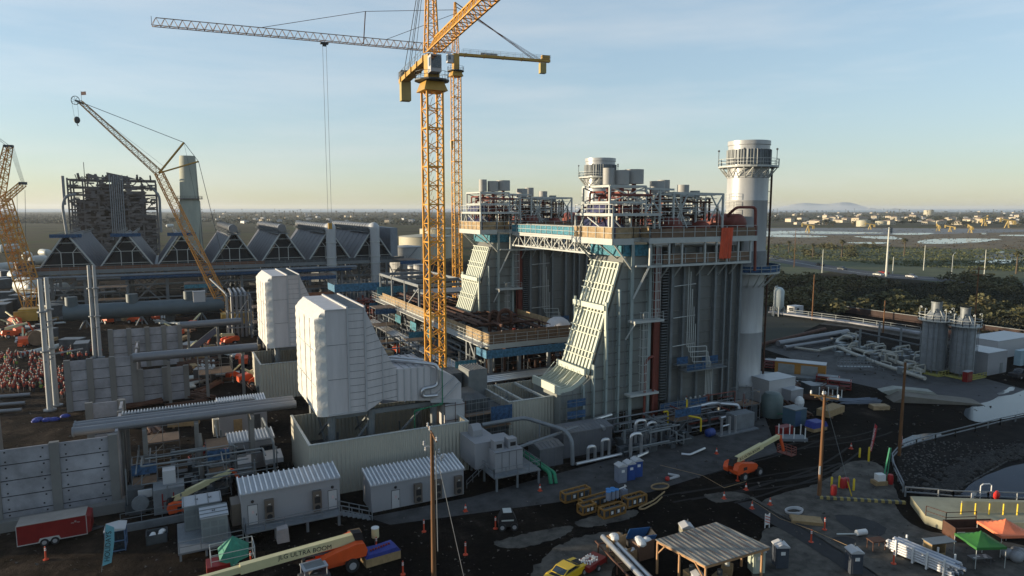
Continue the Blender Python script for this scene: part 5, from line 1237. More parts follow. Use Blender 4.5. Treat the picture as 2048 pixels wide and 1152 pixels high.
# ================================================================ LEFT YARD THINGS
def person_mesh():
    me = bpy.data.meshes.new('person_body')
    V = [(0,0,.95),(0,0,1.2),(0,-.01,1.42),(0,0,1.52),(0,.01,1.66),(0,.01,1.74),
         (-.20,0,1.42),(-.27,.02,1.15),(-.22,.13,.95),(.20,0,1.42),(.27,.02,1.15),(.24,.12,.93),
         (-.10,0,.90),(-.11,.03,.50),(-.12,-.02,.07),(-.12,.12,.04),(.10,0,.90),(.12,.02,.50),(.13,-.04,.07),(.13,.10,.04)]
    Ed = [(0,1),(1,2),(2,3),(3,4),(4,5),(2,6),(6,7),(7,8),(2,9),(9,10),(10,11),(0,12),(12,13),(13,14),(14,15),(0,16),(16,17),(17,18),(18,19)]
    rad = [.15,.15,.17,.06,.095,.08,.075,.055,.04,.075,.055,.04,.10,.075,.055,.045,.10,.075,.055,.045]
    me.from_pydata(V, Ed, []); o = bpy.data.objects.new('tmp', me); COL.objects.link(o)
    md = o.modifiers.new('s', 'SKIN'); sk = me.skin_vertices[0].data
    for i, r in enumerate(rad): sk[i].radius = (r, r)
    sk[0].use_root = True
    dg = bpy.context.evaluated_depsgraph_get(); res = bpy.data.meshes.new_from_object(o.evaluated_get(dg)); bpy.data.objects.remove(o)
    for p in res.polygons: p.use_smooth = True
    return res
PB = person_mesh(); PB.materials.clear(); PB.materials.append(jeans)
def make_person(label, vm, hm_, group):
    t = T('person', label, 'person', (0, 0, -50), group=group)
    b = bpy.data.objects.new('body', PB); COL.objects.link(b); b.parent = t
    m = M(); n = 10
    def ring(rx, ry, z): return [(rx * math.cos(2*math.pi*i/n), ry * math.sin(2*math.pi*i/n), z) for i in range(n)]
    for rg in (ring(.22, .19, .86), ring(.22, .2, 1.1), ring(.27, .2, 1.36), ring(.14, .12, 1.5)): m.v += rg
    for k_ in range(3):
        for i in range(n): m.f.append((k_*n+i, k_*n+(i+1)%n, (k_+1)*n+(i+1)%n, (k_+1)*n+i))
    m.tube([(-.22, 0, 1.43), (-.29, .02, 1.14)], .085, 6).tube([(.22, 0, 1.43), (.29, .02, 1.14)], .085, 6)
    m.build('vest', vm, t, smooth=True)
    m = M(); m.lathe(0, 0.01, [(.15, 1.70), (.135, 1.78), (.08, 1.85), (.01, 1.87)], 10); m.build('hard_hat', hm_, t, smooth=True)
    m = M(); m.ball((0, .03, 1.64), .10, 8, 6, (.85, 1, 1.15)); m.build('face', skin, t, smooth=True)
    return t
lab = 'person in orange vest and pale hard hat in the crowd beside the twin columns'
pp = [make_person(lab, vesto, hatw, 'workers in orange vests in the crowd'), make_person('person in lime vest and white hard hat among the orange vested crowd', vesty, hatw, 'workers in lime vests in the crowd')]
rnd = random.Random(21); spots = []
def tryspot(u, v, dmin=.62):
    x, y = at(u, v)
    if all((x - a) ** 2 + (y - b) ** 2 > dmin * dmin for a, b in spots): spots.append((x, y)); return True
tries = 0
while len(spots) < 215 and tries < 9000:
    tries += 1; r_ = rnd.random()
    if r_ < .5: u = rnd.uniform(-6, 104); v = rnd.uniform(746, 785) + rnd.uniform(-4, 4)
    elif r_ < .8: u = rnd.uniform(-6, 100); v = rnd.uniform(712, 748); 
    elif r_ < .92: u = rnd.uniform(110, 137); v = rnd.uniform(742, 798)
    else: u = rnd.uniform(106, 205); v = rnd.uniform(702, 722)
    if 35 < u < 60 and 722 < v < 752: continue
    tryspot(u, v)
for i, (x, y) in enumerate(spots):
    src = pp[1] if rnd.random() < .07 else pp[0]
    if i == 0: src = pp[0]; c = src; c.location = (x, y, 0.01)
    elif i == 1: c = pp[1]; c.location = (x, y, .01)
    else: c = dup(src, (x, y, 0.01))
    c.rotation_euler = (0, 0, rnd.uniform(0, 6.28)); s_ = rnd.uniform(.94, 1.06); c.scale = (s_, s_, s_)
def wheel(m_t, x, y, r, w_, parent, ax='y'):
    m = M()
    a, b = ((x, y - w_/2, r), (x, y + w_/2, r)) if ax == 'y' else ((x - w_/2, y, r), (x + w_/2, y, r))
    m.tube([a, b], r, 20); wo_ = m.build('wheel', black, parent, smooth=True)
    m = M(); d = .02 if (y < 0 or ax == 'x') else .02
    a, b = ((x, y - w_/2 - d, r), (x, y + w_/2 + d, r)) if ax == 'y' else ((x - w_/2 - d, y, r), (x + w_/2 + d, y, r))
    m.tube([a, b], r * .55, 14); m.build('rim', rimm, wo_)
def boom_lift(label, loc, rz, L_=8.0, elev=8, jib=True, body=orange, flip=False, sc_=1.0, txt=False):
    t = T('boom_lift', label, 'boom lift', loc, rz, 'orange boom lifts')
    m = M(); m.box(-1.6, -.75, .55, 1.9, .75, .95); m.box(-1.5, -1.2, .45, -1.1, 1.2, .85).box(1.4, -1.2, .45, 1.8, 1.2, .85); m.build('chassis', body, t)
    for x in (-1.4, 1.6):
        for y in (-1.12, 1.12): wheel(t, x, y, .55, .42, t)
    m = M(); m.prism([(-2.6, 1.0), (-2.75, 1.5), (-2.5, 2.2), (-1.9, 2.35), (-.2, 2.0), (1.0, 1.75), (1.3, 1.45), (1.1, 1.0)], -1.15, -.42).prism([(-2.6, 1.0), (-2.75, 1.5), (-2.5, 2.1), (-1.9, 2.2), (-.2, 1.9), (1.0, 1.6), (1.2, 1.0)], .42, 1.1).box(-2.4, -.42, 1.0, .6, .42, 1.25); m.build('turret_cover', body, t)
    m = M(); m.box(-1.6, -1.17, 1.35, -.9, -1.155, 1.75); m.build('grille', black, t)
    e = R(elev); a = Vector((-2.3, 0, 2.35)); b = a + Vector((math.cos(e), 0, math.sin(e))) * L_ 
    m = M(); m.beam(a, a.lerp(b, .62), .55, .72); bo = m.build('boom', cream, t)
    m = M(); m.beam(a.lerp(b, .55), b, .42, .5); m.build('boom_inner', cream, t)
    m = M(); m.prism([(-2.75, 1.9), (-2.5, 2.75), (-1.7, 2.85), (-2.0, 2.0)], -.34, .34); m.build('boom_foot', black, t)
    m = M(); m.tube([(-.2, 0, 1.5), a.lerp(b, .4) - Vector((0, 0, .3))], .12, 8); m.build('lift_ram', steeld, t)
    if jib:
        k_ = b + Vector((.35, 0, -.3)); q = k_ + Vector((.9, 0, -2.0)); m = M(); m.beam(b + Vector((-.2, 0, .1)), k_ + Vector((.1, 0, .1)), .35, .5).beam(k_, q, .22, .22).beam(k_ + Vector((.25, 0, 0)), q + Vector((.25, 0, 0)), .12); m.build('jib', body, t)
        m = M(); x0_, z0_ = q.x + .2, q.z - .5
        m.box(x0_, -1.1, z0_, x0_ + 1.0, 1.1, z0_ + .08)
        for z in (z0_ + .4, z0_ + .75, z0_ + 1.1): m.beams([(x0_, -1.1, z), (x0_ + 1, -1.1, z), (x0_ + 1, 1.1, z), (x0_, 1.1, z)], .06, closed=True)
        for x in (x0_, x0_ + 1):
            for y in (-1.1, -.35, .35, 1.1): m.beam((x, y, z0_), (x, y, z0_ + 1.1), .05)
        m.build('basket', redp if body == orange else body, t)
    if txt:
        s_ = -1; mid = a.lerp(b, .30)
        text_mesh('lettering', 'JLG ULTRA BOOM', .50, black, bo, (mid.x + .2, s_ * .285, mid.z), (math.pi / 2, -e, 0))
    t.scale = (sc_,) * 3
    return t
# ================================================================ FOREGROUND VEHICLES AND CABINS
lf = boom_lift('orange boom lift with cream lettered boom at the bottom edge, below the raised cabin', (12.2, 61.6, 0), math.pi + R(3), 15, -2.0, False, sc_=1.15)
lab_m = text_mesh('lettering', 'JLG ULTRA BOOM', .52, black, [c for c in lf.children if c.name.startswith('boom') and 'foot' not in c.name and 'inner' not in c.name][0], (2.1, .285, 2.2), (math.pi / 2, 0, math.pi))
lab_m.rotation_euler = (math.pi / 2, R(2), math.pi)
bl2 = boom_lift('orange boom lift with cream boom stretched over open dirt in mid yard', (64.2, 60.6, 0), R(7), 9.5, 9, True, txt=True)
bl3 = boom_lift('orange boom lift half hidden behind the grey switchgear cabinets', (0.6, 80.8, 0), R(8), 8, 17, True, sc_=.85)
bl4 = boom_lift('small red-orange lift parked far back in the left yard', (at(25, 675)[0], at(25, 675)[1], 0), R(30), 6, 10, True)
bl5 = boom_lift('orange lift parked in front of the pipe tower beyond the overhead pipe', (at(455, 690)[0], at(455, 690)[1], 0), R(200), 6, 6, True)
x, y = at(462, 915); bl6 = boom_lift('dark red lift under the overhead pipes, behind the raised cabin', (x, y, 0), R(190), 5, 4, True, body=redv)
# red enclosed trailer
t = T('cargo_trailer', 'dark red enclosed twin axle trailer parked before the near concrete wall', 'trailer', (-12.0, 80.6, 0))
m = M(); m.box(-3.0, -1.15, .45, 2.9, 1.15, 2.45).prism([(2.9, .45), (3.35, .7), (3.35, 2.2), (2.9, 2.45)], -1.15, 1.15); m.build('body', redv, t)
m = M().box(-3.02, -1.17, 2.45, 2.92, 1.17, 2.5); m.build('roof', mat('trailer_roof', (.34, .31, .28), .6), t)
m = M().box(-3.02, -1.19, .40, 3.0, -1.15, .48).box(-3.03, -1.18, .45, -2.98, -1.12, 2.46).box(2.92, -1.18, .45, 2.98, -1.12, 2.44); m.build('trim', steelw, t)
for x in (-.75, .15):
    for y in (-1.16, 1.16): wheel(t, x, y, .38, .24, t)
m = M().prism([(-1.25, .5), (-1.1, .85), (.5, .85), (.65, .5)], -1.2, -1.15); m.build('fender', steelw, t)
m = M().beam((3.3, 0, .45), (4.4, 0, .45), .12).beam((2.9, -.7, .45), (4.3, 0, .45), .1).beam((2.9, .7, .45), (4.3, 0, .45), .1); m.build('hitch', steeld, t)
text_mesh('emblem', '~*~', .5, steelw, t, (2.0, -1.17, 1.9), (math.pi/2, 0, 0))
# raised electrical cabin
def cabin(name_label, x0, x1, y0, y1, zf, ze, zb, nrib, hv, doors, platform):
    t = T('electrical_cabin', name_label, 'cabin', ((x0+x1)/2, (y0+y1)/2, 0), world=True)
    m = M().prism([(y0, zf), (y0, ze), (y1, zb), (y1, zf)], x0, x1, 'x'); m.build('wall', bwall, t)
    m = M().prism([(y0 - .12, ze + .01), (y0 - .12, ze + .12), (y1 + .12, zb + .15), (y1 + .12, zb + .02)], x0 - .1, x1 + .1, 'x'); r = m.build('roof', roofw, t)
    m = M()
    for i in range(nrib + 1):
        x = x0 + (x1 - x0) * i / nrib; m.beam((x, y0 - .12, ze + .18), (x, y1 + .12, zb + .21), .12, .22)
    m.build('roof_seam', mat('rib_lit', (.85, .86, .88), .4), r)  # ribs coloured brighter than the roof to carry their lit edges
    for hx in hv:
        q = M().box(hx - .45, y0 - .5, zf + .3, hx + .45, y0, zf + 2.5).build('cooling_unit', mat('unit_brown', (.15, .125, .105), .5, .2), t)
        m = M(); m.box(hx - .3, y0 - .53, zf + 1.2, hx + .3, y0 - .5, zf + 1.9); mm = M().lathe(0, 0, [(.28, 0), (.28, .04)], 16)
        for i in range(len(mm.v)): p_ = mm.v[i]; mm.v[i] = (hx + p_[0], y0 - .5 - p_[2], zf + .72 + p_[1])
        m.add(mm.v, mm.f); m.build('fan_grille', black, q); M().box(hx - .12, y0 - .54, zf + 2.05, hx + .12, y0 - .53, zf + 2.12).build('name_plate', pvcw, q)
    for dx in doors:
        d = M().box(dx - .45, y0 - .04, zf + .05, dx + .45, y0, zf + 2.1).build('door', white, t)
        M().box(dx - .1, y0 - .07, zf + 1.2, dx + .12, y0 - .04, zf + 1.5).build('warning_sign', mat('sign_white_red', (.6, .45, .45), .5), d)
        M().box(dx + .3, y0 - .08, zf + .95, dx + .38, y0 - .04, zf + 1.15).build('handle', black, d)
        M().box(dx - .5, y0 - .03, zf, dx - .46, y0, zf + 2.15).box(dx + .46, y0 - .03, zf, dx + .5, y0, zf + 2.15).box(dx - .5, y0 - .03, zf + 2.11, dx + .5, y0, zf + 2.16).build('door_frame', steeld, t); M().ball((dx, y0 - .05, zf + 2.5), .16, 8, 6).build('lamp', black, t)
    return t
t = cabin('white cabin raised on legs with walkway and rib seamed roof, above the lettered boom', 5.3, 15.4, 71.9, 75.4, 1.3, 4.65, 5.05, 19, (8.0, 12.9), (6.4, 14.6), True)
m = M()
for x in (5.6, 8.4, 11.6, 14.9):
    for y in (70.4, 74.9): m.beam((x, y, 0), (x, y, 1.2), .25)
m.box(5.3, 71.9, 1.05, 15.4, 75.4, 1.3).box(5.4, 70.2, 1.12, 15.2, 71.9, 1.22); m.build('platform', galv, t)
m = M().rail([(5.5, 71.8, 1.2), (5.5, 70.3, 1.2), (15.0, 70.3, 1.2)], 1.05, 1.9, .07); m.rail([(15.2, 70.3, 1.2), (18.4, 69.9, 0.0)], 1.0, 1.0, .07).rail([(15.2, 71.6, 1.2), (18.4, 71.2, 0.0)], 1.0, 1.0, .07); m.build('railing', galv, t)
m = M()
for i in range(6): m.box(15.3 + i * .52, 70.1, 1.0 - i * .2, 15.7 + i * .52, 71.4, 1.06 - i * .2)
m.build('step', galv, t); M().box(4.4, 72.4, 1.3, 5.3, 74.6, 3.6).build('side_box', mat('unit_brown', (0, 0, 0)), t)
cabin('white cabin standing on the ground with rib seamed roof, right of the raised cabin', 18.8, 30.0, 71.6, 75.2, 0.03, 3.1, 3.7, 24, (24.2, 26.6, 29.2), (21.6,), False)
t = cabin('beige-white cabin with ribbed roof in the middle distance, left of the front intake house', 5.4, 12.2, 107, 111, 0.03, 4.2, 4.7, 18, (), (), False)
M().box(7.4, 106.9, .4, 8.6, 107, 2.4).build('door', lumber, t); M().box(10.2, 106.9, .4, 11.2, 107, 2.8).build('vent', steeld, t); M().box(4.6, 107.5, 0, 5.4, 110, 2.6).build('side_box', beige, t)
t = cabin('small white cabin under the triple overhead pipes', 5.6, 11.2, 91.5, 94.6, 0.03, 3.8, 4.1, 14, (), (), False)
M().box(6, 91.3, 2.2, 7.6, 91.5, 3).box(9.4, 91.3, 2.2, 11, 91.5, 3).build('window', glass, t)
for x in (6.2, 9.6): 
    o = M().prism([(88.0, 1.6), (90.4, 1.6), (90.4, 2.6), (88.0, 2.2)], x, x + 2.2, 'x').build('lean_to_roof', white); tag(o, 'white striped box roof under the overhead pipes, %s' % ('nearer the concrete post' if x < 8 else 'nearer the intake house'), 'equipment box')
# switchgear cabinets
def switchbox(label, x0, x1, y0, y1, z0, z1, ribs_x, mark):
    t = T('switchgear_cabinet', label, 'cabinet', ((x0+x1)/2, (y0+y1)/2, 0), world=True)
    M().box(x0, y0, z0, x1, y1, z1).build('body', mat('cabinet_grey', (.22, .25, .26), .5), t)
    r = M().prism([(y0 - .1, z1), (y0 - .1, z1 + .1), (y1 + .1, z1 + .35), (y1 + .1, z1 + .2)], x0 - .12, x1 + .12, 'x').build('roof', roofw, t)
    m = M()
    if ribs_x:
        for i in range(4): x = x0 + (x1 - x0) * i / 3; m.beam((x, y0 - .1, z1 + .13), (x, y1 + .1, z1 + .38), .08, .08)
    else:
        for i in range(4): y = y0 + (y1 - y0) * i / 3; m.beam((x0 - .1, y, z1 + .13 + .08 * i), (x1 + .1, y, z1 + .13 + .08 * i), .08, .08)
    m.build('roof_rib', steelg, r)
    m = M(); n = 3
    for i in range(n):
        xa = x0 + .12 + (x1 - x0 - .2) * i / n; xb = xa + (x1 - x0) / n - .2
        for (za, zb_) in ((.62, .85), (.1, .55)): m.box(xa, y0 - .03, z0 + (z1 - z0) * za, xb, y0, z0 + (z1 - z0) * zb_)
    m.build('door', mat('cabinet_door', (.18, .21, .22), .5), t)
    m = M(); cx_ = (x0 + x1) / 2
    for dx in mark: 
        zz = z1 + .26; m.beam((cx_ + dx - .12, (y0+y1)/2 - .15, zz), (cx_ + dx - .12, (y0+y1)/2 + .2, zz + .03), .04).beam((cx_ + dx + .1, (y0+y1)/2 - .15, zz), (cx_ + dx + .1, (y0+y1)/2 + .2, zz + .03), .04).beam((cx_ + dx - .12, (y0+y1)/2, zz), (cx_ + dx + .1, (y0+y1)/2, zz + .02), .04)
    m.build('lifting_lug', black, r); return t
switchbox('tall grey switchgear cabinet with white roof ribs running front to back', 0.0, 3.5, 74.3, 76.2, .9, 3.5, True, (-.5, .8))
switchbox('shorter grey switchgear cabinet with crosswise white roof ribs', 1.5, 3.9, 71.0, 73.2, .9, 3.3, False, (0,))
t = T('cabinet_platform', 'grey steel platform under the two switchgear cabinets', 'platform', (1.6, 72, 0), world=True)
M().box(-.7, 69.6, .7, 4.2, 76.6, .88).build('deck', galv, t)
m = M()
for x in (-.5, 1.8, 4):
    for y in (69.8, 73, 76.4): m.beam((x, y, 0), (x, y, .7), .2)
m.build('leg', galv, t); M().rail([(-.6, 69.7, .9), (5.2, 69.7, .9)], 1.05, 1.8, .07).build('railing', galv, t)
# kiosk with white roof
t = T('glass_kiosk', 'small blue framed glass kiosk with white roof right of the red trailer', 'kiosk', (-6.2, 75.6, 0), R(-2))
m = M()
for x in (-.85, .85):
    for y in (-.9, .9): m.beam((x, y, 0), (x, y, 2.2), .1)
for z in (.1, 1.1, 2.15): m.beams([(-.85, -.9, z), (.85, -.9, z), (.85, .9, z), (-.85, .9, z)], .08, closed=True)
m.build('frame', mat('frame_blue', (.10, .17, .30), .5), t); M().box(-.8, -.86, .1, .8, .86, 2.0).build('glazing', glass, t)
M().prism([(-.95, 2.2), (.95, 2.2), (.95, 2.3), (.2, 2.45), (-.95, 2.3)], -1.0, 1.0).build('roof', white, t)
def feather(label, x, y, h, m_, lean, w_, txt, tm, sz, spacing):
    t = T('feather_banner', label, 'banner', (x, y, 0), R(0)); M().tube([(0, 0, 0), (lean * .6, 0, h * .5), (lean, 0, h)], .025, 6).build('pole', steelg, t)
    m = M(); m.prism([(0.05, h * .12), (w_, h * .16), (w_ + lean * .6, h * .6), (lean + w_ * .8, h * .9), (lean + .02, h), (lean * .6, h * .5)], -.012, .012); f = m.build('banner_cloth', m_, t)
    for j, word in enumerate(txt):
        sp = M(); text_mesh('lettering', word, sz, tm, f, (w_ * .5 + lean * .42 + (j - (len(txt) - 1) / 2) * sz * 1.1, -.03, h * .52), (math.pi / 2, -math.pi / 2 + math.atan2(lean * .9, h), 0))
    return t
feather('pale blue feather banner with black lettering beside the glass kiosk', -7.2, 71.0, 4.6, mat('banner_cyan', (.16, .42, .50), .6), .6, .85, ('HOLIDAYS',), black, .62, 1)
# rubbish crate
t = T('waste_skip', 'small dark skip heaped with white sheeting between the kiosk and the cabinets', 'skip', (-2.6, 75.4, 0), world=False)
m = M(); m.box(-1, -.8, 0.05, 1, -.72, 1).box(-1, .72, 0.05, 1, .8, 1).box(-1, -.8, .05, -.92, .8, 1).box(.92, -.8, .05, 1, .8, 1).box(-1, -.8, .02, 1, .8, .1); m.build('bin', steeld, t)
m = M()
rnd = random.Random(4)
for i in range(7): m.ball((rnd.uniform(-.6, .6), rnd.uniform(-.4, .4), .85), rnd.uniform(.2, .4), 8, 5, (1, 1, .6))
m.build('sheeting', pvcw, t)
# traffic cones and delineators
def post_proto():
    t = T('delineator_post', 'orange', 'delineator', (0, 0, -60), group='orange delineator posts in the yard')
    M().lathe(0, 0, [(.2, 0), (.2, .05), (.07, .08), (.055, 1.05), (.03, 1.1)], 10).build('post', cone_o, t)
    M().lathe(0, 0, [(.068, .75), (.066, .85)], 10).lathe(0, 0, [(.066, .9), (.064, .98)], 10).build('reflective_band', pvcw, t); return t
def cone_proto():
    t = T('traffic_cone', 'orange', 'traffic cone', (0, 0, -60), group='traffic cones in the yard')
    m = M(); m.box(-.2, -.2, 0, .2, .2, .04).lathe(0, 0, [(.15, .04), (.035, .72)], 12); m.build('cone', cone_o, t); M().lathe(0, 0, [(.105, .32), (.075, .5)], 12).build('reflective_band', pvcw, t); return t
dp = post_proto(); cp = cone_proto()
first = True
for (u, v, l) in ((848, 1064, 'orange delineator post left of the near wooden pole, before the cabin'), (931, 1110, 'orange delineator post right of the near wooden pole'), (991, 1058, 'orange delineator post beside the small dark loader'), (753, 1100, 'orange delineator post under the cream bucket'), (806, 1150, 'orange delineator post at the bottom edge left of the near pole'), (502, 1130, 'orange post hidden partly behind the lettered boom'), (92, 1120, 'orange post near the bottom left corner below the trailer'), (1622, 1085, 'orange post on the concrete right of the pavilion'), (1787, 1128, 'orange post in front of the stacked white pipes'), (1649, 1060, 'orange post on the slab beside the boards'), (1475, 962, 'thin orange post beside the mid-yard boom lift'), (333, 838, 'orange post in the yard behind the overhead pipe'), (1803, 890, 'orange post near the puddle by the bank railing')):
    x, y = at(u, v); o = dp if first else dup(dp, (0, 0, 0)); first = False; o.location = (x, y, .03); o['label'] = l; o.scale = (1.25, 1.25, 1.25)
first = True
for (u, v, l) in ((931, 1023, 'traffic cone in front of the ground-standing cabin corner'), (1080, 982, 'traffic cone at the end of the green pipe slab'), (1492, 980, 'traffic cone before the mid-yard boom lift wheel'), (1433, 908, 'traffic cone on a pale base by the pipe skid'), (1448, 998, 'traffic cone left of the rope line'), (1540, 1010, 'traffic cone at the upper end of the drainage trench'), (1504, 1018, 'traffic cone at the left side of the trench start'), (1702, 898, 'traffic cone left of the feather banner')):
    x, y = at(u, v); o = cp if first else dup(cp, (0, 0, 0)); first = False; o.location = (x, y, .03); o['label'] = l; o.scale = (1.2, 1.2, 1.2)
# yellow bucket
x, y = at(751, 1088); t = T('cream_drum', 'cream plastic drum with white lid resting on an orange post', 'drum', (x, y, 0)); M().cyl(0, 0, .75, 1.7, .38, 18).build('drum_body', cream, t, smooth=True); M().cyl(0, 0, 1.7, 1.78, .4, 18).build('lid', pvcw, t); M().cyl(0, 0, 0.03, .75, .12, 8).build('stand', steeld, t)
x, y = at(566, 1082); o = M().prism([(-.6, 0), (.6, 0), (.5, 1.5), (-.55, 1.4)], -.5, .5).build('bulk_bag', mat('bag_pinkish', (.42, .38, .37), .8, bump=.8), None); o.location = (x, y, .03); tag(o, 'tall off-white bulk bag standing behind the lettered boom', 'bulk bag')
# crate with blue tarp
t = T('supply_crate', 'wooden crate draped with a blue tarp right of the bottom boom lift', 'crate', (17.0, 61.2, 0), R(5)); M().box(-1.9, -.8, .05, 1.6, .8, .9).build('crate_box', lumber, t)
m = M(); m.prism([(-1.9, .92), (1.6, .92), (1.2, 1.35), (-.4, 1.25), (-1.6, 1.3)], -.85, .85); m.build('tarp', tarpb, t); m = M(); rnd = random.Random(8)
for i in range(8): m.ball((-1.2 + i * .28, -.2 + i * .05, 1.4), .12, 6, 4)
m.build('red_fitting', redv, t)
x, y = at(710, 1096); o = M().box(-.6, -.5, 0, .6, .5, .9).build('cardboard_box', cardb); o.location = (x, y, .9); tag(o, 'open tan cardboard box on the tarp covered crate', 'box')
# green shade cloth frame
t = T('tube_scaffold', 'low tube scaffold with a green cloth draped over it, bottom left of the raised cabin', 'scaffold', (4.6, 66.2, 0)); m = M()
for x in (-2.6, 1.2):
    for y in (-1.2, 1.2): m.beam((x, y, 0), (x, y, 2.2), .06)
for z in (.9, 1.6, 2.2): m.beams([(-2.6, -1.2, z), (1.2, -1.2, z), (1.2, 1.2, z), (-2.6, 1.2, z)], .05, closed=True)
m.build('tube_frame', steelw, t)
m = M(); a = (-.6, 0, 3.2); rim = [(-1.9, -1.2, 1.5), (-1.1, -1.25, 1.1), (-.7, -1.3, .7), (-.2, -1.25, 1.2), (.6, -1.2, 1.4), (.9, 1.2, 1.6), (-.5, 1.3, 1.2), (-1.9, 1.2, 1.7)]
m.add([a] + rim, [(0, i + 1, (i + 1) % 8 + 1) for i in range(8)]); g_ = m.build('green_cloth', tarpg, t); g_.modifiers.new('s', 'SOLIDIFY').thickness = .03
M().box(-3.0, -1.4, 0.03, -1.0, .5, 1.2).build('red_bin', redv, t)
# dark red things + forklift roof at bottom
t = T('utility_cart', 'white framed cart roof at the bottom edge in front of the lettered boom lift', 'cart', (10.3, 60.0, 0), R(4)); M().box(-1.1, -.8, 1.7, 1.1, .8, 1.8).build('roof', mat('roof_white', (0, 0, 0)), t)
m = M()
for x in (-1, 1):
    for y in (-.7, .7): m.beam((x, y, .5), (x, y, 1.7), .07)
m.build('pillar', white, t); M().box(-1.3, -.75, .35, 1.3, .75, .9).build('body', steeld, t); M().box(-.85, -.55, 1.8, .85, .55, 1.82).build('roof_panel', steelg, t)
for x in (-.9, .9):
    for y in (-.75, .75): wheel(t, x, y, .3, .2, t)
# small dark loader
t = T('skid_loader', 'small dark loader with chrome trim between cones in the open yard', 'loader', (at(1015, 1055)[0], at(1015, 1055)[1], 0), R(-20)); M().prism([(-1, .3), (-1, 1.2), (-.6, 1.9), (.5, 1.9), (.9, 1.1), (1.1, .4)], -.6, .6).build('body', black, t)
m = M().box(-.5, -.55, 1.9, .4, .55, 1.95).box(-.7, -.63, 1.0, .6, -.6, 1.15); m.build('trim', steelw, t); M().box(-1.02, -.3, .7, -1.0, .1, .9).build('tail_light', redv, t)
for x in (-.65, .65):
    for y in (-.72, .72): wheel(t, x, y, .4, .28, t)
# white equipment house on platform
t = T('equipment_house', 'white tall equipment house with roof vents on a railed platform, right of the cabins', 'equipment house', (36, 73, 0), world=True)
M().box(34.2, 71.6, 1.9, 38.0, 73.6, 4.4).build('cabinet', bwall, t); M().box(32.4, 73.6, 1.9, 35.8, 79.0, 5.2).build('rear_cabinet', bwall, t); M().box(35.8, 73.6, 1.9, 38, 77, 4.8).build('rear_cabinet', bwall, t)
m = M()
for x in (35.1, 36.1, 37.1): m.box(x - .02, 71.57, 2.0, x + .02, 71.6, 4.3)
m.box(34.2, 71.57, 4.28, 38, 71.6, 4.34); m.build('panel_gap', steeld, t)
M().prism([(76, 5.2), (76, 6.0), (76.6, 6.6), (77.4, 6.5), (77.7, 5.9), (77.7, 5.2)], 33.2, 34.5, 'x').build('air_hood', bwall, t)
for x in (35.0, 36.9): 
    v_ = M().box(x - .6, 72.2, 4.4, x + .6, 73.4, 5.6).build('roof_unit', bwall, t); M().box(x - .35, 72.17, 4.7, x + .4, 72.2, 5.2).build('louver', black, v_)
m = M().box(33.4, 70.2, 1.7, 39.8, 79, 1.85)
for x in (33.8, 36.6, 39.6):
    for y in (70.4, 74, 78): m.beam((x, y, 0), (x, y, 1.7), .22)
m.build('platform', galv, t); M().rail([(33.4, 74, 1.85), (33.4, 70.3, 1.85), (39.8, 70.3, 1.85), (39.8, 76, 1.85)], 1.1, 1.3, .07).rail([(31, 73, 0), (33.4, 73, 1.85)], 1, 1, .05).build('railing', galv, t)
# dark long boxes
def darkbox(label, x0, x1, y0, y1, h):
    t = T('generator_enclosure', label, 'enclosure', ((x0+x1)/2, (y0+y1)/2, 0), world=True); mm = mat('enclosure_slate', (.12, .125, .14), .6)
    M().box(x0, y0, .03, x1, y1, h).build('body', mm, t); r = M().prism([(y0 - .1, h), (y1 + .1, h), (y1 + .1, h + .25), ((y0+y1)/2, h + .5), (y0 - .1, h + .12)], x0 - .1, x1 + .1, 'x').build('roof', mat('enclosure_roof', (.16, .165, .18), .5), t)
    m = M()
    for i in range(int((x1 - x0) / .6)): m.beam((x0 + i * .6, y0 - .1, h + .16), (x0 + i * .6, (y0+y1)/2, h + .53), .05)
    for i in range(int((x1 - x0) / 1.2)): m.box(x0 + i * 1.2, y0 - .03, .1, x0 + i * 1.2 + .04, y0, h)
    m.build('roof_seam', steelg, r)
darkbox('long slate enclosure at the foot of the scaffold netting', 46.6, 54.6, 76.0, 79.6, 3.4)
darkbox('short slate enclosure beside the white equipment house', 42.0, 45.6, 74.4, 77.6, 2.5)
t = T('green_pipeline', 'pair of bright green pipes bending down to a slab', 'pipe', (41, 72, 0), world=True)
M().tube([(40.6, 77.5, 1.5), (40.8, 69.8, 1.4), (40.8, 69.4, .1)], .26, 10, bend=.4).build('pipe', greenp, t, smooth=True); M().tube([(41.3, 77.5, 1.4), (41.4, 69.6, 1.3), (41.4, 69.2, .1)], .22, 10, bend=.4).build('pipe', greenp, t, smooth=True)
t = T('steam_pipe_bridge', 'pale pipe arching from the beige enclosure over the slate boxes', 'pipe', (45, 76, 0), world=True)
M().tube([(36.5, 80.5, 5.0), (42.5, 79.6, 5.4), (46.0, 74.6, 4.6), (46.2, 73.2, 3.6), (46.2, 73.0, .3)], .28, 10, bend=.8).build('pipe', galv, t, smooth=True); M().beam((39, 74.4, 3.5), (48.6, 75.6, 4.4), .5, .18).build('cable_tray', galv, t); M().beam((43.4, 77, 0), (43.4, 77, 5.1), .15).beam((39.4, 74.4, 0), (39.4, 74.4, 3.4), .12).build('post', galv, t)
t = T('silver_pipe_skid', 'silver looping pipework along the slab in front of the nearest boiler', 'pipework', (56, 73.5, 0), world=True)
m = M()
for i, (x, y, hh, w_) in enumerate(((48.6, 73.0, 2.4, 1.0), (51.2, 73.5, 2.8, 1.0), (54.6, 71.6, 3.6, 1.6), (57.6, 74.5, 4.2, 1.6), (60.5, 75.5, 3.2, 1.4))):
    m.tube([(x, y, .3), (x, y, hh), (x + w_, y - .2, hh), (x + w_, y - .2, .3)], .22, 8, bend=.6)
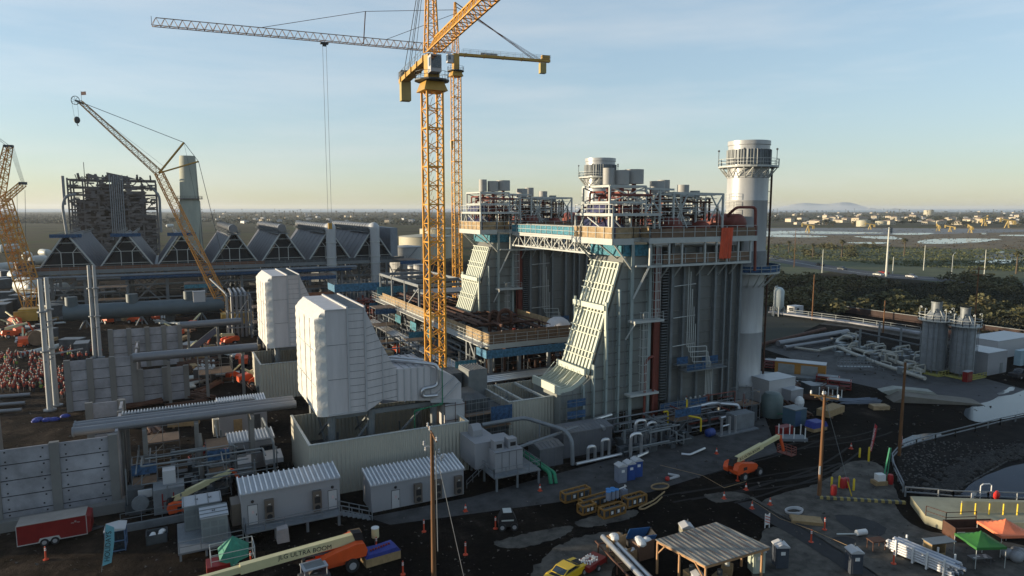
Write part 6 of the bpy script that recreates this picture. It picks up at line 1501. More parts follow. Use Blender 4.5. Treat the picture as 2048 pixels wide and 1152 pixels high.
m.tube([(46.5, 72.6, .5), (54, 72.9, .5)], .22, 8).tube([(54.4, 70.6, .6), (57.5, 71.6, .6), (58, 72.5, .6)], .22, 8, bend=.3).tube([(53.0, 75.6, 3.4), (53.6, 79.2, 3.6), (57, 79.6, 3.8)], .26, 8, bend=.6).tube([(61.6, 69.4, .4), (62.4, 68.6, .4), (66.0, 69.6, .4)], .16, 8, bend=.3)
m.build('pipe', alum, t, smooth=True)
pipes(81, 36, 54, 66, 72, 77, .3, 3.8, .08, .16).build('pipe', steelg, t); clutter(82, 34, 54, 67, 72.5, 77.5, 0.04, .4, 1.5, 2.0).build('pump', steeld, t)
m = M().tube([(68.4, 76.2, 5.4), (68.4, 76.2, 3.0), (70.2, 75.0, 2.6), (70.2, 75.0, .6)], .14, 8, bend=.3).tube([(65.2, 77.6, 3.6), (66, 77.6, 3.6), (66, 77.6, .4)], .14, 8, bend=.3); m.build('yellow_gas_pipe', yelp, t)
M().hcyl((70.3, 73.6, .7), (71.4, 73.8, .7), .62, 14, dome=.25).build('blue_vessel', mat('vessel_blue', (.02, .05, .22), .5), t, smooth=True)
# pipe reel skid at right
t = T('pump_skid', 'silver pump skid with upright pipes near the stack foot', 'pump skid', (77, 73.5, 0), world=True)
M().box(75.8, 73.6, .3, 79.8, 75.6, 2.6).build('cabinet', galv, t); m = M()
for x in (72.6, 74.2, 75.4): m.tube([(x, 73.2, .1), (x, 73.2, 2.8)], .2, 8)
m.tube([(72.6, 73.2, 1.5), (74.2, 73.2, 1.6)], .12, 8); m.build('pipe', alum, t); M().box(72, 72.8, .05, 80, 74.2, .25).build('skid_base', galv, t)
# portable toilets
def toilet(label, x, y, rz, body, door=True, s_=1.0):
    t = T('portable_toilet', label, 'portable toilet', (x, y, .03), rz, group='portable toilets')
    M().box(-.57, -.57, 0, .57, .57, 2.05).build('cabin', body, t)
    m = M(); m.prism([(-.64, 2.05), (.64, 2.05), (.64, 2.15), (0, 2.42), (-.64, 2.15)], -.64, .64); m.build('roof', white, t)
    d = M().box(-.42, -.6, .08, .42, -.57, 1.95).build('door', body, t); M().box(-.2, -.615, 1.35, .22, -.6, 1.68).build('notice', pvcw, d)
    M().cyl(.3, .4, 2.2, 2.62, .06, 8).build('vent_pipe', steeld, t)
    m = M()
    for z in (.5, 1.1, 1.7): m.box(-.6, -.4, z, -.57, .4, z + .06)
    m.build('side_rib', body, t); t.scale = (s_,) * 3; return t
rz = R(0)
toilet('light grey portable toilet, left of the row of three by the pipe skid', 49.0, 66.2, R(-6), greyp); toilet('blue portable toilet in the middle of the row of three', 50.45, 66.4, R(-6), bluep); toilet('blue portable toilet at the right end of the row of three', 51.9, 66.8, R(-6), bluep)
toilet('dark slate portable toilet standing alone at the bottom beside the trench', 55.9, 38.9, R(-25), greyd); toilet('dark portable toilet behind the right post of the metal roof shelter', 50.6, 42.8, R(-25), greyd)
toilet('beige portable toilet peeking over the far edge of the metal roof shelter', 45.2, 49.9, R(-22), mat('toilet_beige', (.30, .28, .22), .5)); toilet('pale green panelled toilet under the metal roof shelter', 47.9, 43.2, R(-20), mat('toilet_pale', (.45, .50, .42), .5)); toilet('white and grey unit under the near corner of the roof shelter', 40.4, 42.9, R(-20), white, s_=.8)
# work sink stand
x, y = at(1248, 998); t = T('hand_wash_stand', 'grey hand wash stand in front of the grey toilet', 'wash stand', (x, y, .03)); M().prism([(-.35, 0), (.35, 0), (.3, 1.2), (-.3, 1.2)], -.3, .3).build('tank', greyp, t); M().beam((-.7, 0, 1.35), (.3, 0, 1.5), .1).beam((.1, 0, 1.2), (.1, 0, 1.7), .1).build('tap', pvcw, t)
# yellow frames
yf = mat('frame_ochre', (.28, .14, .03), .6)
def yframe(label, x, y, rz, L_, H_=1.0, W_=.5, fill=True):
    t = T('shipping_frame', label, 'frame', (x, y, .03), rz, group='ochre steel shipping frames'); m = M()
    for yy in (-W_, W_): m.beams([(-L_/2, yy, .1), (L_/2, yy, .1), (L_/2, yy, H_), (-L_/2, yy, H_)], .16, closed=True); [m.beam((-L_/2 + L_ * i / 4, yy, .1), (-L_/2 + L_ * i / 4, yy, H_), .1) for i in (1, 2, 3)]
    for x_ in (-L_/2, L_/2):
        for z in (.1, H_): m.beam((x_, -W_, z), (x_, W_, z), .16)
    m.build('frame', yf, t)
    if fill: M().box(-L_/2 + .2, -W_ + .1, .2, L_/2 - .2, W_ - .1, H_ * .8).build('load', steeld, t)
    M().box(L_ * .1, -W_ - .1, H_ * .4, L_ * .1 + .3, -W_ - .085, H_ * .75).box(-L_ * .2, -W_ - .1, H_ * .4, -L_ * .2 + .3, -W_ - .085, H_ * .75).build('label_plate', pvcw, t)
    return t
yframe('ochre frame nearest the camera, left of the white elbow pipe', 42.6, 59.0, R(4), 3.0); yframe('ochre frame right of the nearest frame', 46.4, 60.0, R(4), 2.8, 1.1)
yframe('long ochre frame behind the blue topped drums', 42.6, 61.9, R(4), 4.6); yframe('farthest ochre frame next to the concrete slab', 41.2, 64.4, R(4), 3.6, 1.1); yframe('ochre frame at the left of the blue topped drums', 40.4, 60.8, R(4), 1.8)
for i, (dx, dy) in enumerate(((0, 0), (.6, .05), (1.2, .1), (.4, .6), (1.0, .6))):
    t = T('drum', 'grey-white drum with bright blue lid in the cluster on the ochre frames', 'drum', (43.2 + dx, 60.6 + dy, 1.0), group='blue lidded drums'); M().cyl(0, 0, 0, .95, .28, 14).build('barrel', greyp, t, smooth=True); M().cyl(0, 0, .95, 1.02, .3, 14).build('lid', mat('lid_blue', (.05, .25, .6), .4), t)
def elbow(label, u, v, rz):
    x, y = at(u, v); t = T('elbow_pipe', label, 'pipe', (x, y, .15), rz, group='white elbow pipes with red flange'); M().tube([(0, 0, 0), (1.8, .2, 0), (1.2, 1.4, 0)], .13, 8).build('pipe', white, t); M().ball((-.1, 0, .1), .32, 10, 6).build('red_flange', mat('flange_red', (.5, .03, .02), .5), t)
elbow('white bent pipe with red end beside the right ochre frame', 1238, 1022, 0); elbow('white bent pipe with red end on open dirt right of the toilets', 1336, 961, 0)
x, y = at(1320, 975); t = T('hose_coil', 'coiled tan hose lying on the dirt', 'hose', (x, y, .05)); M().tube([(1.2 * math.cos(a / 3), .8 * math.sin(a / 3), .04 + .002 * a) for a in range(60)], .07, 6).build('coil', lumber, t)
x, y = at(1290, 1016); t = T('hose_loop', 'long narrow loop of brown hose on the dirt near the shelter', 'hose', (x, y, .05), R(10)); M().tube([(5, 1.4, .1), (2, .5, .1), (-.6, .3, .1), (-1, 0, .1), (-.5, -.35, .1), (2, 0, .1), (3.6, .6, .1)], .09, 6, bend=.4).build('hose', lumber, t)
# wooden utility poles
def upole(label, x, y, h, kind):
    t = T('utility_pole', label, 'utility pole', (x, y, 0), R(-27) if kind != 2 else R(-10), group='wooden utility poles'); M().tube([(0, 0, 0), (0, 0, h)], [.24, .15], 12).build('pole', wood, t, smooth=True)
    if kind == 0:
        M().beam((-.5, 1.6, h + .1), (.6, -1.6, h - .2), .1, .13).build('crossarm', wood, t)
        m = M()
        for (a, b, c_) in ((-.55, 1.6, h + .25), (.6, -1.5, h), (-.2, .3, h + .35), (-.7, 0, h - .9), (-.6, .3, h - 1.5), (.6, 0, h - 1.6), (1.0, -.1, h - 2.0), (.8, .2, h - 2.4)): m.lathe(a, b, [(.09, c_ - .2), (.12, c_ - .1), (.07, c_), (.11, c_ + .1), (.04, c_ + .2)], 8)
        m.beam((-.7, 0, h - 1.2), (0, 0, h - 1.2), .08).beam((0, 0, h - 2), (1.1, -.1, h - 2.1), .1); m.build('insulator', white, t); M().tube([(.35, -.2, h - 1.5), (.42, -.25, h - 10.8)], .045, 6).build('conduit', galv, t)
        M().tube([(.2, 0, h - 1), (3.2, -1.6, .1)], .025, 4).build('guy_wire', galv, t)
    elif kind == 1:
        M().beam((-1.55, .2, h - .1), (1.5, -.3, h - .5), .14, .16).beam((-.9, .1, h - .25), (0, 0, h - 1.0), .07).beam((.9, -.1, h - .45), (0, 0, h - 1.0), .07).beam((-1.4, -.6, h - .2), (1.2, .5, h - .3), .1).build('crossarm', mat('crossarm_wood', (.34, .2, .08), .8), t)
        m = M()
        for (a, b, c_) in ((-1.5, .2, h + .2), (1.45, -.3, h - .2), (-.2, 0, h + .15), (.1, .1, h + .1)): m.lathe(a, b, [(.09, c_ - .2), (.13, c_ - .1), (.08, c_), (.12, c_ + .1), (.04, c_ + .22)], 8)
        m.build('insulator', pvcw, t); m = M().tube([(.2, 0, h - 1), (4.0, .3, .1)], .03, 4); m.build('guy_wire', galv, t); M().tube([(3.4, .25, 1.9), (4.0, .3, .1)], .06, 6).build('guy_guard', yelp, t)
        M().box(-.3, -.26, 3.0, -.1, -.2, 4.0).build('notice', pvcw, t)
    return t
upole('near wooden pole with white insulators, cut by the bottom edge', *at(868, 1175), 14.4, 0)
x, y = at(1638, 996); upole('sunlit wooden pole with crossarm near the yellow bollards', x, y, 12.6, 1)
x, y = at(1798, 912); upole('dark wooden pole without crossarm beside the bank railing', x, y, 13.2, 2)
# ================================================================ SHELTER, TENTS, STACKS
t = T('roof_shelter', 'open shelter with a large rusty corrugated metal roof on timber-coloured posts', 'shelter', (43.2, 44.3, 0), world=True)
c4 = [at(1311, 1080, 3.3), at(1433, 1045, 3.3), at(1541, 1095, 3.1), at(1411, 1133, 3.1)]
m = M(); zz = (3.3, 3.3, 3.1, 3.1); m.add([(c4[i][0], c4[i][1], zz[i]) for i in range(4)] + [(c4[i][0], c4[i][1], zz[i] + .06) for i in range(4)], [(0,3,2,1),(4,5,6,7),(0,1,5,4),(1,2,6,5),(2,3,7,6),(3,0,4,7)])
A_, B_, C_, D_ = [Vector((c4[i][0], c4[i][1], zz[i] + .06)) for i in range(4)]
ru = mat('roof_rusty_tin', (.20, .19, .17), .55, .2, 0, .5, col2=(.42, .38, .32), wave=((B_ - A_).normalized(), .5))
rf = m.build('roof', ru, t)
m = M()
for i in range(1, 9): m.beam(A_.lerp(B_, i / 9) + Vector((0, 0, .01)), D_.lerp(C_, i / 9) + Vector((0, 0, .01)), .03, .02)
rnd = random.Random(12)
for i in range(7): k_ = rnd.randint(1, 8) / 9; q = rnd.random() * .8; m.beam(A_.lerp(B_, k_).lerp(D_.lerp(C_, k_), q) + Vector((0, 0, .02)), A_.lerp(B_, k_).lerp(D_.lerp(C_, k_), q + rnd.uniform(.05, .2)) + Vector((0, 0, .02)), .12, .02)
m.build('rust_seam', rust, rf)
tm_ = mat('timber_orange', (.45, .25, .12), .7, var=.2)
for k_, p_ in enumerate((A_.lerp(C_, .02), D_.lerp(B_, .03), C_.lerp(A_, .07), B_.lerp(D_, .04), A_.lerp(D_, .5), B_.lerp(C_, .5))): M().beam((p_.x, p_.y, 0), (p_.x, p_.y, 3.05), .16).build('post', tm_, t)
m = M().beam(A_ + Vector((.1, -.1, -.2)), D_ + Vector((.1, .1, -.2)), .14, .2).beam(D_ + Vector((.1, .1, -.2)), C_ + Vector((-.1, .1, -.2)), .14, .2).beam(A_ + Vector((.2, -.2, -1.3)), A_.lerp(D_, .2) + Vector((0, 0, -.2)), .1).beam(D_ + Vector((.1, .3, -1.3)), D_.lerp(A_, .2) + Vector((0, 0, -.2)), .1)
m.build('beam', tm_, t)
rnd = random.Random(31)
for i, (x, y, lab_) in enumerate(((41.6, 45.0, 'wooden crate under the left side of the roof shelter'), (43.4, 43.3, 'low wooden crate under the middle of the roof shelter'), (45.2, 44.2, 'wooden crate with a motor on it under the roof shelter'))):
    t = T('wooden_crate', lab_, 'crate', (x, y, .03), R(20 * i)); M().box(-.6, -.5, 0, .6, .5, .7).build('box', lumber, t); M().cyl(0, 0, .7, 1.2, .25, 10).build('load', steelw if i == 2 else steeld, t)
x, y = at(1400, 1150); t = T('gas_bottle_rack', 'rack of slim gas bottles under the near corner of the shelter', 'gas bottles', (x + 1.2, y + 1.5, .03)); [M().lathe(i * .35, 0, [(.13, 0), (.13, 1.2), (.05, 1.4), (.03, 1.5)], 10).build('bottle', (steelw, lumber, greenp)[i % 3], t, smooth=True) for i in range(4)]
# boxes by the pipes
def boxpile(label, u, v, s_, h, m_, sheet=False):
    x, y = at(u, v); t = T('cardboard_crate', label, 'box', (x, y, .03), R(random.Random(u).uniform(-15, 15))); M().box(-s_, -s_ * .8, 0, s_, s_ * .8, h).build('box', m_, t)
    m = M().prism([(-s_, h), (s_, h), (s_ * 1.3, h + .25), (s_ * .9, h + .3)], -s_ * .8, -s_ * .75); m.build('flap', m_, t)
    if sheet: m = M(); [m.ball((rnd.uniform(-s_, s_) * .6, rnd.uniform(-s_, s_) * .5, h), s_ * .55, 8, 5, (1, 1, .6)) for _ in range(4)]; m.build('plastic_wrap', pvcw, t)
boxpile('tall cardboard box wrapped in plastic at the left of the box pile', 1232, 1105, .75, 1.7, cardb, True); boxpile('open cardboard box with a band in front of the tall wrapped box', 1245, 1122, .6, 1.1, cardb, True)
boxpile('large brown box with red and white goods on top, near the shelter', 1284, 1113, .9, 1.6, mat('box_brown', (.15, .08, .05), .8), True); boxpile('small closed cardboard box in front of the pile', 1256, 1136, .6, .8, mat('box_tan_dark', (.2, .13, .07), .8)); boxpile('crumpled box in the middle of the pile', 1264, 1118, .5, .9, cardb, True)
t = T('open_bin', 'blue and black open tilting bin beyond the cardboard boxes', 'bin', (*at(1280, 1095), 0.03), R(-15)); M().prism([(-1.3, .5), (-.8, 1.6), (1.4, 1.6), (.7, .4)], -.9, -.8).prism([(-1.3, .5), (-.8, 1.6), (1.4, 1.6), (.7, .4)], .8, .9).beam((-1.05, 0, 1.05), (-1.0, 0, 1.1), .1).build('side', mat('bin_blue', (.03, .12, .3), .5), t); M().box(-1.2, -.8, .1, .8, .8, .6).prism([(.7, .4), (1.4, 1.6), (1.45, 1.55), (.78, .4)], -.8, .8).build('tub', black, t)
t = T('pipe_stand', 'steel stand carrying two long silver pipes pointing at the bottom edge', 'pipe stand', (37.5, 45, 0), world=True)
p0 = Vector((*at(1205, 1100), 1.4)); p1 = Vector((*at(1290, 1190), 1.3))
m = M(); d_ = (p1 - p0).normalized(); s_ = Vector((-d_.y, d_.x, 0)); m.tube([p0, p1], .27, 12); m.build('pipe', alum, t, smooth=True); M().tube([p0 + s_ * .7 + d_, p1 + s_ * .7], .24, 12).build('pipe', alum, t, smooth=True)
m = M()
for q in (.08, .3, .55): c_ = p0.lerp(p1, q); m.beams([(c_ + s_ * -.8).to_tuple()[:2] + (0.03,), (c_ + s_ * -.8).to_tuple()[:2] + (1.1,), (c_ + s_ * 1.2).to_tuple()[:2] + (1.1,), (c_ + s_ * 1.2).to_tuple()[:2] + (.03,)], .12)
m.beam(p0 - s_ * .8 - Vector((0, 0, .3)), p1 - s_ * .8 - Vector((0, 0, .3)), .14); m.build('stand_frame', rust, t); M().box(*(p0.x - .1, p0.y - 1.4, .3), p0.x + 1.2, p0.y - 1.3, 1.1).build('panel', beige, t)
# yellow sports car (pony car with black stripes)
t = T('parked_car', 'yellow car with black bonnet stripe cut by the bottom edge', 'car', (31.3, 50.2, 0.03), R(20)); cy = mat('car_yellow', (.80, .50, .01), .3, spec=.7, var=.03)
prof = [(-2.3, .45), (-2.35, .8), (-2.0, 1.0), (-1.3, 1.05), (-.7, 1.38), (.4, 1.4), (1.2, 1.02), (2.1, .9), (2.35, .65), (2.3, .4)]
M().prism([(-2.3, .4), (-2.35, .78), (-1.9, .98), (1.2, 1.0), (2.1, .88), (2.35, .65), (2.3, .35)], -.92, .92).build('body', cy, t)
M().prism([(-1.5, .98), (-.75, 1.36), (.35, 1.38), (1.15, .99)], -.74, .74).build('cabin', cy, t)
m = M(); m.prism([(-1.3, 1.02), (-.72, 1.32), (.3, 1.33), (.95, 1.02)], -.76, -.742).prism([(-1.3, 1.02), (-.72, 1.32), (.3, 1.33), (.95, 1.02)], .742, .76); m.beam((.42, 0, 1.365), (1.1, 0, 1.03), 1.3, .03).beam((-.82, 0, 1.33), (-1.42, 0, 1.05), 1.3, .03); m.build('window', glass, t)
M().prism([(1.2, 1.003), (2.1, .883), (2.1, .893), (1.2, 1.013)], -.5, .5).prism([(-1.9, .983), (-1.5, .985), (-1.5, 1.0), (-1.9, .998)], -.6, .6).build('stripe', black, t)
for x in (-1.4, 1.4):
    for y in (-.85, .85): wheel(t, x, y, .34, .22, t)
for y in (-.6, .6): M().box(2.3, y - .2, .58, 2.37, y + .2, .72).build('headlight', pvcw, t)
t = T('pickup_load', 'red low trailer with a tray of small parts beside the yellow car', 'trailer', (34.2, 50.6, .03), R(20)); M().box(-1.4, -.8, .4, 1.4, .8, .9).build('bed', redv, t); m = M(); rnd = random.Random(6); [m.box(x_, y_, .9, x_ + .1, y_ + .1, 1.05) for x_, y_ in [(rnd.uniform(-1.2, .6), rnd.uniform(-.6, .6)) for _ in range(60)]]; m.build('small_part', pvcw, t); [wheel(t, 0, y_, .32, .2, t) for y_ in (-.85, .85)]
# barricade sign
x, y = at(1534, 1056); t = T('barricade_panel', 'white and orange striped barricade standing by the trench', 'barricade', (x, y, .03), R(-8)); m = M().box(-.32, -.03, .35, .32, .03, 1.45).box(-.32, -.03, 0, -.24, .03, .35).box(.24, -.03, 0, .32, .03, .35).box(-.32, -.03, 1.45, -.2, .03, 1.6).box(.2, -.03, 1.45, .32, .03, 1.6); m.build('panel', pvcw, t)
m = M()
for z in (.5, .8, 1.1): m.prism([(-.31, z + .22), (-.31, z + .32), (.31, z + .05), (.31, z - .05)], -.045, -.032)
m.build('stripe', cone_o, t)
# canopies
def canopy(label, u, v, rz, m_, s_=1.5, h=2.15, ap_=3.1):
    x, y = at(u, v); t = T('canopy_tent', label, 'canopy', (x, y, 0.03), rz, group='pop-up canopies at the right'); 
    for a in (-s_, s_):
        for b in (-s_, s_): M().beam((a, b, 0), (a, b, h), .05).build('leg', steelw, t)
    m = M(); n = 6; rows = []
    for i in range(-n, n + 1):
        for j in range(-n, n + 1):
            r_ = max(abs(i), abs(j)) / n; d = 1 - r_; z = h + (ap_ - h) * (d ** 1.25) - .10 * math.sin(math.pi * r_) * (1 - abs(abs(i) - abs(j)) / n)
            m.v.append((i / n * s_ * 1.03, j / n * s_ * 1.03, z))
    w_ = 2 * n + 1
    for i in range(w_ - 1):
        for j in range(w_ - 1): m.f.append((i * w_ + j, (i + 1) * w_ + j, (i + 1) * w_ + j + 1, i * w_ + j + 1))
    e = s_ * 1.03; m.panel([(-e, -e, 0), (e, -e, 0), (e, e, 0), (-e, e, 0), (-e, -e, 0)], h - .25, h + .0, .015)
    c_ = m.build('canopy_cloth', m_, t); return t
canopy('dark green pop-up canopy beside the orange one', 1957, 1122, R(-24), mat('canopy_green', (.03, .16, .03), .7), 1.45)
canopy('orange pop-up canopy partly behind the green one', 2006, 1098, R(-24), mat('canopy_orange', (.85, .22, .10), .7), 1.6, 2.2, 3.2)
x, y = at(1958, 1128); t = T('work_table', 'folding table with papers under the green canopy', 'table', (x, y, .03), R(-20)); M().box(-1, -.4, .7, 1, .4, .75).build('table_top', steelg, t); [M().beam((a, b, 0), (a, b, .7), .05).build('leg', steeld, t) for a in (-.9, .9) for b in (-.35, .35)]; m = M(); [m.box(x_, y_, .751, x_ + .3, y_ + .22, .77) for x_, y_ in ((-.8, -.3), (-.3, -.1), (.3, -.3), (.5, .05))]; M.build(m, 'paper', pvcw, t)
# stacked white pipes
t = T('pipe_stack', 'rack of stacked white and blue-grey pipes at the bottom right', 'pipe stack', (63.5, 37, 0), world=True)
p0 = Vector((*at(1778, 1105), .35)); p1 = Vector((*at(1905, 1160), .35)); d_ = (p1 - p0).normalized(); s_ = Vector((-d_.y, d_.x, 0)); rnd = random.Random(77); k_ = 0
pm_ = [mat('pipe_white', (.60, .60, .62), .4), mat('pipe_bluegrey', (.30, .34, .42), .4)]
for r_ in range(5):
    for c_ in range(6 - (r_ > 3)):
        o_ = s_ * (c_ * .28) + Vector((0, 0, r_ * .25)); a_ = rnd.uniform(-.4, .4); M().tube([p0 + o_ + d_ * a_, p1 + o_ + d_ * (a_ + rnd.uniform(-.3, .3))], .12, 10).build('pipe', pm_[(r_ + c_) % 2 if c_ > 0 else (0 if r_ % 2 else 0)], t, smooth=True)
m = M()
for q in (.12, .4, .62, .88):
    c_ = p0.lerp(p1, q); 
    for e in (-.2, 1.75): b_ = c_ + s_ * e; m.beam((b_.x, b_.y, .03), (b_.x, b_.y, 1.7), .14)
    m.beam((c_ - s_ * .3).to_tuple()[:2] + (.15,), (c_ + s_ * 1.8).to_tuple()[:2] + (.15,), .16)
m.build('stake', pvcw, t)
x, y = at(1867, 1122); boxw = T('crate_cupboard', 'tall open plywood crate behind the stacked pipes', 'crate', (x, y, .03), R(-15)); M().box(-.8, .5, 0, .8, .55, 2).box(-.8, -.5, 0, -.75, .55, 2).box(.75, -.5, 0, .8, .55, 2).box(-.8, -.5, 0, .8, -.45, 1.0).build('crate_wall', lumber, boxw); M().box(-.9, -.6, 2.0, 1.9, .65, 2.06).build('cover_board', steelg, boxw)
x, y = at(1752, 1098); t = T('steel_table', 'small rusty steel table left of the stacked pipes', 'table', (x, y, .03), R(-15)); M().box(-.8, -.5, .9, .8, .5, 1.0).build('table_top', rust, t); [M().beam((a, b, 0), (a, b, .9), .07).build('leg', rust, t) for a in (-.7, .7) for b in (-.4, .4)]
x, y = at(1722, 1070); t = T('cable_barrier', 'white water-filled barrier drum lying on the slab', 'barrier', (x, y, .3), R(-12)); M().tube([(-.6, 0, 0), (.6, 0, 0)], .3, 12).build('drum', pvcw, t); M().tube([(-2.6, .5, -.1), (-.6, 0, -.1)], .08, 6).build('hose', steelw, t)
x, y = at(1588, 1026); t = T('hose_coil', 'coil of white hose beside stacked boards near the trench', 'hose', (x, y, .1)); M().tube([((1.0 + .002 * a) * math.cos(a / 3), .7 * math.sin(a / 3), .04 + .003 * a) for a in range(90)], .07, 6).build('coil', white, t)
x, y = at(1612, 1044); t = T('board_stack', 'stack of timber boards lying beside the white hose coil', 'boards', (x, y, .05), R(-40)); [M().box(-1.6 + .1 * (i % 2), -.8, i * .09, 1.6, .8, i * .09 + .07).build('board', lumber, t) for i in range(4)]
# yellow bollards
bp = T('bollard', 'b', 'bollard', (0, 0, -70), group='yellow bollards by the poles'); M().lathe(0, 0, [(.13, 0), (.13, 1.25), (.08, 1.33)], 12).build('post', yelp, bp, smooth=True)
first = True
for (u, v, l, s_) in ((1719, 915, 'yellow bollard left of the taller one by the feather banner', 1), (1737, 923, 'taller yellow bollard at the foot of the red feather banner', 1.5), (1663, 973, 'yellow bollard nearest the sunlit wooden pole', .9), (1678, 975, 'yellow bollard between the red barrels', 1.1), (1707, 981, 'yellow bollard right of the red barrels', 1.1)):
    o = bp if first else dup(bp, (0, 0, 0)); first = False; o.location = (*at(u, v), .03); o['label'] = l; o.scale = (1, 1, s_)
for (u, v, l) in ((1667, 990, 'red plastic barrel at the foot of the sunlit wooden pole'), (1685, 976, 'red plastic barrel behind the yellow bollard'), (1692, 975, 'red plastic barrel right of the middle bollard'), (1780, 968, 'red plastic barrel beside the tripod with hard hats')):
    t = T('plastic_barrel', l, 'barrel', (*at(u, v), .03), group='red plastic barrels'); M().lathe(0, 0, [(.32, 0), (.36, .4), (.36, .8), (.3, 1.15)], 16).build('barrel_body', mat('barrel_red', (.42, .02, .02), .5), t, smooth=True); M().cyl(0, 0, 1.15, 1.2, .27, 14).build('lid', mat('barrel_red', (0, 0, 0)), t)
feather('red feather banner with white border and white lettering near the bollards', 84.4, 57.6, 4.6, mat('banner_red', (.45, .02, .03), .6), 1.0, .7, ('NOW HIRING',), pvcw, .5, 1)
x, y = at(1765, 968); t = T('tripod_frame', 'tall green and white striped frame with a white box at its foot near the railing', 'frame', (x, y, .03), R(-20)); M().beam((0, 0, 0), (1.4, 1.0, 4.2), .16).beam((.5, 0, 0), (1.6, 1.0, 4.2), .1).build('mast', greenp, t); M().box(-.9, -.4, .5, .1, .4, 1.3).build('white_box', pvcw, t); M().box(-1.3, -.6, 0, .3, .5, .5).build('pallet', lumber, t)
# striped kerb and retaining wall
p0 = Vector((*at(1632, 997), 0)); p1 = Vector((*at(1810, 1008), 0)); t = T('striped_kerb', 'yellow and black striped concrete kerb before the sunken slab', 'kerb', (p0.x, p0.y, 0), world=True); m = M(); m2 = M(); n = 26
for i in range(n): (m if i % 2 else m2).beam(p0.lerp(p1, i / n) + Vector((0, 0, .18)), p0.lerp(p1, (i + 1) / n) + Vector((0, 0, .18)), .4, .32)
m.build('yellow_block', mat('kerb_yellow', (.38, .30, .10), .8), t); m2.build('black_block', steeld, t)
t = T('loading_dock', 'yellowish concrete dock walls with railings above the canopies', 'dock', (74, 45, 0), world=True)
cw = mat('dock_concrete', (.34, .32, .22), .8, col2=(.46, .43, .30), scale=.5)
a_ = at(1820, 1008); b_ = at(1850, 1048); c_ = at(1890, 1062); d_ = at(1950, 1060); e_ = at(2120, 1065); f_ = at(2140, 1020)
m = M(); m.add([(p[0], p[1], 0) for p in (a_, b_, c_, d_, e_, f_)] + [(p[0], p[1], .95) for p in (a_, b_, c_, d_, e_, f_)], [tuple(range(5, -1, -1)), tuple(range(6, 12))] + [(i, (i + 1) % 6, 6 + (i + 1) % 6, 6 + i) for i in range(6)]); m.build('wall', cw, t)
m = M().rail([(*b_, .95), (*c_, .95), (*d_, .95)], 1.1, 2, .06); m.build('railing', rust, t)
m = M(); 
for i in range(5): q = at(1922 + i * 28, 1028 + i * .5, .95); m.beam((*q, .95), (*q, 2.2), .12)
m.build('bollard_row', yelp, t)
m = M(); q0 = at(1922, 1022, .95); q1 = at(2150, 1026, .95); m.beam((*q0, 1.5), (*q1, 1.5), .1, 1.2); m.build('back_wall', cw, t)
t = T('open_skip', 'dark open skip beside the dock wall above the canopies', 'skip', (*at(1945, 1075), .03), R(-25)); M().box(-2.6, -1, 0, 2.6, -.9, 1.5).box(-2.6, .9, 0, 2.6, 1, 1.5).box(-2.6, -1, 0, -2.5, 1, 1.5).box(2.5, -1, 0, 2.6, 1, 1.5).box(-2.6, -1, 0, 2.6, 1, .1).build('tub', rust, t); M().box(-2.4, -1.02, .6, -1.6, -1.0, 1.1).build('sticker', pvcw, t)
t = T('scrap_bags', 'grey plastic bags heaped at the right edge behind the canopies', 'bags', (*at(2030, 1115), .03)); m = M(); rnd = random.Random(14); [m.ball((rnd.uniform(-1, 1), rnd.uniform(-.8, .8), .45), rnd.uniform(.4, .65), 10, 6, (1, 1, .9)) for _ in range(7)]; m.build('bag', mat('bag_grey', (.25, .26, .28), .4, bump=1), t, smooth=True)
# white railing along the bank
t = T('bank_railing', 'white tubular railing curving along the river bank', 'railing', (0, 0, 0)); 
rp_ = [(*at(u, v), .1) for u, v in ((1806, 985), (1787, 945), (1783, 925), (1800, 905), (1832, 894), (1870, 884), (1910, 874), (1950, 864), (2000, 851), (2060, 838), (2200, 812), (2350, 790))]
M().rail(rp_, 1.1, 3.2, .13).build('rail', galv, t)
M().rail([(*at(1810, 995), .1), (*at(1876, 1000), .1)], 1.2, 8, .14).rail([(*at(1876, 1000), .1), (*at(1905, 1003), .1), (*at(1975, 1005), .1), (*at(2150, 1010), .1)], 1.2, 3, .12).build('rail', galv, t)
q = at(1945, 1004); M().box(q[0] - .5, q[1] - .1, .5, q[0] + .5, q[1] - .05, 1.2).build('notice_board', pvcw, t)
q = at(1992, 1005); o = M().ball((0, 0, 0), .55, 12, 8, (1, .5, 1)).build('life_ring_cover', mat('cover_red', (.75, .04, .03), .5), None, smooth=True); o.location = (q[0], q[1], .9); tag(o, 'bright red covered life ring hanging on the white railing', 'life ring')
q = at(1970, 1004); t = T('white_gate', 'small white tube gate in the railing beside the red life ring', 'gate', (q[0], q[1], .1), R(-20)); M().beams([(-.7, 0, 0), (-.7, 0, 1.9), (-.4, 0, 2.1), (.4, 0, 2.1), (.7, 0, 1.9), (.7, 0, 0)], .1).beam((-.7, 0, 1), (.7, 0, 1), .07).build('gate_frame', pvcw, t)
# ropes
t = T('safety_rope', 'thin rope line strung from cone to cone across the yard', 'rope', (0, 0, 0)); M().tube([(*at(1320, 942), .8), (*at(1405, 965), .9), (*at(1448, 990), .9), (*at(1492, 975), .8)], .025, 4).tube([(*at(1504, 1014), .8), (*at(1560, 1046), .5), (*at(1622, 1076), .9), (*at(1700, 1105), .6)], .025, 4).build('rope', lumber, t)
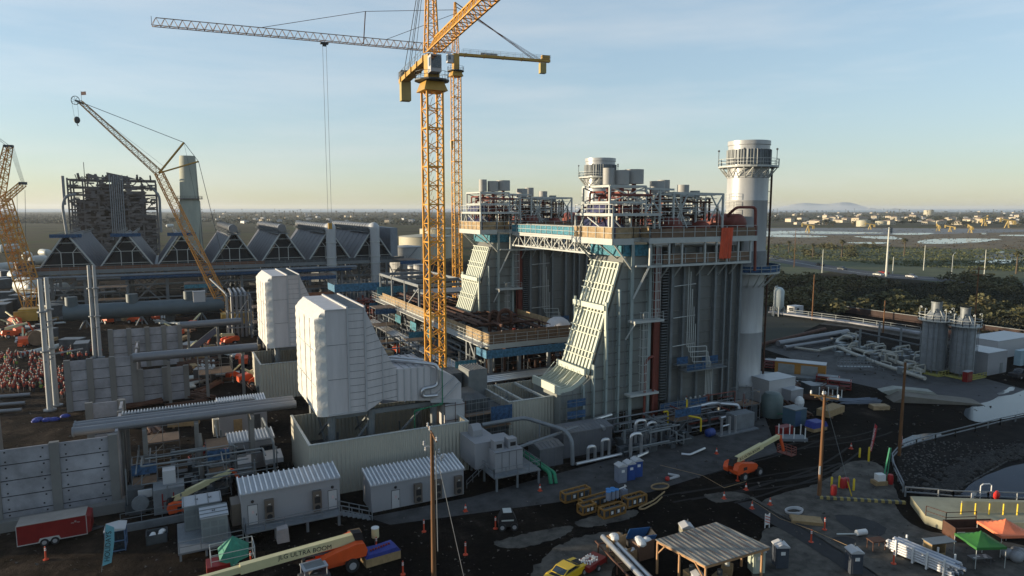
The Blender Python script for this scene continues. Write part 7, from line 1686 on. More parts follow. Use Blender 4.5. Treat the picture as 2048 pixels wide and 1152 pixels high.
# ================================================================ RIGHT HAND UTILITY YARD
def silo(label, u, v, r, zb, zr):
    x, y = at(u, v); t = T('storage_silo', label, 'silo', (x, y, 0), group='ribbed silos with crown galleries')
    M().lathe(0, 0, [(r, .8), (r, zb), (r * .5, zb + 1.5), (r * .42, zb + 1.5), (r * .42, zr), (r * .36, zr)], 28).build('shell', galv, t, smooth=True)
    m = M()
    for i in range(4): m.lathe(0, 0, [(r, 2.5 + i * 2.4), (r + .06, 2.5 + i * 2.4), (r + .06, 2.62 + i * 2.4), (r, 2.62 + i * 2.4)], 28)
    for i in range(8): a = i * math.pi / 4; m.beam((r * math.cos(a), r * math.sin(a), .8), (r * math.cos(a), r * math.sin(a), zb), .12)
    m.lathe(0, 0, [(r * .42, zr - .3), (r * .46, zr - .3), (r * .46, zr), (r * .42, zr)], 20); m.build('shell_rib', steelg, t)
    m = M(); m.lathe(0, 0, [(r, zb - .2), (r + .9, zb - .2), (r + .9, zb), (r, zb)], 20)
    rg = [((r + .85) * math.cos(math.pi * i / 8), (r + .85) * math.sin(math.pi * i / 8), zb) for i in range(17)]; m.rail(rg, 1.1, 1.2, .09)
    for i in range(6): a = i * math.pi / 3 + .2; m.beam((r * .95 * math.cos(a), r * .95 * math.sin(a), zb), (r * .45 * math.cos(a), r * .45 * math.sin(a), zb + 1.9), .12)
    m.build('crown_gallery', steelw, t)
    for i in range(5):
        a = i * 1.25 + .5; p = Vector(((r + .8) * math.cos(a), (r + .8) * math.sin(a), zb)); m = M(); m.tube([p, p + Vector((0, 0, 2.4)), p + Vector((-.3 * math.cos(a), -.3 * math.sin(a), 2.5))], .05, 6).ball((p.x - .35 * math.cos(a), p.y - .35 * math.sin(a), zb + 2.25), .18, 8, 5); m.build('gallery_lamp', steelw, t)
    m = M()
    for a in (3.6, 4.0, 5.6, .3):
        q = Vector(((r + .45) * math.cos(a), (r + .45) * math.sin(a), 0))
        for dx in (-.25, .25): m.beam(q + Vector((dx, 0, 0)), q + Vector((dx, 0, zb)), .08)
        for i in range(int(zb / .9)): m.beam(q + Vector((-.25, 0, i * .9)), q + Vector((.25, 0, i * .9)), .06)
    m.build('caged_ladder', galv, t)
    m = M(); m.box(-r - 1, -r - 1, 0.03, r + 1, r + 1, .25).rail([(-r - 1, -r - 1, .2), (r + 1, -r - 1, .2)], .9, 1, .1); m.build('base_guard', mat('guard_yellow', (.35, .32, .08), .7), t)
    return t
silo('taller ribbed silo, left of the silo pair', 1864, 744, 2.35, 11.2, 14.9); silo('slightly lower ribbed silo, right of the silo pair', 1921, 752, 2.15, 10.6, 14.2)
pipy = mat('pipe_cream', (.42, .41, .36), .55)
t = T('gas_pipe_manifold', 'tangle of pale pipes and valves on the slab left of the silos', 'pipework', (*at(1745, 720), 0), world=True)
rnd = random.Random(3); m = M()
def pt(u, v, z=0.5): x, y = at(u, v, z); return (x, y, z)
m.tube([pt(1640, 700, .7), pt(1675, 693, .7), pt(1700, 705, .7), pt(1760, 728, .7), pt(1850, 757, .7)], .4, 10, bend=1.5).tube([pt(1700, 672, 1.6), pt(1690, 672, 1.6), pt(1672, 682, .9), pt(1680, 690, .7), pt(1760, 712, .7), pt(1845, 742, .7)], .42, 10, bend=2)
m.tube([pt(1688, 672, .5), pt(1688, 672, 2.4), pt(1704, 675, 2.4), pt(1704, 684, .6)], .3, 8, bend=.8).tube([pt(1570, 692, .5), pt(1640, 702, .5)], .28, 8)
for i in range(30):
    u = rnd.uniform(1690, 1850); v = 685 + (u - 1690) * .34 + rnd.uniform(-18, 18); a = pt(u, v, .4); h_ = rnd.uniform(1, 2.2); d_ = rnd.choice(((2.4, 0), (0, 2.4), (3.6, 0))); m.tube([a, (a[0], a[1], h_), (a[0] + d_[0], a[1] + d_[1], h_), (a[0] + d_[0], a[1] + d_[1], .3)], rnd.uniform(.12, .24), 8, bend=.4)
m.build('pipe', pipy, t, smooth=True)
m = M()
for i in range(46): u = rnd.uniform(1660, 1850); v = 690 + (u - 1690) * .30 + rnd.uniform(-20, 26); a = pt(u, v, 0); s_ = rnd.uniform(.3, 1.1); m.box(a[0] - s_, a[1] - s_, .03, a[0] + s_, a[1] + s_ * .6, rnd.uniform(.5, 1.6))
m.build('valve_block', steelg, t)
for i, (u, v) in enumerate(((1757, 688), (1800, 700), (1718, 705), (1840, 715))): a = pt(u, v, 0); M().beam(a, (a[0], a[1], 5.5), .35).build('post', steelg, t)
m = M(); m.beam(pt(1712, 663, 4), pt(1850, 693, 4), .4, .3); m.build('overhead_beam', steeld, t)
t = T('long_pipes', 'three long grey pipes lying side by side from the stack toward the manifold', 'pipe', (*at(1600, 675), 0), world=True)
for (a, b, c, d, r) in ((1490, 697, 1650, 658, .5), (1556, 687, 1695, 663, .7), (1570, 695, 1720, 672, .45)): M().tube([pt(a, b, r + .3), pt(c, d, r + .3)], r, 12).build('pipe', cladg if r != .5 else rust, t, smooth=True)
def bx(name, label, cat, u, v, rz, sx, sy, h, m_, roofm=None, z0=0.03, group=None):
    x, y = at(u, v); t = T(name, label, cat, (x, y, z0), rz, group); M().box(-sx/2, -sy/2, 0, sx/2, sy/2, h).build('body', m_, t); M().box(-sx/2 - .05, -sy/2 - .05, h, sx/2 + .05, sy/2 + .05, h + .12).build('roof', roofm or roofw, t); return t
bx('storage_shed', 'long white shed behind the right silo', 'shed', 2000, 706, 0, 16, 7, 4.0, white); 
t = bx('control_building', 'grey-white box building just right of the silos', 'building', 1962, 742, 0, 7, 6, 4.6, bwall); M().box(1.0, -3.05, 0, 2.0, -3.0, 2.2).build('door', steelg, t)
t = bx('red_cabinet', 'dark red hose cabinet in front of the right silo', 'cabinet', 1934, 763, 0, 1.8, .9, 2.0, redv); M().box(-.6, -.5, .3, .6, -.46, 1.7).build('door', redp, t)
t = T('water_totes', 'row of blue-white water totes at the right edge beyond the silos', 'tanks', (*at(2040, 733), 0)); [M().box(i * 1.5, 0, .1, i * 1.5 + 1.3, 1.3, 3.4).build('tote', mat('tote_blue', (.30, .42, .48), .5), t) for i in range(5)]
t = bx('site_container', 'orange framed container with pale doors and white roof on the bank', 'container', 1600, 752, R(-55), 9.5, 2.8, 2.9, mat('container_orange', (.42, .20, .04), .6)); 
for x in (-2.6, 1.7): M().box(x - 1.5, -1.45, .3, x + 1.6, -1.4, 2.5).build('door', mat('shutter_pale', (.30, .32, .32), .5), t)
for i, (u, v, l) in enumerate(((1655, 768, 'dark red rack stack behind the orange framed container'), (1678, 776, 'dark red rack stack farthest from the stack foot'), (1548, 735, 'small dark red rack beside the big stack'))):
    t = T('steel_rack', l, 'rack', (*at(u, v), .03), R(-55), group='dark red steel racks'); m = M(); [m.beams([(-2, -1, z), (2, -1, z), (2, 1, z), (-2, 1, z)], .18, closed=True) for z in (.1, .8, 1.5)]; [m.beam((x_, y_, 0), (x_, y_, 1.6), .15) for x_ in (-2, 0, 2) for y_ in (-1, 1)]; m.build('rack_frame', redv, t); M().box(-1.8, -.9, 1.52, 1.8, .9, 1.65).build('load', galv, t)
for i, (u, v, l, L_) in enumerate(((1575, 757, 'long pallet row of grey gratings before the orange framed container', 12), (1636, 775, 'shorter pallet of grey gratings right of the long row', 7), (1588, 770, 'pallet of grey gratings lying nearest the white container', 6))):
    t = T('grating_pallet', l, 'pallet', (*at(u, v), .03), R(-50)); M().box(-L_/2, -1.3, .3, L_/2, 1.3, .7).build('grating', steelg, t); m = M(); [m.box(-L_/2 + i_ * .8, -1.3, 0, -L_/2 + i_ * .8 + .3, 1.3, .3) for i_ in range(int(L_ / .8))]; m.build('bearer', steeld, t)
t = bx('white_container', 'white flat roofed plant container right behind the foot of the stack', 'container', 1545, 800, R(0), 6.5, 4.0, 4.2, white)
t = bx('air_unit', 'grey air handling unit beside the white plant container', 'equipment', 1582, 806, 0, 3, 2.4, 2.6, bwall)
t = T('vertical_tank', 'dull green-grey upright tank at the right of the stack foot', 'tank', (*at(1543, 832), 0.03)); M().lathe(0, 0, [(1.7, 0), (1.7, 3.2), (1.2, 3.9), (.2, 4.1)], 24).build('shell', mat('tank_green', (.09, .13, .13), .5), t, smooth=True); m = M(); [m.tube([(-1 + i, -2.0, 1.0 - .2 * i), (2.4, -2.4, .9), (2.6, -1.2, .4)], .06, 6) for i in range(3)]; m.build('green_hose', greenp, t)
t = bx('tool_container', 'small blue-green container with grey roof right of the stack foot', 'container', 1588, 848, 0, 2.6, 2.4, 2.6, mat('tool_box_teal', (.06, .12, .17), .5), steelg); M().box(-1.2, -1.24, .1, 0, -1.2, 2.4).build('door', mat('door_blue', (.05, .10, .2), .5), t)
t = bx('red_chest', 'dark red tool chest between the tank and the white stakes', 'chest', 1568, 868, 0, 2.4, 1.2, 1.1, redv, redv)
for (u, v, l) in ((1583, 880, 'pallet with white stakes beside the red tool chest'), (1660, 800, 'grey steel bundles with white stakes on the bank')):
    t = T('stake_pallet', l, 'pallet', (*at(u, v), .03), R(-30)); m = M(); [m.beam((x_, y_, 0), (x_, y_, 2.1), .12) for x_ in (-1.6, 0, 1.6) for y_ in (-.9, .9)]; m.build('stake', pvcw, t); M().box(-2, -1, .1, 2, 1, .5).build('load', galv, t)
t = T('blue_tarp_pile', 'pile under a dark blue tarp behind the sunlit pole', 'pile', (*at(1632, 860), .03)); M().prism([(-1.6, .6), (1.6, .6), (1.1, 1.4), (-1.2, 1.5)], -.9, .9).build('tarp', tarpb, t); M().box(-1.5, -.8, 0, 1.5, .8, .6).build('crate_box', lumber, t)
t = T('tarp_lump', 'white plastic covered lump right of the tanks', 'covered load', (*at(1598, 815), .03)); M().ball((0, 0, .8), 1.0, 10, 6, (1, .7, 1.2)).build('sheet', pvcw, t)
t = T('fabric_mound', 'pale fabric covered ramp on the bank below the service road', 'ramp', (*at(1865, 800), 0.0), R(-35)); m = M(); m.prism([(-7.5, 0), (-5.5, 1.2), (6.5, .25), (7.5, 0)], -2.6, 1.4); m.build('cover', mat('fabric_taupe', (.17, .155, .13), .8), t); m = M(); m.prism([(-8.2, .9), (-5.5, 1.6), (0.5, 1.2), (1.5, .5), (-7.0, .3)], 1.0, 3.2); m.build('cover', mat('fabric_pale', (.30, .31, .28), .7), t)
t = T('pipe_bundle_pile', 'loose bundle of grey-blue steel on the bank left of the fabric ramp', 'steel bundle', (*at(1715, 806), .03), R(-25)); rnd = random.Random(5); m = M(); [m.tube([(rnd.uniform(-4, -2), rnd.uniform(-1.2, 1.2), rnd.uniform(.1, .7)), (rnd.uniform(2, 4), rnd.uniform(-1.2, 1.2), rnd.uniform(.1, .7))], .07, 5) for _ in range(70)]; m.build('bar', mat('bar_blue', (.17, .2, .25), .4, .3), t)
t = T('wood_pallet', 'tan wooden pallet at the end of the steel bundle', 'pallet', (*at(1758, 818), .03), R(-25)); M().box(-1.4, -.8, 0, 1.4, .8, .7).build('pallet_top', ply, t)
t = T('access_stair', 'galvanised railed stair platform on the bank edge before the service road', 'stair', (*at(1715, 742), 0), R(-30)); M().box(-4, -.7, .9, 3, .7, 1.0).rail([(-4, -.7, 1), (3, -.7, 1)], 1.6, .7, .08, 2).rail([(-4, .7, 1), (3, .7, 1)], 1.6, 1.4, .08).rail([(3, -.7, 1), (5, -.7, 0)], 1.2, 1, .08).build('railing', galv, t)
x, y = at(1556, 632); t = T('white_silo', 'small white silo on legs left of the white booth, beyond the big stack', 'silo', (x, y, 0)); M().lathe(0, 0, [(.4, 1.6), (1.6, 3.2), (1.6, 8.2), (1.0, 9.0), (.3, 9.3)], 20).build('shell', mat('silo_pale', (.48, .54, .54), .5), t, smooth=True); [M().beam((a, b, 0), (a, b, 3.2), .2).build('leg', steelw, t) for a in (-1.2, 1.2) for b in (-1.2, 1.2)]; M().tube([(-1.9, 0, 0), (-1.9, 0, 9.6), (-.6, 0, 9.6)], .15, 6, bend=.5).build('fill_pipe', steelw, t)
t = bx('guard_booth', 'small white booth with dark windows beside the white silo', 'booth', 1590, 628, R(5), 4.2, 3.0, 2.6, white); M().box(-1.4, -1.53, 1.2, -.2, -1.5, 2.1).box(-2.13, -.8, 1.2, -2.1, .8, 2.1).build('window', glass, t)
t = T('conveyor_trestle', 'long low railed concrete walkway running across toward the silos', 'walkway', (0, 0, 0)); w0 = [at(1540, 629), at(1700, 650), at(1840, 672)]
m = M(); [m.beam((*w0[i], .9), (*w0[i + 1], .9), 2.5, .4) for i in (0, 1)]; m.build('walkway_deck', conc, t); M().rail([(*q, 1.1) for q in w0], 1.3, 4, .12).build('railing', steelg, t)
w1 = [at(1900, 678), at(2048, 704), at(2200, 728)]; t = T('freight_wagon_row', 'row of low flat brown wagons behind the white shed at the right', 'wagons', (0, 0, 0)); m = M(); [m.beam((*w1[i], 1.3), (*w1[i + 1], 1.3), 3, 2.4) for i in (0, 1)]; m.build('wagon_side', mat('wagon_brown', (.07, .03, .025), .8), t); m = M(); [m.beam((*w1[i], 2.6), (*w1[i + 1], 2.6), 3.4, .15) for i in (0, 1)]; m.build('wagon_deck', padl, t)
w1 = [at(1480, 596), at(1640, 618), at(1850, 648), at(2048, 676), at(2250, 700)]; t = T('boundary_fence', 'long low dark fence with pale top rail dividing the plant from the brush', 'fence', (0, 0, 0)); m = M(); [m.beam((*w1[i], 1.0), (*w1[i + 1], 1.0), .1, 2.0) for i in range(4)]; m.build('fence_panel', mat('fence_rust', (.05, .03, .025), .9), t); m = M(); [m.beam((*w1[i], 2.05), (*w1[i + 1], 2.05), .14) for i in range(4)]; m.build('top_rail', steelg, t)
# vehicles
def car(label, x, y, rz, m_, kind='car', group=None):
    t = T('parked_car' if kind == 'car' else 'pickup_truck', label, 'car' if kind == 'car' else 'pickup truck', (x, y, .15), rz, group)
    if kind == 'car':
        M().prism([(-2.2, .3), (-2.25, .75), (-1.3, .9), (1.2, .92), (2.1, .78), (2.2, .35)], -.88, .88).build('body', m_, t); M().prism([(-1.5, .9), (-.9, 1.38), (.5, 1.4), (1.2, .92)], -.76, .76).build('cabin', glass, t); M().box(-.85, -.7, 1.39, .45, .7, 1.43).build('roof', m_, t)
    else:
        M().prism([(-2.8, .5), (-2.8, 1.15), (1.0, 1.15), (2.6, 1.1), (2.75, .5)], -.98, .98).build('body', m_, t); M().prism([(-.6, 1.15), (-.4, 1.78), (.9, 1.8), (1.4, 1.15)], -.85, .85).build('cabin', glass, t); M().box(-.4, -.8, 1.79, .9, .8, 1.84).build('roof', m_, t); M().box(-2.7, -.85, 1.16, -.7, .85, 1.22).build('bed_cover', steelw, t)
    for a in (-1.4, 1.4):
        for b in (-.82, .82): wheel(t, a, b, .36, .22, t)
    return t
rz_ = lambda u, v, u2, v2: math.atan2(at(u2, v2)[1] - at(u, v)[1], at(u2, v2)[0] - at(u, v)[0])
for (u, v, l, m_) in ((1640, 532, 'dark car highest up the curved road', black), (1684, 540, 'black car in the middle of the curved road', steeld), (1768, 548, 'dark red car on the curved road behind the tall white pole', redv), (1757, 552, 'grey-white car partly behind the tall white pole', steelw), (1823, 556, 'white car parked at the near edge of the curved road', white)):
    x, y = at(u, v); c_ = car(l, x, y, rz_(u, v, u + 40, v + 5), m_, group='cars on the curved road'); c_.scale = (1.25,) * 3
x, y = at(2042, 757); car('black pickup truck with covered bed parked beyond the storm pond', x, y, R(175), black, 'pickup')
# poles and lamps
def pole(label, u, v, h, m_, r=.25, arms=1, group='poles along the road'):
    x, y = at(u, v); t = T('utility_pole', label, 'utility pole', (x, y, 0), R(-20), group); M().tube([(0, 0, 0), (0, 0, h)], [r, r * .6], 8).build('pole', m_, t, smooth=True)
    if arms: m = M(); [m.beam((-1.6, 0, h - .6 - 1.4 * i), (1.6, 0, h - .6 - 1.4 * i), .22) for i in range(arms)]; m.build('crossarm', m_, t)
    return t
whp = mat('pole_white', (.55, .56, .50), .5)
t = pole('tall white utility pole rising above the curved road', 1772, 553, 24.6, whp, .55, 1); m = M(); [m.beam((.5, 0, z), (1.3, 0, z + .1), .4) for z in (23.5, 22.6, 16.5, 15, 12)]; m.beam((1.3, 0, 21.5), (1.3, 0, 24.4), .7); m.build('insulator_gear', steelg, t)
for (u, v, h, l) in ((1588, 535, 22, 'dark wooden pole between the big stack and the palms'), (1847, 541, 14, 'pale pole on the green meadow left of the street lamp'), (1968, 553, 13.5, 'pale pole on the meadow right of the street lamp'), (1644, 546, 12.5, 'short pale pole beside the curved road'), (1785, 548, 9, 'short thin pole just right of the tall white pole'), (1624, 640, 14, 'dark wooden pole by the concrete walkway'), (1766, 666, 9, 'short dark pole behind the pipe manifold'), (1945, 695, 20, 'dark pole with two crossarms behind the silos')):
    pole(l, u, v, h, wood if 'dark' in l else whp, .22, 2 if 'two' in l else 0)
x, y = at(1903, 552); t = T('street_lamp', 'single arm street lamp on the meadow edge', 'street lamp', (x, y, 0), R(10)); M().tube([(0, 0, 0), (0, 0, 10), (.5, 0, 11), (3.0, 0, 11.8)], .13, 8).build('mast', steelw, t); M().beam((2.6, 0, 11.8), (3.6, 0, 11.9), .4, .2).build('lamp_head', steelg, t)
# vegetation
def crown_mesh(seed, rx, rz_, n, leaf, lobes=7):
    rnd = random.Random(seed); cs = [(rnd.gauss(0, rx * .42), rnd.gauss(0, rx * .42), rnd.uniform(-.35, .5) * rz_, rnd.uniform(.4, .62)) for _ in range(lobes)]; m = M()
    for _ in range(n):
        c = rnd.choice(cs); d = Vector((rnd.gauss(0, 1), rnd.gauss(0, 1), rnd.gauss(0, 1))).normalized() * rnd.uniform(.55, 1) ** .5
        p = Vector((c[0] + d.x * rx * c[3], c[1] + d.y * rx * c[3], c[2] + d.z * rz_ * c[3])); s_ = leaf * rnd.uniform(.5, 1.4)
        a = Vector((rnd.gauss(0, 1), rnd.gauss(0, 1), rnd.gauss(0, 1))).normalized() * s_; b = a.cross(Vector((rnd.gauss(0, 1), rnd.gauss(0, 1), rnd.gauss(0, 1)))).normalized() * s_ * .7
        m.add([p - a, p - b * .8, p + a, p + b], [(0, 1, 2, 3)])
    return m
def tree_proto(seed, r, h, m_, label, group, n=150):
    t = T('tree', label, 'tree', (0, 0, -90), group=group); c = crown_mesh(seed, r, r * .75, n, r * .17); c.v = [(x, y, z + h - r * .55) for x, y, z in c.v]; c.build('crown', m_, t)
    m = M().tube([(0, 0, 0), (.1, 0, h * .5), (0, .2, h * .8)], [r * .09, r * .06, r * .03], 6).tube([(.1, 0, h * .45), (r * .4, 0, h * .75)], [r * .05, r * .02], 5); m.build('trunk', bark, t); return t
def palm_proto(seed, h, label, group, nf=16, fl=2.4):
    rnd = random.Random(seed); t = T('palm_tree', label, 'palm tree', (0, 0, -90), group=group); M().tube([(0, 0, 0), (.15, 0, h * .5), (0, 0, h)], [.42, .32, .30], 8).build('trunk', bark, t)
    m = M()
    for i in range(nf * 2):
        a = 2 * math.pi * i / nf + rnd.uniform(-.2, .2); el = rnd.uniform(-.9, 1.1); prev = Vector((0, 0, h)); d = Vector((math.cos(a) * math.cos(el), math.sin(a) * math.cos(el), math.sin(el))); side = Vector((-math.sin(a), math.cos(a), 0)) * .34
        for k_ in range(4):
            q = prev + d * fl / 4; m.add([prev - side, prev + side, q + side * .8, q - side * .8], [(0, 1, 2, 3)]); prev = q; d = (d + Vector((0, 0, -.33))).normalized()
    for i in range(60): a = rnd.uniform(0, 6.28); z = h - rnd.uniform(.3, 2.2); m.add([(.3 * math.cos(a), .3 * math.sin(a), z), (.75 * math.cos(a), .75 * math.sin(a), z - .5), (.7 * math.cos(a + .4), .7 * math.sin(a + .4), z - .6)], [(0, 1, 2)])
    m.build('crown', leafo, t); return t
pa = palm_proto(1, 12, 'p', 'palms by the curved road'); first = True
for (u, v, s_, l) in ((1683, 516, 1.0, 'shaggy palm tree left of the tall white pole'), (1808, 512, 1.0, 'shaggy palm tree right of the tall white pole'), (1625, 516, .78, 'shorter palm nearest the big stack'), (1577, 507, .75, 'palm tree close beside the big stack'), (2032, 548, .95, 'palm tree at the right edge of the meadow'), (1556, 503, .5, 'small palm partly hidden by the big stack')):
    o = pa if first else dup(pa, (0, 0, 0)); first = False; o.location = (*at(u, v), 0); o['label'] = l; o.scale = (s_ * 1.3, s_ * 1.3, s_)
tp = [tree_proto(3, 5.5, 8.5, leafd, 'dark rounded tree among the far houses', 'trees in the far town'), tree_proto(4, 4.5, 6.5, leafo, 'olive green tree among the far houses', 'trees in the far town')]
pf = palm_proto(9, 15, 'tall thin palm standing above the far town', 'palms in the far town', 9, 2.6)
rnd = random.Random(99); cnt = [0, 0, 0]
def place(k_, o, u, v, s_, z=0):
    x, y = at(u, v)
    c = o if cnt[k_] == 0 else dup(o, (0, 0, 0)); cnt[k_] += 1; c.location = (x, y, z); c.scale = (s_ * rnd.uniform(.9, 1.6), s_ * rnd.uniform(.9, 1.6), s_ * rnd.uniform(.8, 1.1)); c.rotation_euler = (0, 0, rnd.uniform(0, 6.28))
for i in range(235):
    r_ = rnd.random()
    if r_ < .62: u = rnd.uniform(1540, 2060); v = 421 + 33 * rnd.random() ** 1.4
    elif r_ < .9: u = rnd.uniform(395, 850); v = 424 + 22 * rnd.random() ** 1.3
    else: u = rnd.uniform(300, 400); v = rnd.uniform(430, 455)
    k_ = 0 if rnd.random() < .6 else 1; place(k_, tp[k_], u, v, rnd.uniform(.8, 1.35) * (1 + (450 - v) * .012))
for i in range(60):
    u = rnd.choice((rnd.uniform(1545, 2050), rnd.uniform(400, 850))); v = rnd.uniform(423, 440); x, y = at(u, v); c = pf if cnt[2] == 0 else dup(pf, (0, 0, 0)); cnt[2] += 1; c.location = (x, y, 0); s_ = rnd.uniform(1.1, 1.5) * (1 + (440 - v) * .04); c.scale = (s_ * 1.2, s_ * 1.2, s_ * .9)
# bushes as individuals near the road, brush as one mass
bp_ = T('bush', 'round olive green bush in the brush between the plant and the road', 'bush', (0, 0, -95), group='bushes by the curved road'); c = crown_mesh(8, 2.4, 1.7, 260, .30); c.v = [(x, y, z + 1.2) for x, y, z in c.v]; c.build('foliage', leafo, bp_); first = True
for i in range(130):
    r_ = rnd.random()
    if i > 63: u = rnd.uniform(1545, 2060); v = rnd.uniform(590, 618) + (u - 1545) * .06
    elif r_ < .45: u = rnd.uniform(1545, 1760); v = rnd.uniform(553, 580) + (u - 1545) * .03
    elif r_ < .75: u = rnd.uniform(1545, 1760); v = rnd.uniform(492, 515)
    else: u = rnd.uniform(1900, 2060); v = rnd.uniform(560, 590) 
    o = bp_ if first else dup(bp_, (0, 0, 0)); first = False; o.location = (*at(u, v), 0); s_ = rnd.uniform(.8, 2.1); o.scale = (s_ * 1.3, s_ * 1.3, s_ * rnd.uniform(.7, 1.0)); o.rotation_euler = (0, 0, rnd.uniform(0, 6))
def scrub(name, pts, n, smin, smax, hmax, m_, seed, label):
    rnd = random.Random(seed); m = M(); poly = pts
    us = [p[0] for p in poly]; vs = [p[1] for p in poly]; done = 0
    def inside(u, v):
        c = False; j = len(poly) - 1
        for i in range(len(poly)):
            if (poly[i][1] > v) != (poly[j][1] > v) and u < (poly[j][0] - poly[i][0]) * (v - poly[i][1]) / (poly[j][1] - poly[i][1]) + poly[i][0]: c = not c
            j = i
        return c
    while done < n:
        u = rnd.uniform(min(us), max(us)); v = rnd.uniform(min(vs), max(vs))
        if not inside(u, v): continue
        x, y = at(u, v); done += 1; hh = hmax * (rnd.random() ** 1.5) * (.5 + .5 * math.sin(x * .11 + 1.7) * math.sin(y * .13))
        for _ in range(5):
            p = Vector((x + rnd.gauss(0, 1.0), y + rnd.gauss(0, 1.0), abs(rnd.gauss(0, 1)) * .3 + hh * rnd.uniform(.4, 1))); s_ = rnd.uniform(smin, smax)
            a = Vector((rnd.gauss(0, 1), rnd.gauss(0, 1), rnd.gauss(0, .6))).normalized() * s_; b = a.cross(Vector((rnd.gauss(0, 1), rnd.gauss(0, 1), rnd.gauss(0, 1)))).normalized() * s_ * .7; m.add([p - a, p - b, p + a, p + b], [(0, 1, 2, 3)])
    o = m.build(name, m_); tag(o, label, 'scrub'); S(o, True)
scrub('brush_cover', [(1490, 598), (1520, 556), (1700, 566), (2060, 575), (2060, 662), (1850, 634), (1640, 606)], 9500, .18, .5, 1.9, mat('scrub_green', (.010, .015, .008), .9, 0, 0, .16, col2=(.060, .056, .026)), 1, 'dark scrub covering the land between the fence and the road')
scrub('brush_cover', [(1500, 596), (1505, 560), (1600, 552), (1700, 558), (1800, 566), (1790, 575), (1650, 590)], 2600, .25, .7, 3.0, mat('scrub_tan', (.05, .04, .02), .9, 0, 0, .08, col2=(.11, .09, .04)), 2, 'dry tan brush along the near edge of the road')
scrub('reed_bed', [(1500, 520), (1540, 487), (1800, 494), (2060, 500), (2060, 545), (1800, 532), (1640, 520)], 2200, .25, .8, 1.0, mat('reed_green', (.05, .07, .02), .9, 0, 0, .05, col2=(.12, .12, .05)), 3, 'low green reeds between the marsh and the road')
scrub('marsh_grass', [(1500, 500), (1540, 455), (2060, 456), (2060, 500), (1800, 492)], 700, .3, .8, .5, mat('marsh_tuft', (.05, .038, .02), .9, 0, 0, .03, col2=(.10, .075, .035)), 4, 'brown tufts of salt marsh grass around the ponds')
scrub('far_woodland', [(-60, 447), (-60, 430), (60, 428), (140, 430), (140, 447)], 2600, 1.0, 3.0, 9, leafd, 5, 'dark wood along the horizon left of the old boiler house')
scrub('far_woodland', [(330, 441), (400, 428), (870, 427), (870, 450), (600, 452)], 2200, 1.0, 3.0, 7, leafd, 6, 'tree canopy among the far houses behind the condenser')
scrub('far_woodland', [(1535, 443), (1535, 424), (2070, 423), (2070, 448), (1800, 446)], 5200, 1.0, 3.2, 8, leafd, 7, 'tree canopy between the far houses across the marsh')
scrub('verge_brush', [(1930, 655), (2060, 668), (2060, 690), (1980, 682)], 500, .2, .6, 2.4, mat('scrub_tan', (0, 0, 0)), 8, 'dry brush behind the wagon row')
# houses
hp_ = []
for k_, (wx, wy, h_, lab_) in enumerate(((14, 10, 5.5, 'cream stucco house with low tiled roof among the trees of the far town'), (26, 14, 7.5, 'broad two storey cream apartment block in the far town'), (10, 9, 4.0, 'small white house with grey roof in the far town'))):
    t = T(('house', 'apartment_block', 'cottage')[k_], lab_, ('house', 'apartment block', 'house')[k_], (0, 0, -95), group='houses of the far town')
    M().box(-wx/2, -wy/2, 0, wx/2, wy/2, h_).box(-wx/5, -wy/2 - 1.5, 0, wx/4, -wy/2, h_ * .8).build('wall', stucco if k_ < 2 else white, t)
    m = M(); e = .8; hh = h_ + wy * .18; m.add([(-wx/2 - e, -wy/2 - e, h_), (wx/2 + e, -wy/2 - e, h_), (wx/2 + e, wy/2 + e, h_), (-wx/2 - e, wy/2 + e, h_), (-wx/2 + wy/2, 0, hh), (wx/2 - wy/2, 0, hh)], [(3,2,1,0), (0,1,5,4), (1,2,5), (2,3,4,5), (3,0,4)]); m.build('roof', tile if k_ < 2 else galv, t)
    m = M()
    for fl in range(1 if k_ != 1 else 2):
        for i in range(int(wx / 3)): m.box(-wx/2 + 1 + i * 3, -wy/2 - .06, 1.2 + fl * 3.3, -wx/2 + 2.4 + i * 3, -wy/2 - .01, 2.7 + fl * 3.3)
        for i in range(int(wy / 3)): m.box(-wx/2 - .06, -wy/2 + 1 + i * 3, 1.2 + fl * 3.3, -wx/2 - .01, -wy/2 + 2.4 + i * 3, 2.7 + fl * 3.3)
    m.build('window', glass, t); hp_.append(t)
hc = [0, 0, 0]
def house(k_, u, v, s_, rz):
    o = hp_[k_] if hc[k_] == 0 else dup(hp_[k_], (0, 0, 0)); hc[k_] += 1; o.location = (*at(u, v), 0); o.rotation_euler = (0, 0, rz); o.scale = (s_, s_, s_ * rnd.uniform(.85, 1.15))
for i in range(52): house(0, rnd.uniform(1545, 2060), 424 + 26 * rnd.random() ** .9, rnd.uniform(.9, 1.6), rnd.uniform(-.5, .5) + rnd.choice((0, 1.57)))
for (u, v, s_) in ((1700, 445, 1.3), (1722, 446, 1.5), (1655, 443, 1.1), (1790, 441, 1.2), (1935, 444, 1.1), (1965, 446, 1.2), (1830, 437, 1.5), (1900, 440, 1.1), (2040, 436, 1.3), (1750, 438, 1.2), (1860, 445, .9), (1640, 448, .9)): house(1, u, v, s_, rnd.uniform(-.3, .4))
for i in range(40): house(2, rnd.uniform(1545, 2060), 424 + 24 * rnd.random(), rnd.uniform(.9, 1.5), rnd.uniform(0, 3))
for i in range(26): house(2, rnd.uniform(400, 860), 427 + 20 * rnd.random(), rnd.uniform(.9, 1.4), rnd.uniform(0, 3))
for i in range(16): house(0, rnd.uniform(400, 860), 427 + 20 * rnd.random(), rnd.uniform(.8, 1.3), rnd.uniform(0, 3))
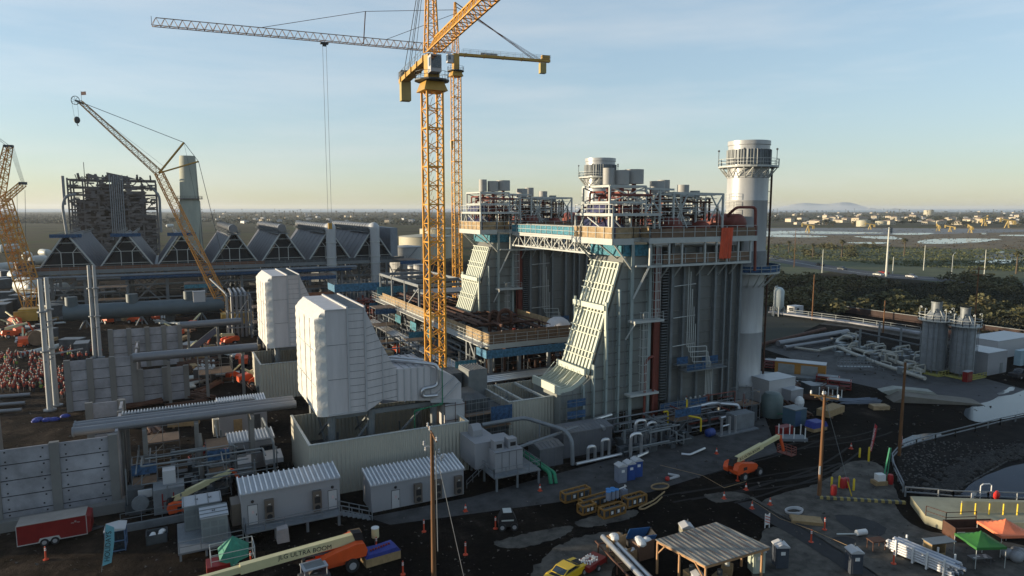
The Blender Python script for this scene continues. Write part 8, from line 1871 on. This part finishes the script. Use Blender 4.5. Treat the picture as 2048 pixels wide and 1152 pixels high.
for (u, v, r, h, l) in ((1726, 453, 12, 12, 'cream tank at the front of the far town'), (1762, 450, 11, 8, 'low white tank right of the cream tank in the far town'), (1857, 431, 22, 26, 'big pale round tank in the far town')): 
    tt_ = tank(l, u, v, r, h, tb); tt_['group'] = 'tanks of the far town'
# pump jacks
pj = T('pump_jack', 'p', 'pump jack', (0, 0, -95), group='oilfield pump jacks in the marsh'); m = M(); m.beam((-2, -1.5, 0), (0, 0, 7), .7).beam((2, -1.5, 0), (0, 0, 7), .7).beam((0, 2, 0), (0, 0, 7), .7); m.build('samson_post', mat('jack_ochre', (.45, .32, .10), .6), pj); M().beam((-6, 0, 6.2), (6, 0, 8.2), .9, 1.1).box(5.2, -.6, 5.5, 6.6, .6, 9.4).box(-6, -1.2, 3.2, -4, 1.2, 6).build('walking_beam', mat('jack_ochre', (0, 0, 0)), pj); first = True
for (u, v, s_, l) in ((1616, 464, 1.4, 'ochre pump jack at the left of the ponds'), (1740, 459, 1.2, 'ochre pump jack in front of the cream tank'), (1900, 464, 1.1, 'ochre pump jack above the long pond'), (1940, 466, 1.3, 'ochre pump jack between two ponds at the right'), (1968, 452, 2.2, 'large ochre pump jack before the far town, right'), (2015, 456, 1.9, 'large ochre pump jack near the right edge'), (1876, 462, 1.2, 'small ochre pump jack left of the others above the long pond')):
    o = pj if first else dup(pj, (0, 0, 0)); first = False; o.location = (*at(u, v), 0); o['label'] = l; o.scale = (s_,) * 3; o.rotation_euler = (0, 0, rnd.uniform(0, 3))
# ships
for (u, L_, h_, m_, l) in ((1748, 260, 42, white, 'white ship far out at sea below the hills'), (1797, 330, 30, steelg, 'long grey cargo ship on the sea right of the white ship'), (1862, 70, 20, white, 'small white vessel far out at sea')):
    x, y = at(u, 419.6); t = T('ship', l, 'ship', (x, y, .5), -YAW); k_ = Vector((x, y)).length / 16000; M().prism([(-L_/2 * k_, 0), (L_/2 * k_, 0), (L_ * .55 * k_, h_ * .4 * k_), (-L_ * .52 * k_, h_ * .4 * k_)], -15, 15).build('hull', m_, t); M().box(-L_ * .4 * k_, -14, h_ * .4 * k_, L_ * .15 * k_, 14, h_ * .8 * k_).box(-L_ * .35 * k_, -10, h_ * .8 * k_, -L_ * .15 * k_, 10, h_ * k_).build('superstructure', m_, t)
# people on the turbine deck
for i, (x, y) in enumerate(((52, 106), (55, 105.5), (58.5, 107), (60, 104.8), (63, 106), (51, 121), (56, 109))):
    c = dup(pp[0], (x, y, 10.72), rnd.uniform(0, 6), 'person in orange vest and hard hat working on the turbine hall deck', 'workers on the turbine hall deck'); c.scale = (1, 1, 1)
# tube scaffolds standing about the site
def scaff(label, x0, y0, x1, y1, h, net=None, st=2.0):
    t = T('tube_scaffold', label, 'scaffold', ((x0+x1)/2, (y0+y1)/2, 0), world=True, group='tube scaffolds about the plant'); m = M(); nx = max(1, round((x1-x0)/st)); nh = max(1, int(h / 2)); ny = max(1, round((y1-y0)/st))
    for i in range(nx + 1):
        for y in (y0, y1): x = x0 + (x1-x0) * i / nx; m.beam((x, y, 0), (x, y, h + (i % 2) * .8), .07)
    for j in range(1, ny):
        for x in (x0, x1): y = y0 + (y1-y0) * j / ny; m.beam((x, y, 0), (x, y, h), .07)
    for k_ in range(nh + 1):
        z = .3 + (h - .4) * k_ / nh
        m.beams([(x0, y0, z), (x1, y0, z), (x1, y1, z), (x0, y1, z)], .06, closed=True)
    for k_ in range(nh): z = .3 + (h - .4) * k_ / nh; m.beam((x0, y0, z), (x0 + (x1-x0) / nx, y0, z + 2), .05)
    m.build('tube_frame', galv, t); m = M(); [m.box(x0, y0 + .1, .35 + (h - .4) * k_ / nh, x1, y1 - .1, .41 + (h - .4) * k_ / nh) for k_ in range(1, nh + 1, 2)]; m.build('scaffold_board', plyd, t)
    if net: M().box(x0, y0 - .08, h - 1.4, x1, y0 - .04, h - .2).build('net', net, t)
for a in (('scaffold against the left side of the turbine hall, near end', 43, 106, 47, 109, 8, tealn), ('scaffold against the left side of the turbine hall, second from the near end', 43.5, 117, 47.5, 121, 9, None), ('scaffold against the left side of the turbine hall, middle', 43, 131, 47, 135, 9, tealn), ('scaffold against the left side of the turbine hall, far end', 42, 152, 47, 157, 11, bluen),
    ('low scaffold between the two intake houses, left part', 24, 108, 29, 112, 6, None), ('low scaffold between the two intake houses, right part', 31, 112, 36, 116, 7, bluen), ('scaffold at the back of the rear intake house', 30, 140, 36, 146, 9, None), ('scaffold right of the rear intake house legs', 32, 126, 36, 132, 6, tealn),
    ('scaffold under the triple overhead pipes beside the transformer', -5, 84.4, -2.5, 87, 5.5, bluen), ('scaffold under the triple overhead pipes by the concrete post', 2.8, 84, 5.2, 88, 6, bluen), ('scaffold beyond the triple overhead pipes, left', -4, 100, 0, 104, 5, None), ('scaffold behind the pipe tower', 20, 196, 28, 202, 9, None),
    ('scaffold beneath the condenser deck, left', -20, 238, -12, 244, 10, None), ('scaffold beneath the condenser deck, middle', 4, 238, 14, 244, 10, tealn), ('scaffold beneath the condenser deck, right', 40, 238, 52, 246, 11, bluen), ('tall scaffold right of the last white riser', 76, 240, 84, 250, 15, bluen), ('scaffold at the foot of the farther boiler', 47, 124, 53, 129, 6, bluen),
    ('narrow scaffold in front of the nearest boiler pipes', 66, 76, 71, 78.4, 4.4, bluen), ('narrow scaffold by the silver pump skid', 80.4, 76.5, 84, 79.5, 5, None), ('low scaffold behind the grey overhead pipe', 4, 140, 10, 146, 6, None)): scaff(*a)
# ---------------------------------------------------------------- left yard and middle ground stores
rnd = random.Random(55)
names = [('pipe_pile', 'pile of pale pipes lying in the work yard', 'pipe pile'), ('timber_pile', 'stack of brown timber in the work yard', 'timber stack'), ('steel_bundle', 'rusty steel bundle lying in the work yard', 'steel bundle'), ('site_box', 'dark site box standing in the work yard', 'site box'), ('red_machine', 'small red-orange machine in the work yard', 'machine')]
protos = []
for i, (n_, l_, c_) in enumerate(names):
    t = T(n_, l_, c_, (0, 0, -80), group='stores scattered in the work yard')
    if i == 0: [M().tube([(-3, j * .5 - 1, .25), (3, j * .5 - 1 + rnd.uniform(-.1, .1), .25)], .22, 8).build('pipe', steelw, t) for j in range(4)]
    elif i == 1: M().box(-1.8, -.7, .15, 1.8, .7, .9).build('timber', lumber, t); M().box(-1.2, -.8, 0, -1, .8, .15).box(1, -.8, 0, 1.2, .8, .15).build('bearer', plyd, t)
    elif i == 2: m = M(); [m.beam((-3, rnd.uniform(-1, 1), rnd.uniform(.1, .6)), (3, rnd.uniform(-1, 1), rnd.uniform(.1, .6)), .16) for _ in range(14)]; m.build('bar', rust, t)
    elif i == 3: M().box(-1.6, -1, 0, 1.6, 1, 2.0).build('box_body', steeld, t); M().box(-1.65, -1.05, 2.0, 1.65, 1.05, 2.1).build('lid', galv, t)
    else: M().prism([(-1.3, .4), (-1.3, 1.3), (.2, 1.6), (1.3, .9), (1.3, .4)], -.7, .7).build('machine_body', orange, t); M().beam((0, 0, 1.4), (2.4, 0, 2.6), .25).build('arm', cream, t); [wheel(t, a, b, .4, .3, t) for a in (-.8, .8) for b in (-.75, .75)]
    protos.append(t)
used = [0] * 5
zones = [((0, 130), (640, 700), 26), ((205, 430), (628, 652), 14), ((245, 430), (640, 700), 10), ((0, 130), (595, 640), 14), ((380, 520), (690, 790), 30), ((250, 420), (700, 800), 12), ((740, 900), (600, 700), 10), ((250, 400), (800, 860), 5), ((520, 840), (560, 600), 16), ((0, 90), (520, 590), 26), ((140, 250), (700, 712), 3), ((740, 860), (640, 720), 8), ((1590, 1700), (760, 830), 8)]
for (ua, ub), (va, vb), n_ in zones:
    for _ in range(n_):
        k_ = rnd.choice((0, 1, 2, 2, 3, 4) if va > 600 else (0, 1, 3, 3, 3)); x, y = at(rnd.uniform(ua, ub), rnd.uniform(va, vb)); s_ = rnd.uniform(.8, 1.5) * (1 if va > 600 else 1.8)
        o = protos[k_] if used[k_] == 0 else dup(protos[k_], (0, 0, 0)); used[k_] += 1; o.location = (x, y, .03); o.rotation_euler = (0, 0, rnd.uniform(0, 3.1)); o.scale = (s_,) * 3
for (u, v, r, l) in ((30, 795, .35, 'pale pipe on the ground nearest the crowd'), (18, 812, .3, 'short pale pipe below the crowd'), (10, 826, .3, 'lowest pale pipe at the left edge')):
    x, y = at(u, v); t = T('loose_pipe', l, 'pipe', (x, y, .35), R(-8)); M().tube([(-8, 0, 0), (2.4, 0, 0)], r, 10).build('pipe', cladg, t, smooth=True)
x, y = at(60, 712); t = T('white_cylinder', 'big white cylinder lying slanted above the crowd', 'cylinder', (x, y, .7), R(48)); M().tube([(-2, 0, 0), (10, 0, .2)], .62, 14).build('shell', steelw, t, smooth=True); M().tube([(-2.3, 0, 0), (-1.8, 0, 0)], .8, 14).build('flange', steelw, t)
x, y = at(72, 690); t = T('cable_drum', 'large tan cable drum above the crowd', 'drum', (x, y, 0.03), R(20)); M().tube([(0, -1, 1.8), (0, 1, 1.8)], 1.2, 16).build('core', lumber, t); [M().tube([(0, s_, 1.8), (0, s_ + .15, 1.8)], 1.8, 20).build('flange', plyd, t) for s_ in (-1.1, 1.0)]
x, y = at(100, 840); t = T('tarped_hole', 'blue and white tarp crumpled at the foot of the near twin columns', 'tarp', (x, y, 0)); m = M(); rnd = random.Random(2); [m.ball((rnd.uniform(-2, 2), rnd.uniform(-1, 1), .1), rnd.uniform(.5, 1), 8, 5, (1, .8, .5)) for _ in range(8)]; m.build('tarp_fold', tarpb, t)
x, y = at(402, 662); t = T('white_tank_box', 'white box unit on the far overhead pipe', 'equipment box', (x, y, 8.3)); M().box(-1.5, -1, 0, 1.5, 1, 2.8).build('box', white, t); M().box(-1.6, -1.1, 2.8, 1.6, 1.1, 2.95).build('lid', roofw, t)
x0, y0 = at(385, 705); x1, y1 = at(432, 660); t = T('mobile_crane_boom', 'dark lattice boom of a small mobile crane with white lettering side, resting slanted', 'crane', (x0, y0, 0)); a = Vector((0, 0, 3.5)); b = Vector(atd(433, 660, 150)) - Vector((x0, y0, 0)); a = Vector(atd(375, 706, 150)) - Vector((x0, y0, 0)); m = M(); m.beam(a, b, 1.0, 1.2); m.build('boom', mat('boom_navy', (.06, .07, .12), .5), t); M().beam(a + Vector((0, 0, .75)), b + Vector((0, 0, .75)), .9, .2).build('boom_top', steelw, t); M().beam((a + b) / 2, ((a + b) / 2).to_tuple()[:2] + (0,), .5).build('prop', steeld, t)
# white van cluster and lots far left behind the crane
rnd = random.Random(61); wv = T('storage_tent', 'white storage tank lying in the far yard behind the left crane', 'tank', (0, 0, -70), group='white tanks and tents far left'); M().hcyl((-4, 0, 2), (4, 0, 2), 2, 14, dome=1).build('shell', steelw, wv, smooth=True); M().box(-3, -1, 0, -2.4, 1, 1).box(2.4, -1, 0, 3, 1, 1).build('saddle', steeld, wv); first = True
for (u, v) in ((55, 520), (20, 505), (90, 512), (78, 530), (8, 545), (30, 560), (60, 590), (110, 600), (300, 462), (340, 455)):
    o = wv if first else dup(wv, (0, 0, 0)); first = False; o.location = (*at(u, v), 0); s_ = rnd.uniform(1, 1.8); o.scale = (s_,) * 3; o.rotation_euler = (0, 0, rnd.uniform(0, 3))
# ================================================================ HAZE
me = M().box(-26000, -3000, -1.2, 26000, 15500, 100); hz = me.build('haze', steelw); S(hz, True); hz['label'] = 'thin bluish sea haze over the whole site'; 
hm_ = bpy.data.materials.new('haze_air'); hm_.use_nodes = True; nt = hm_.node_tree; nt.nodes.clear(); oo = nt.nodes.new('ShaderNodeOutputMaterial'); pv = nt.nodes.new('ShaderNodeVolumePrincipled'); pv.inputs['Color'].default_value = (.80, .86, .95, 1); pv.inputs['Density'].default_value = 0.00005; pv.inputs['Anisotropy'].default_value = .2; nt.links.new(pv.outputs[0], oo.inputs['Volume']); hz.data.materials.clear(); hz.data.materials.append(hm_)
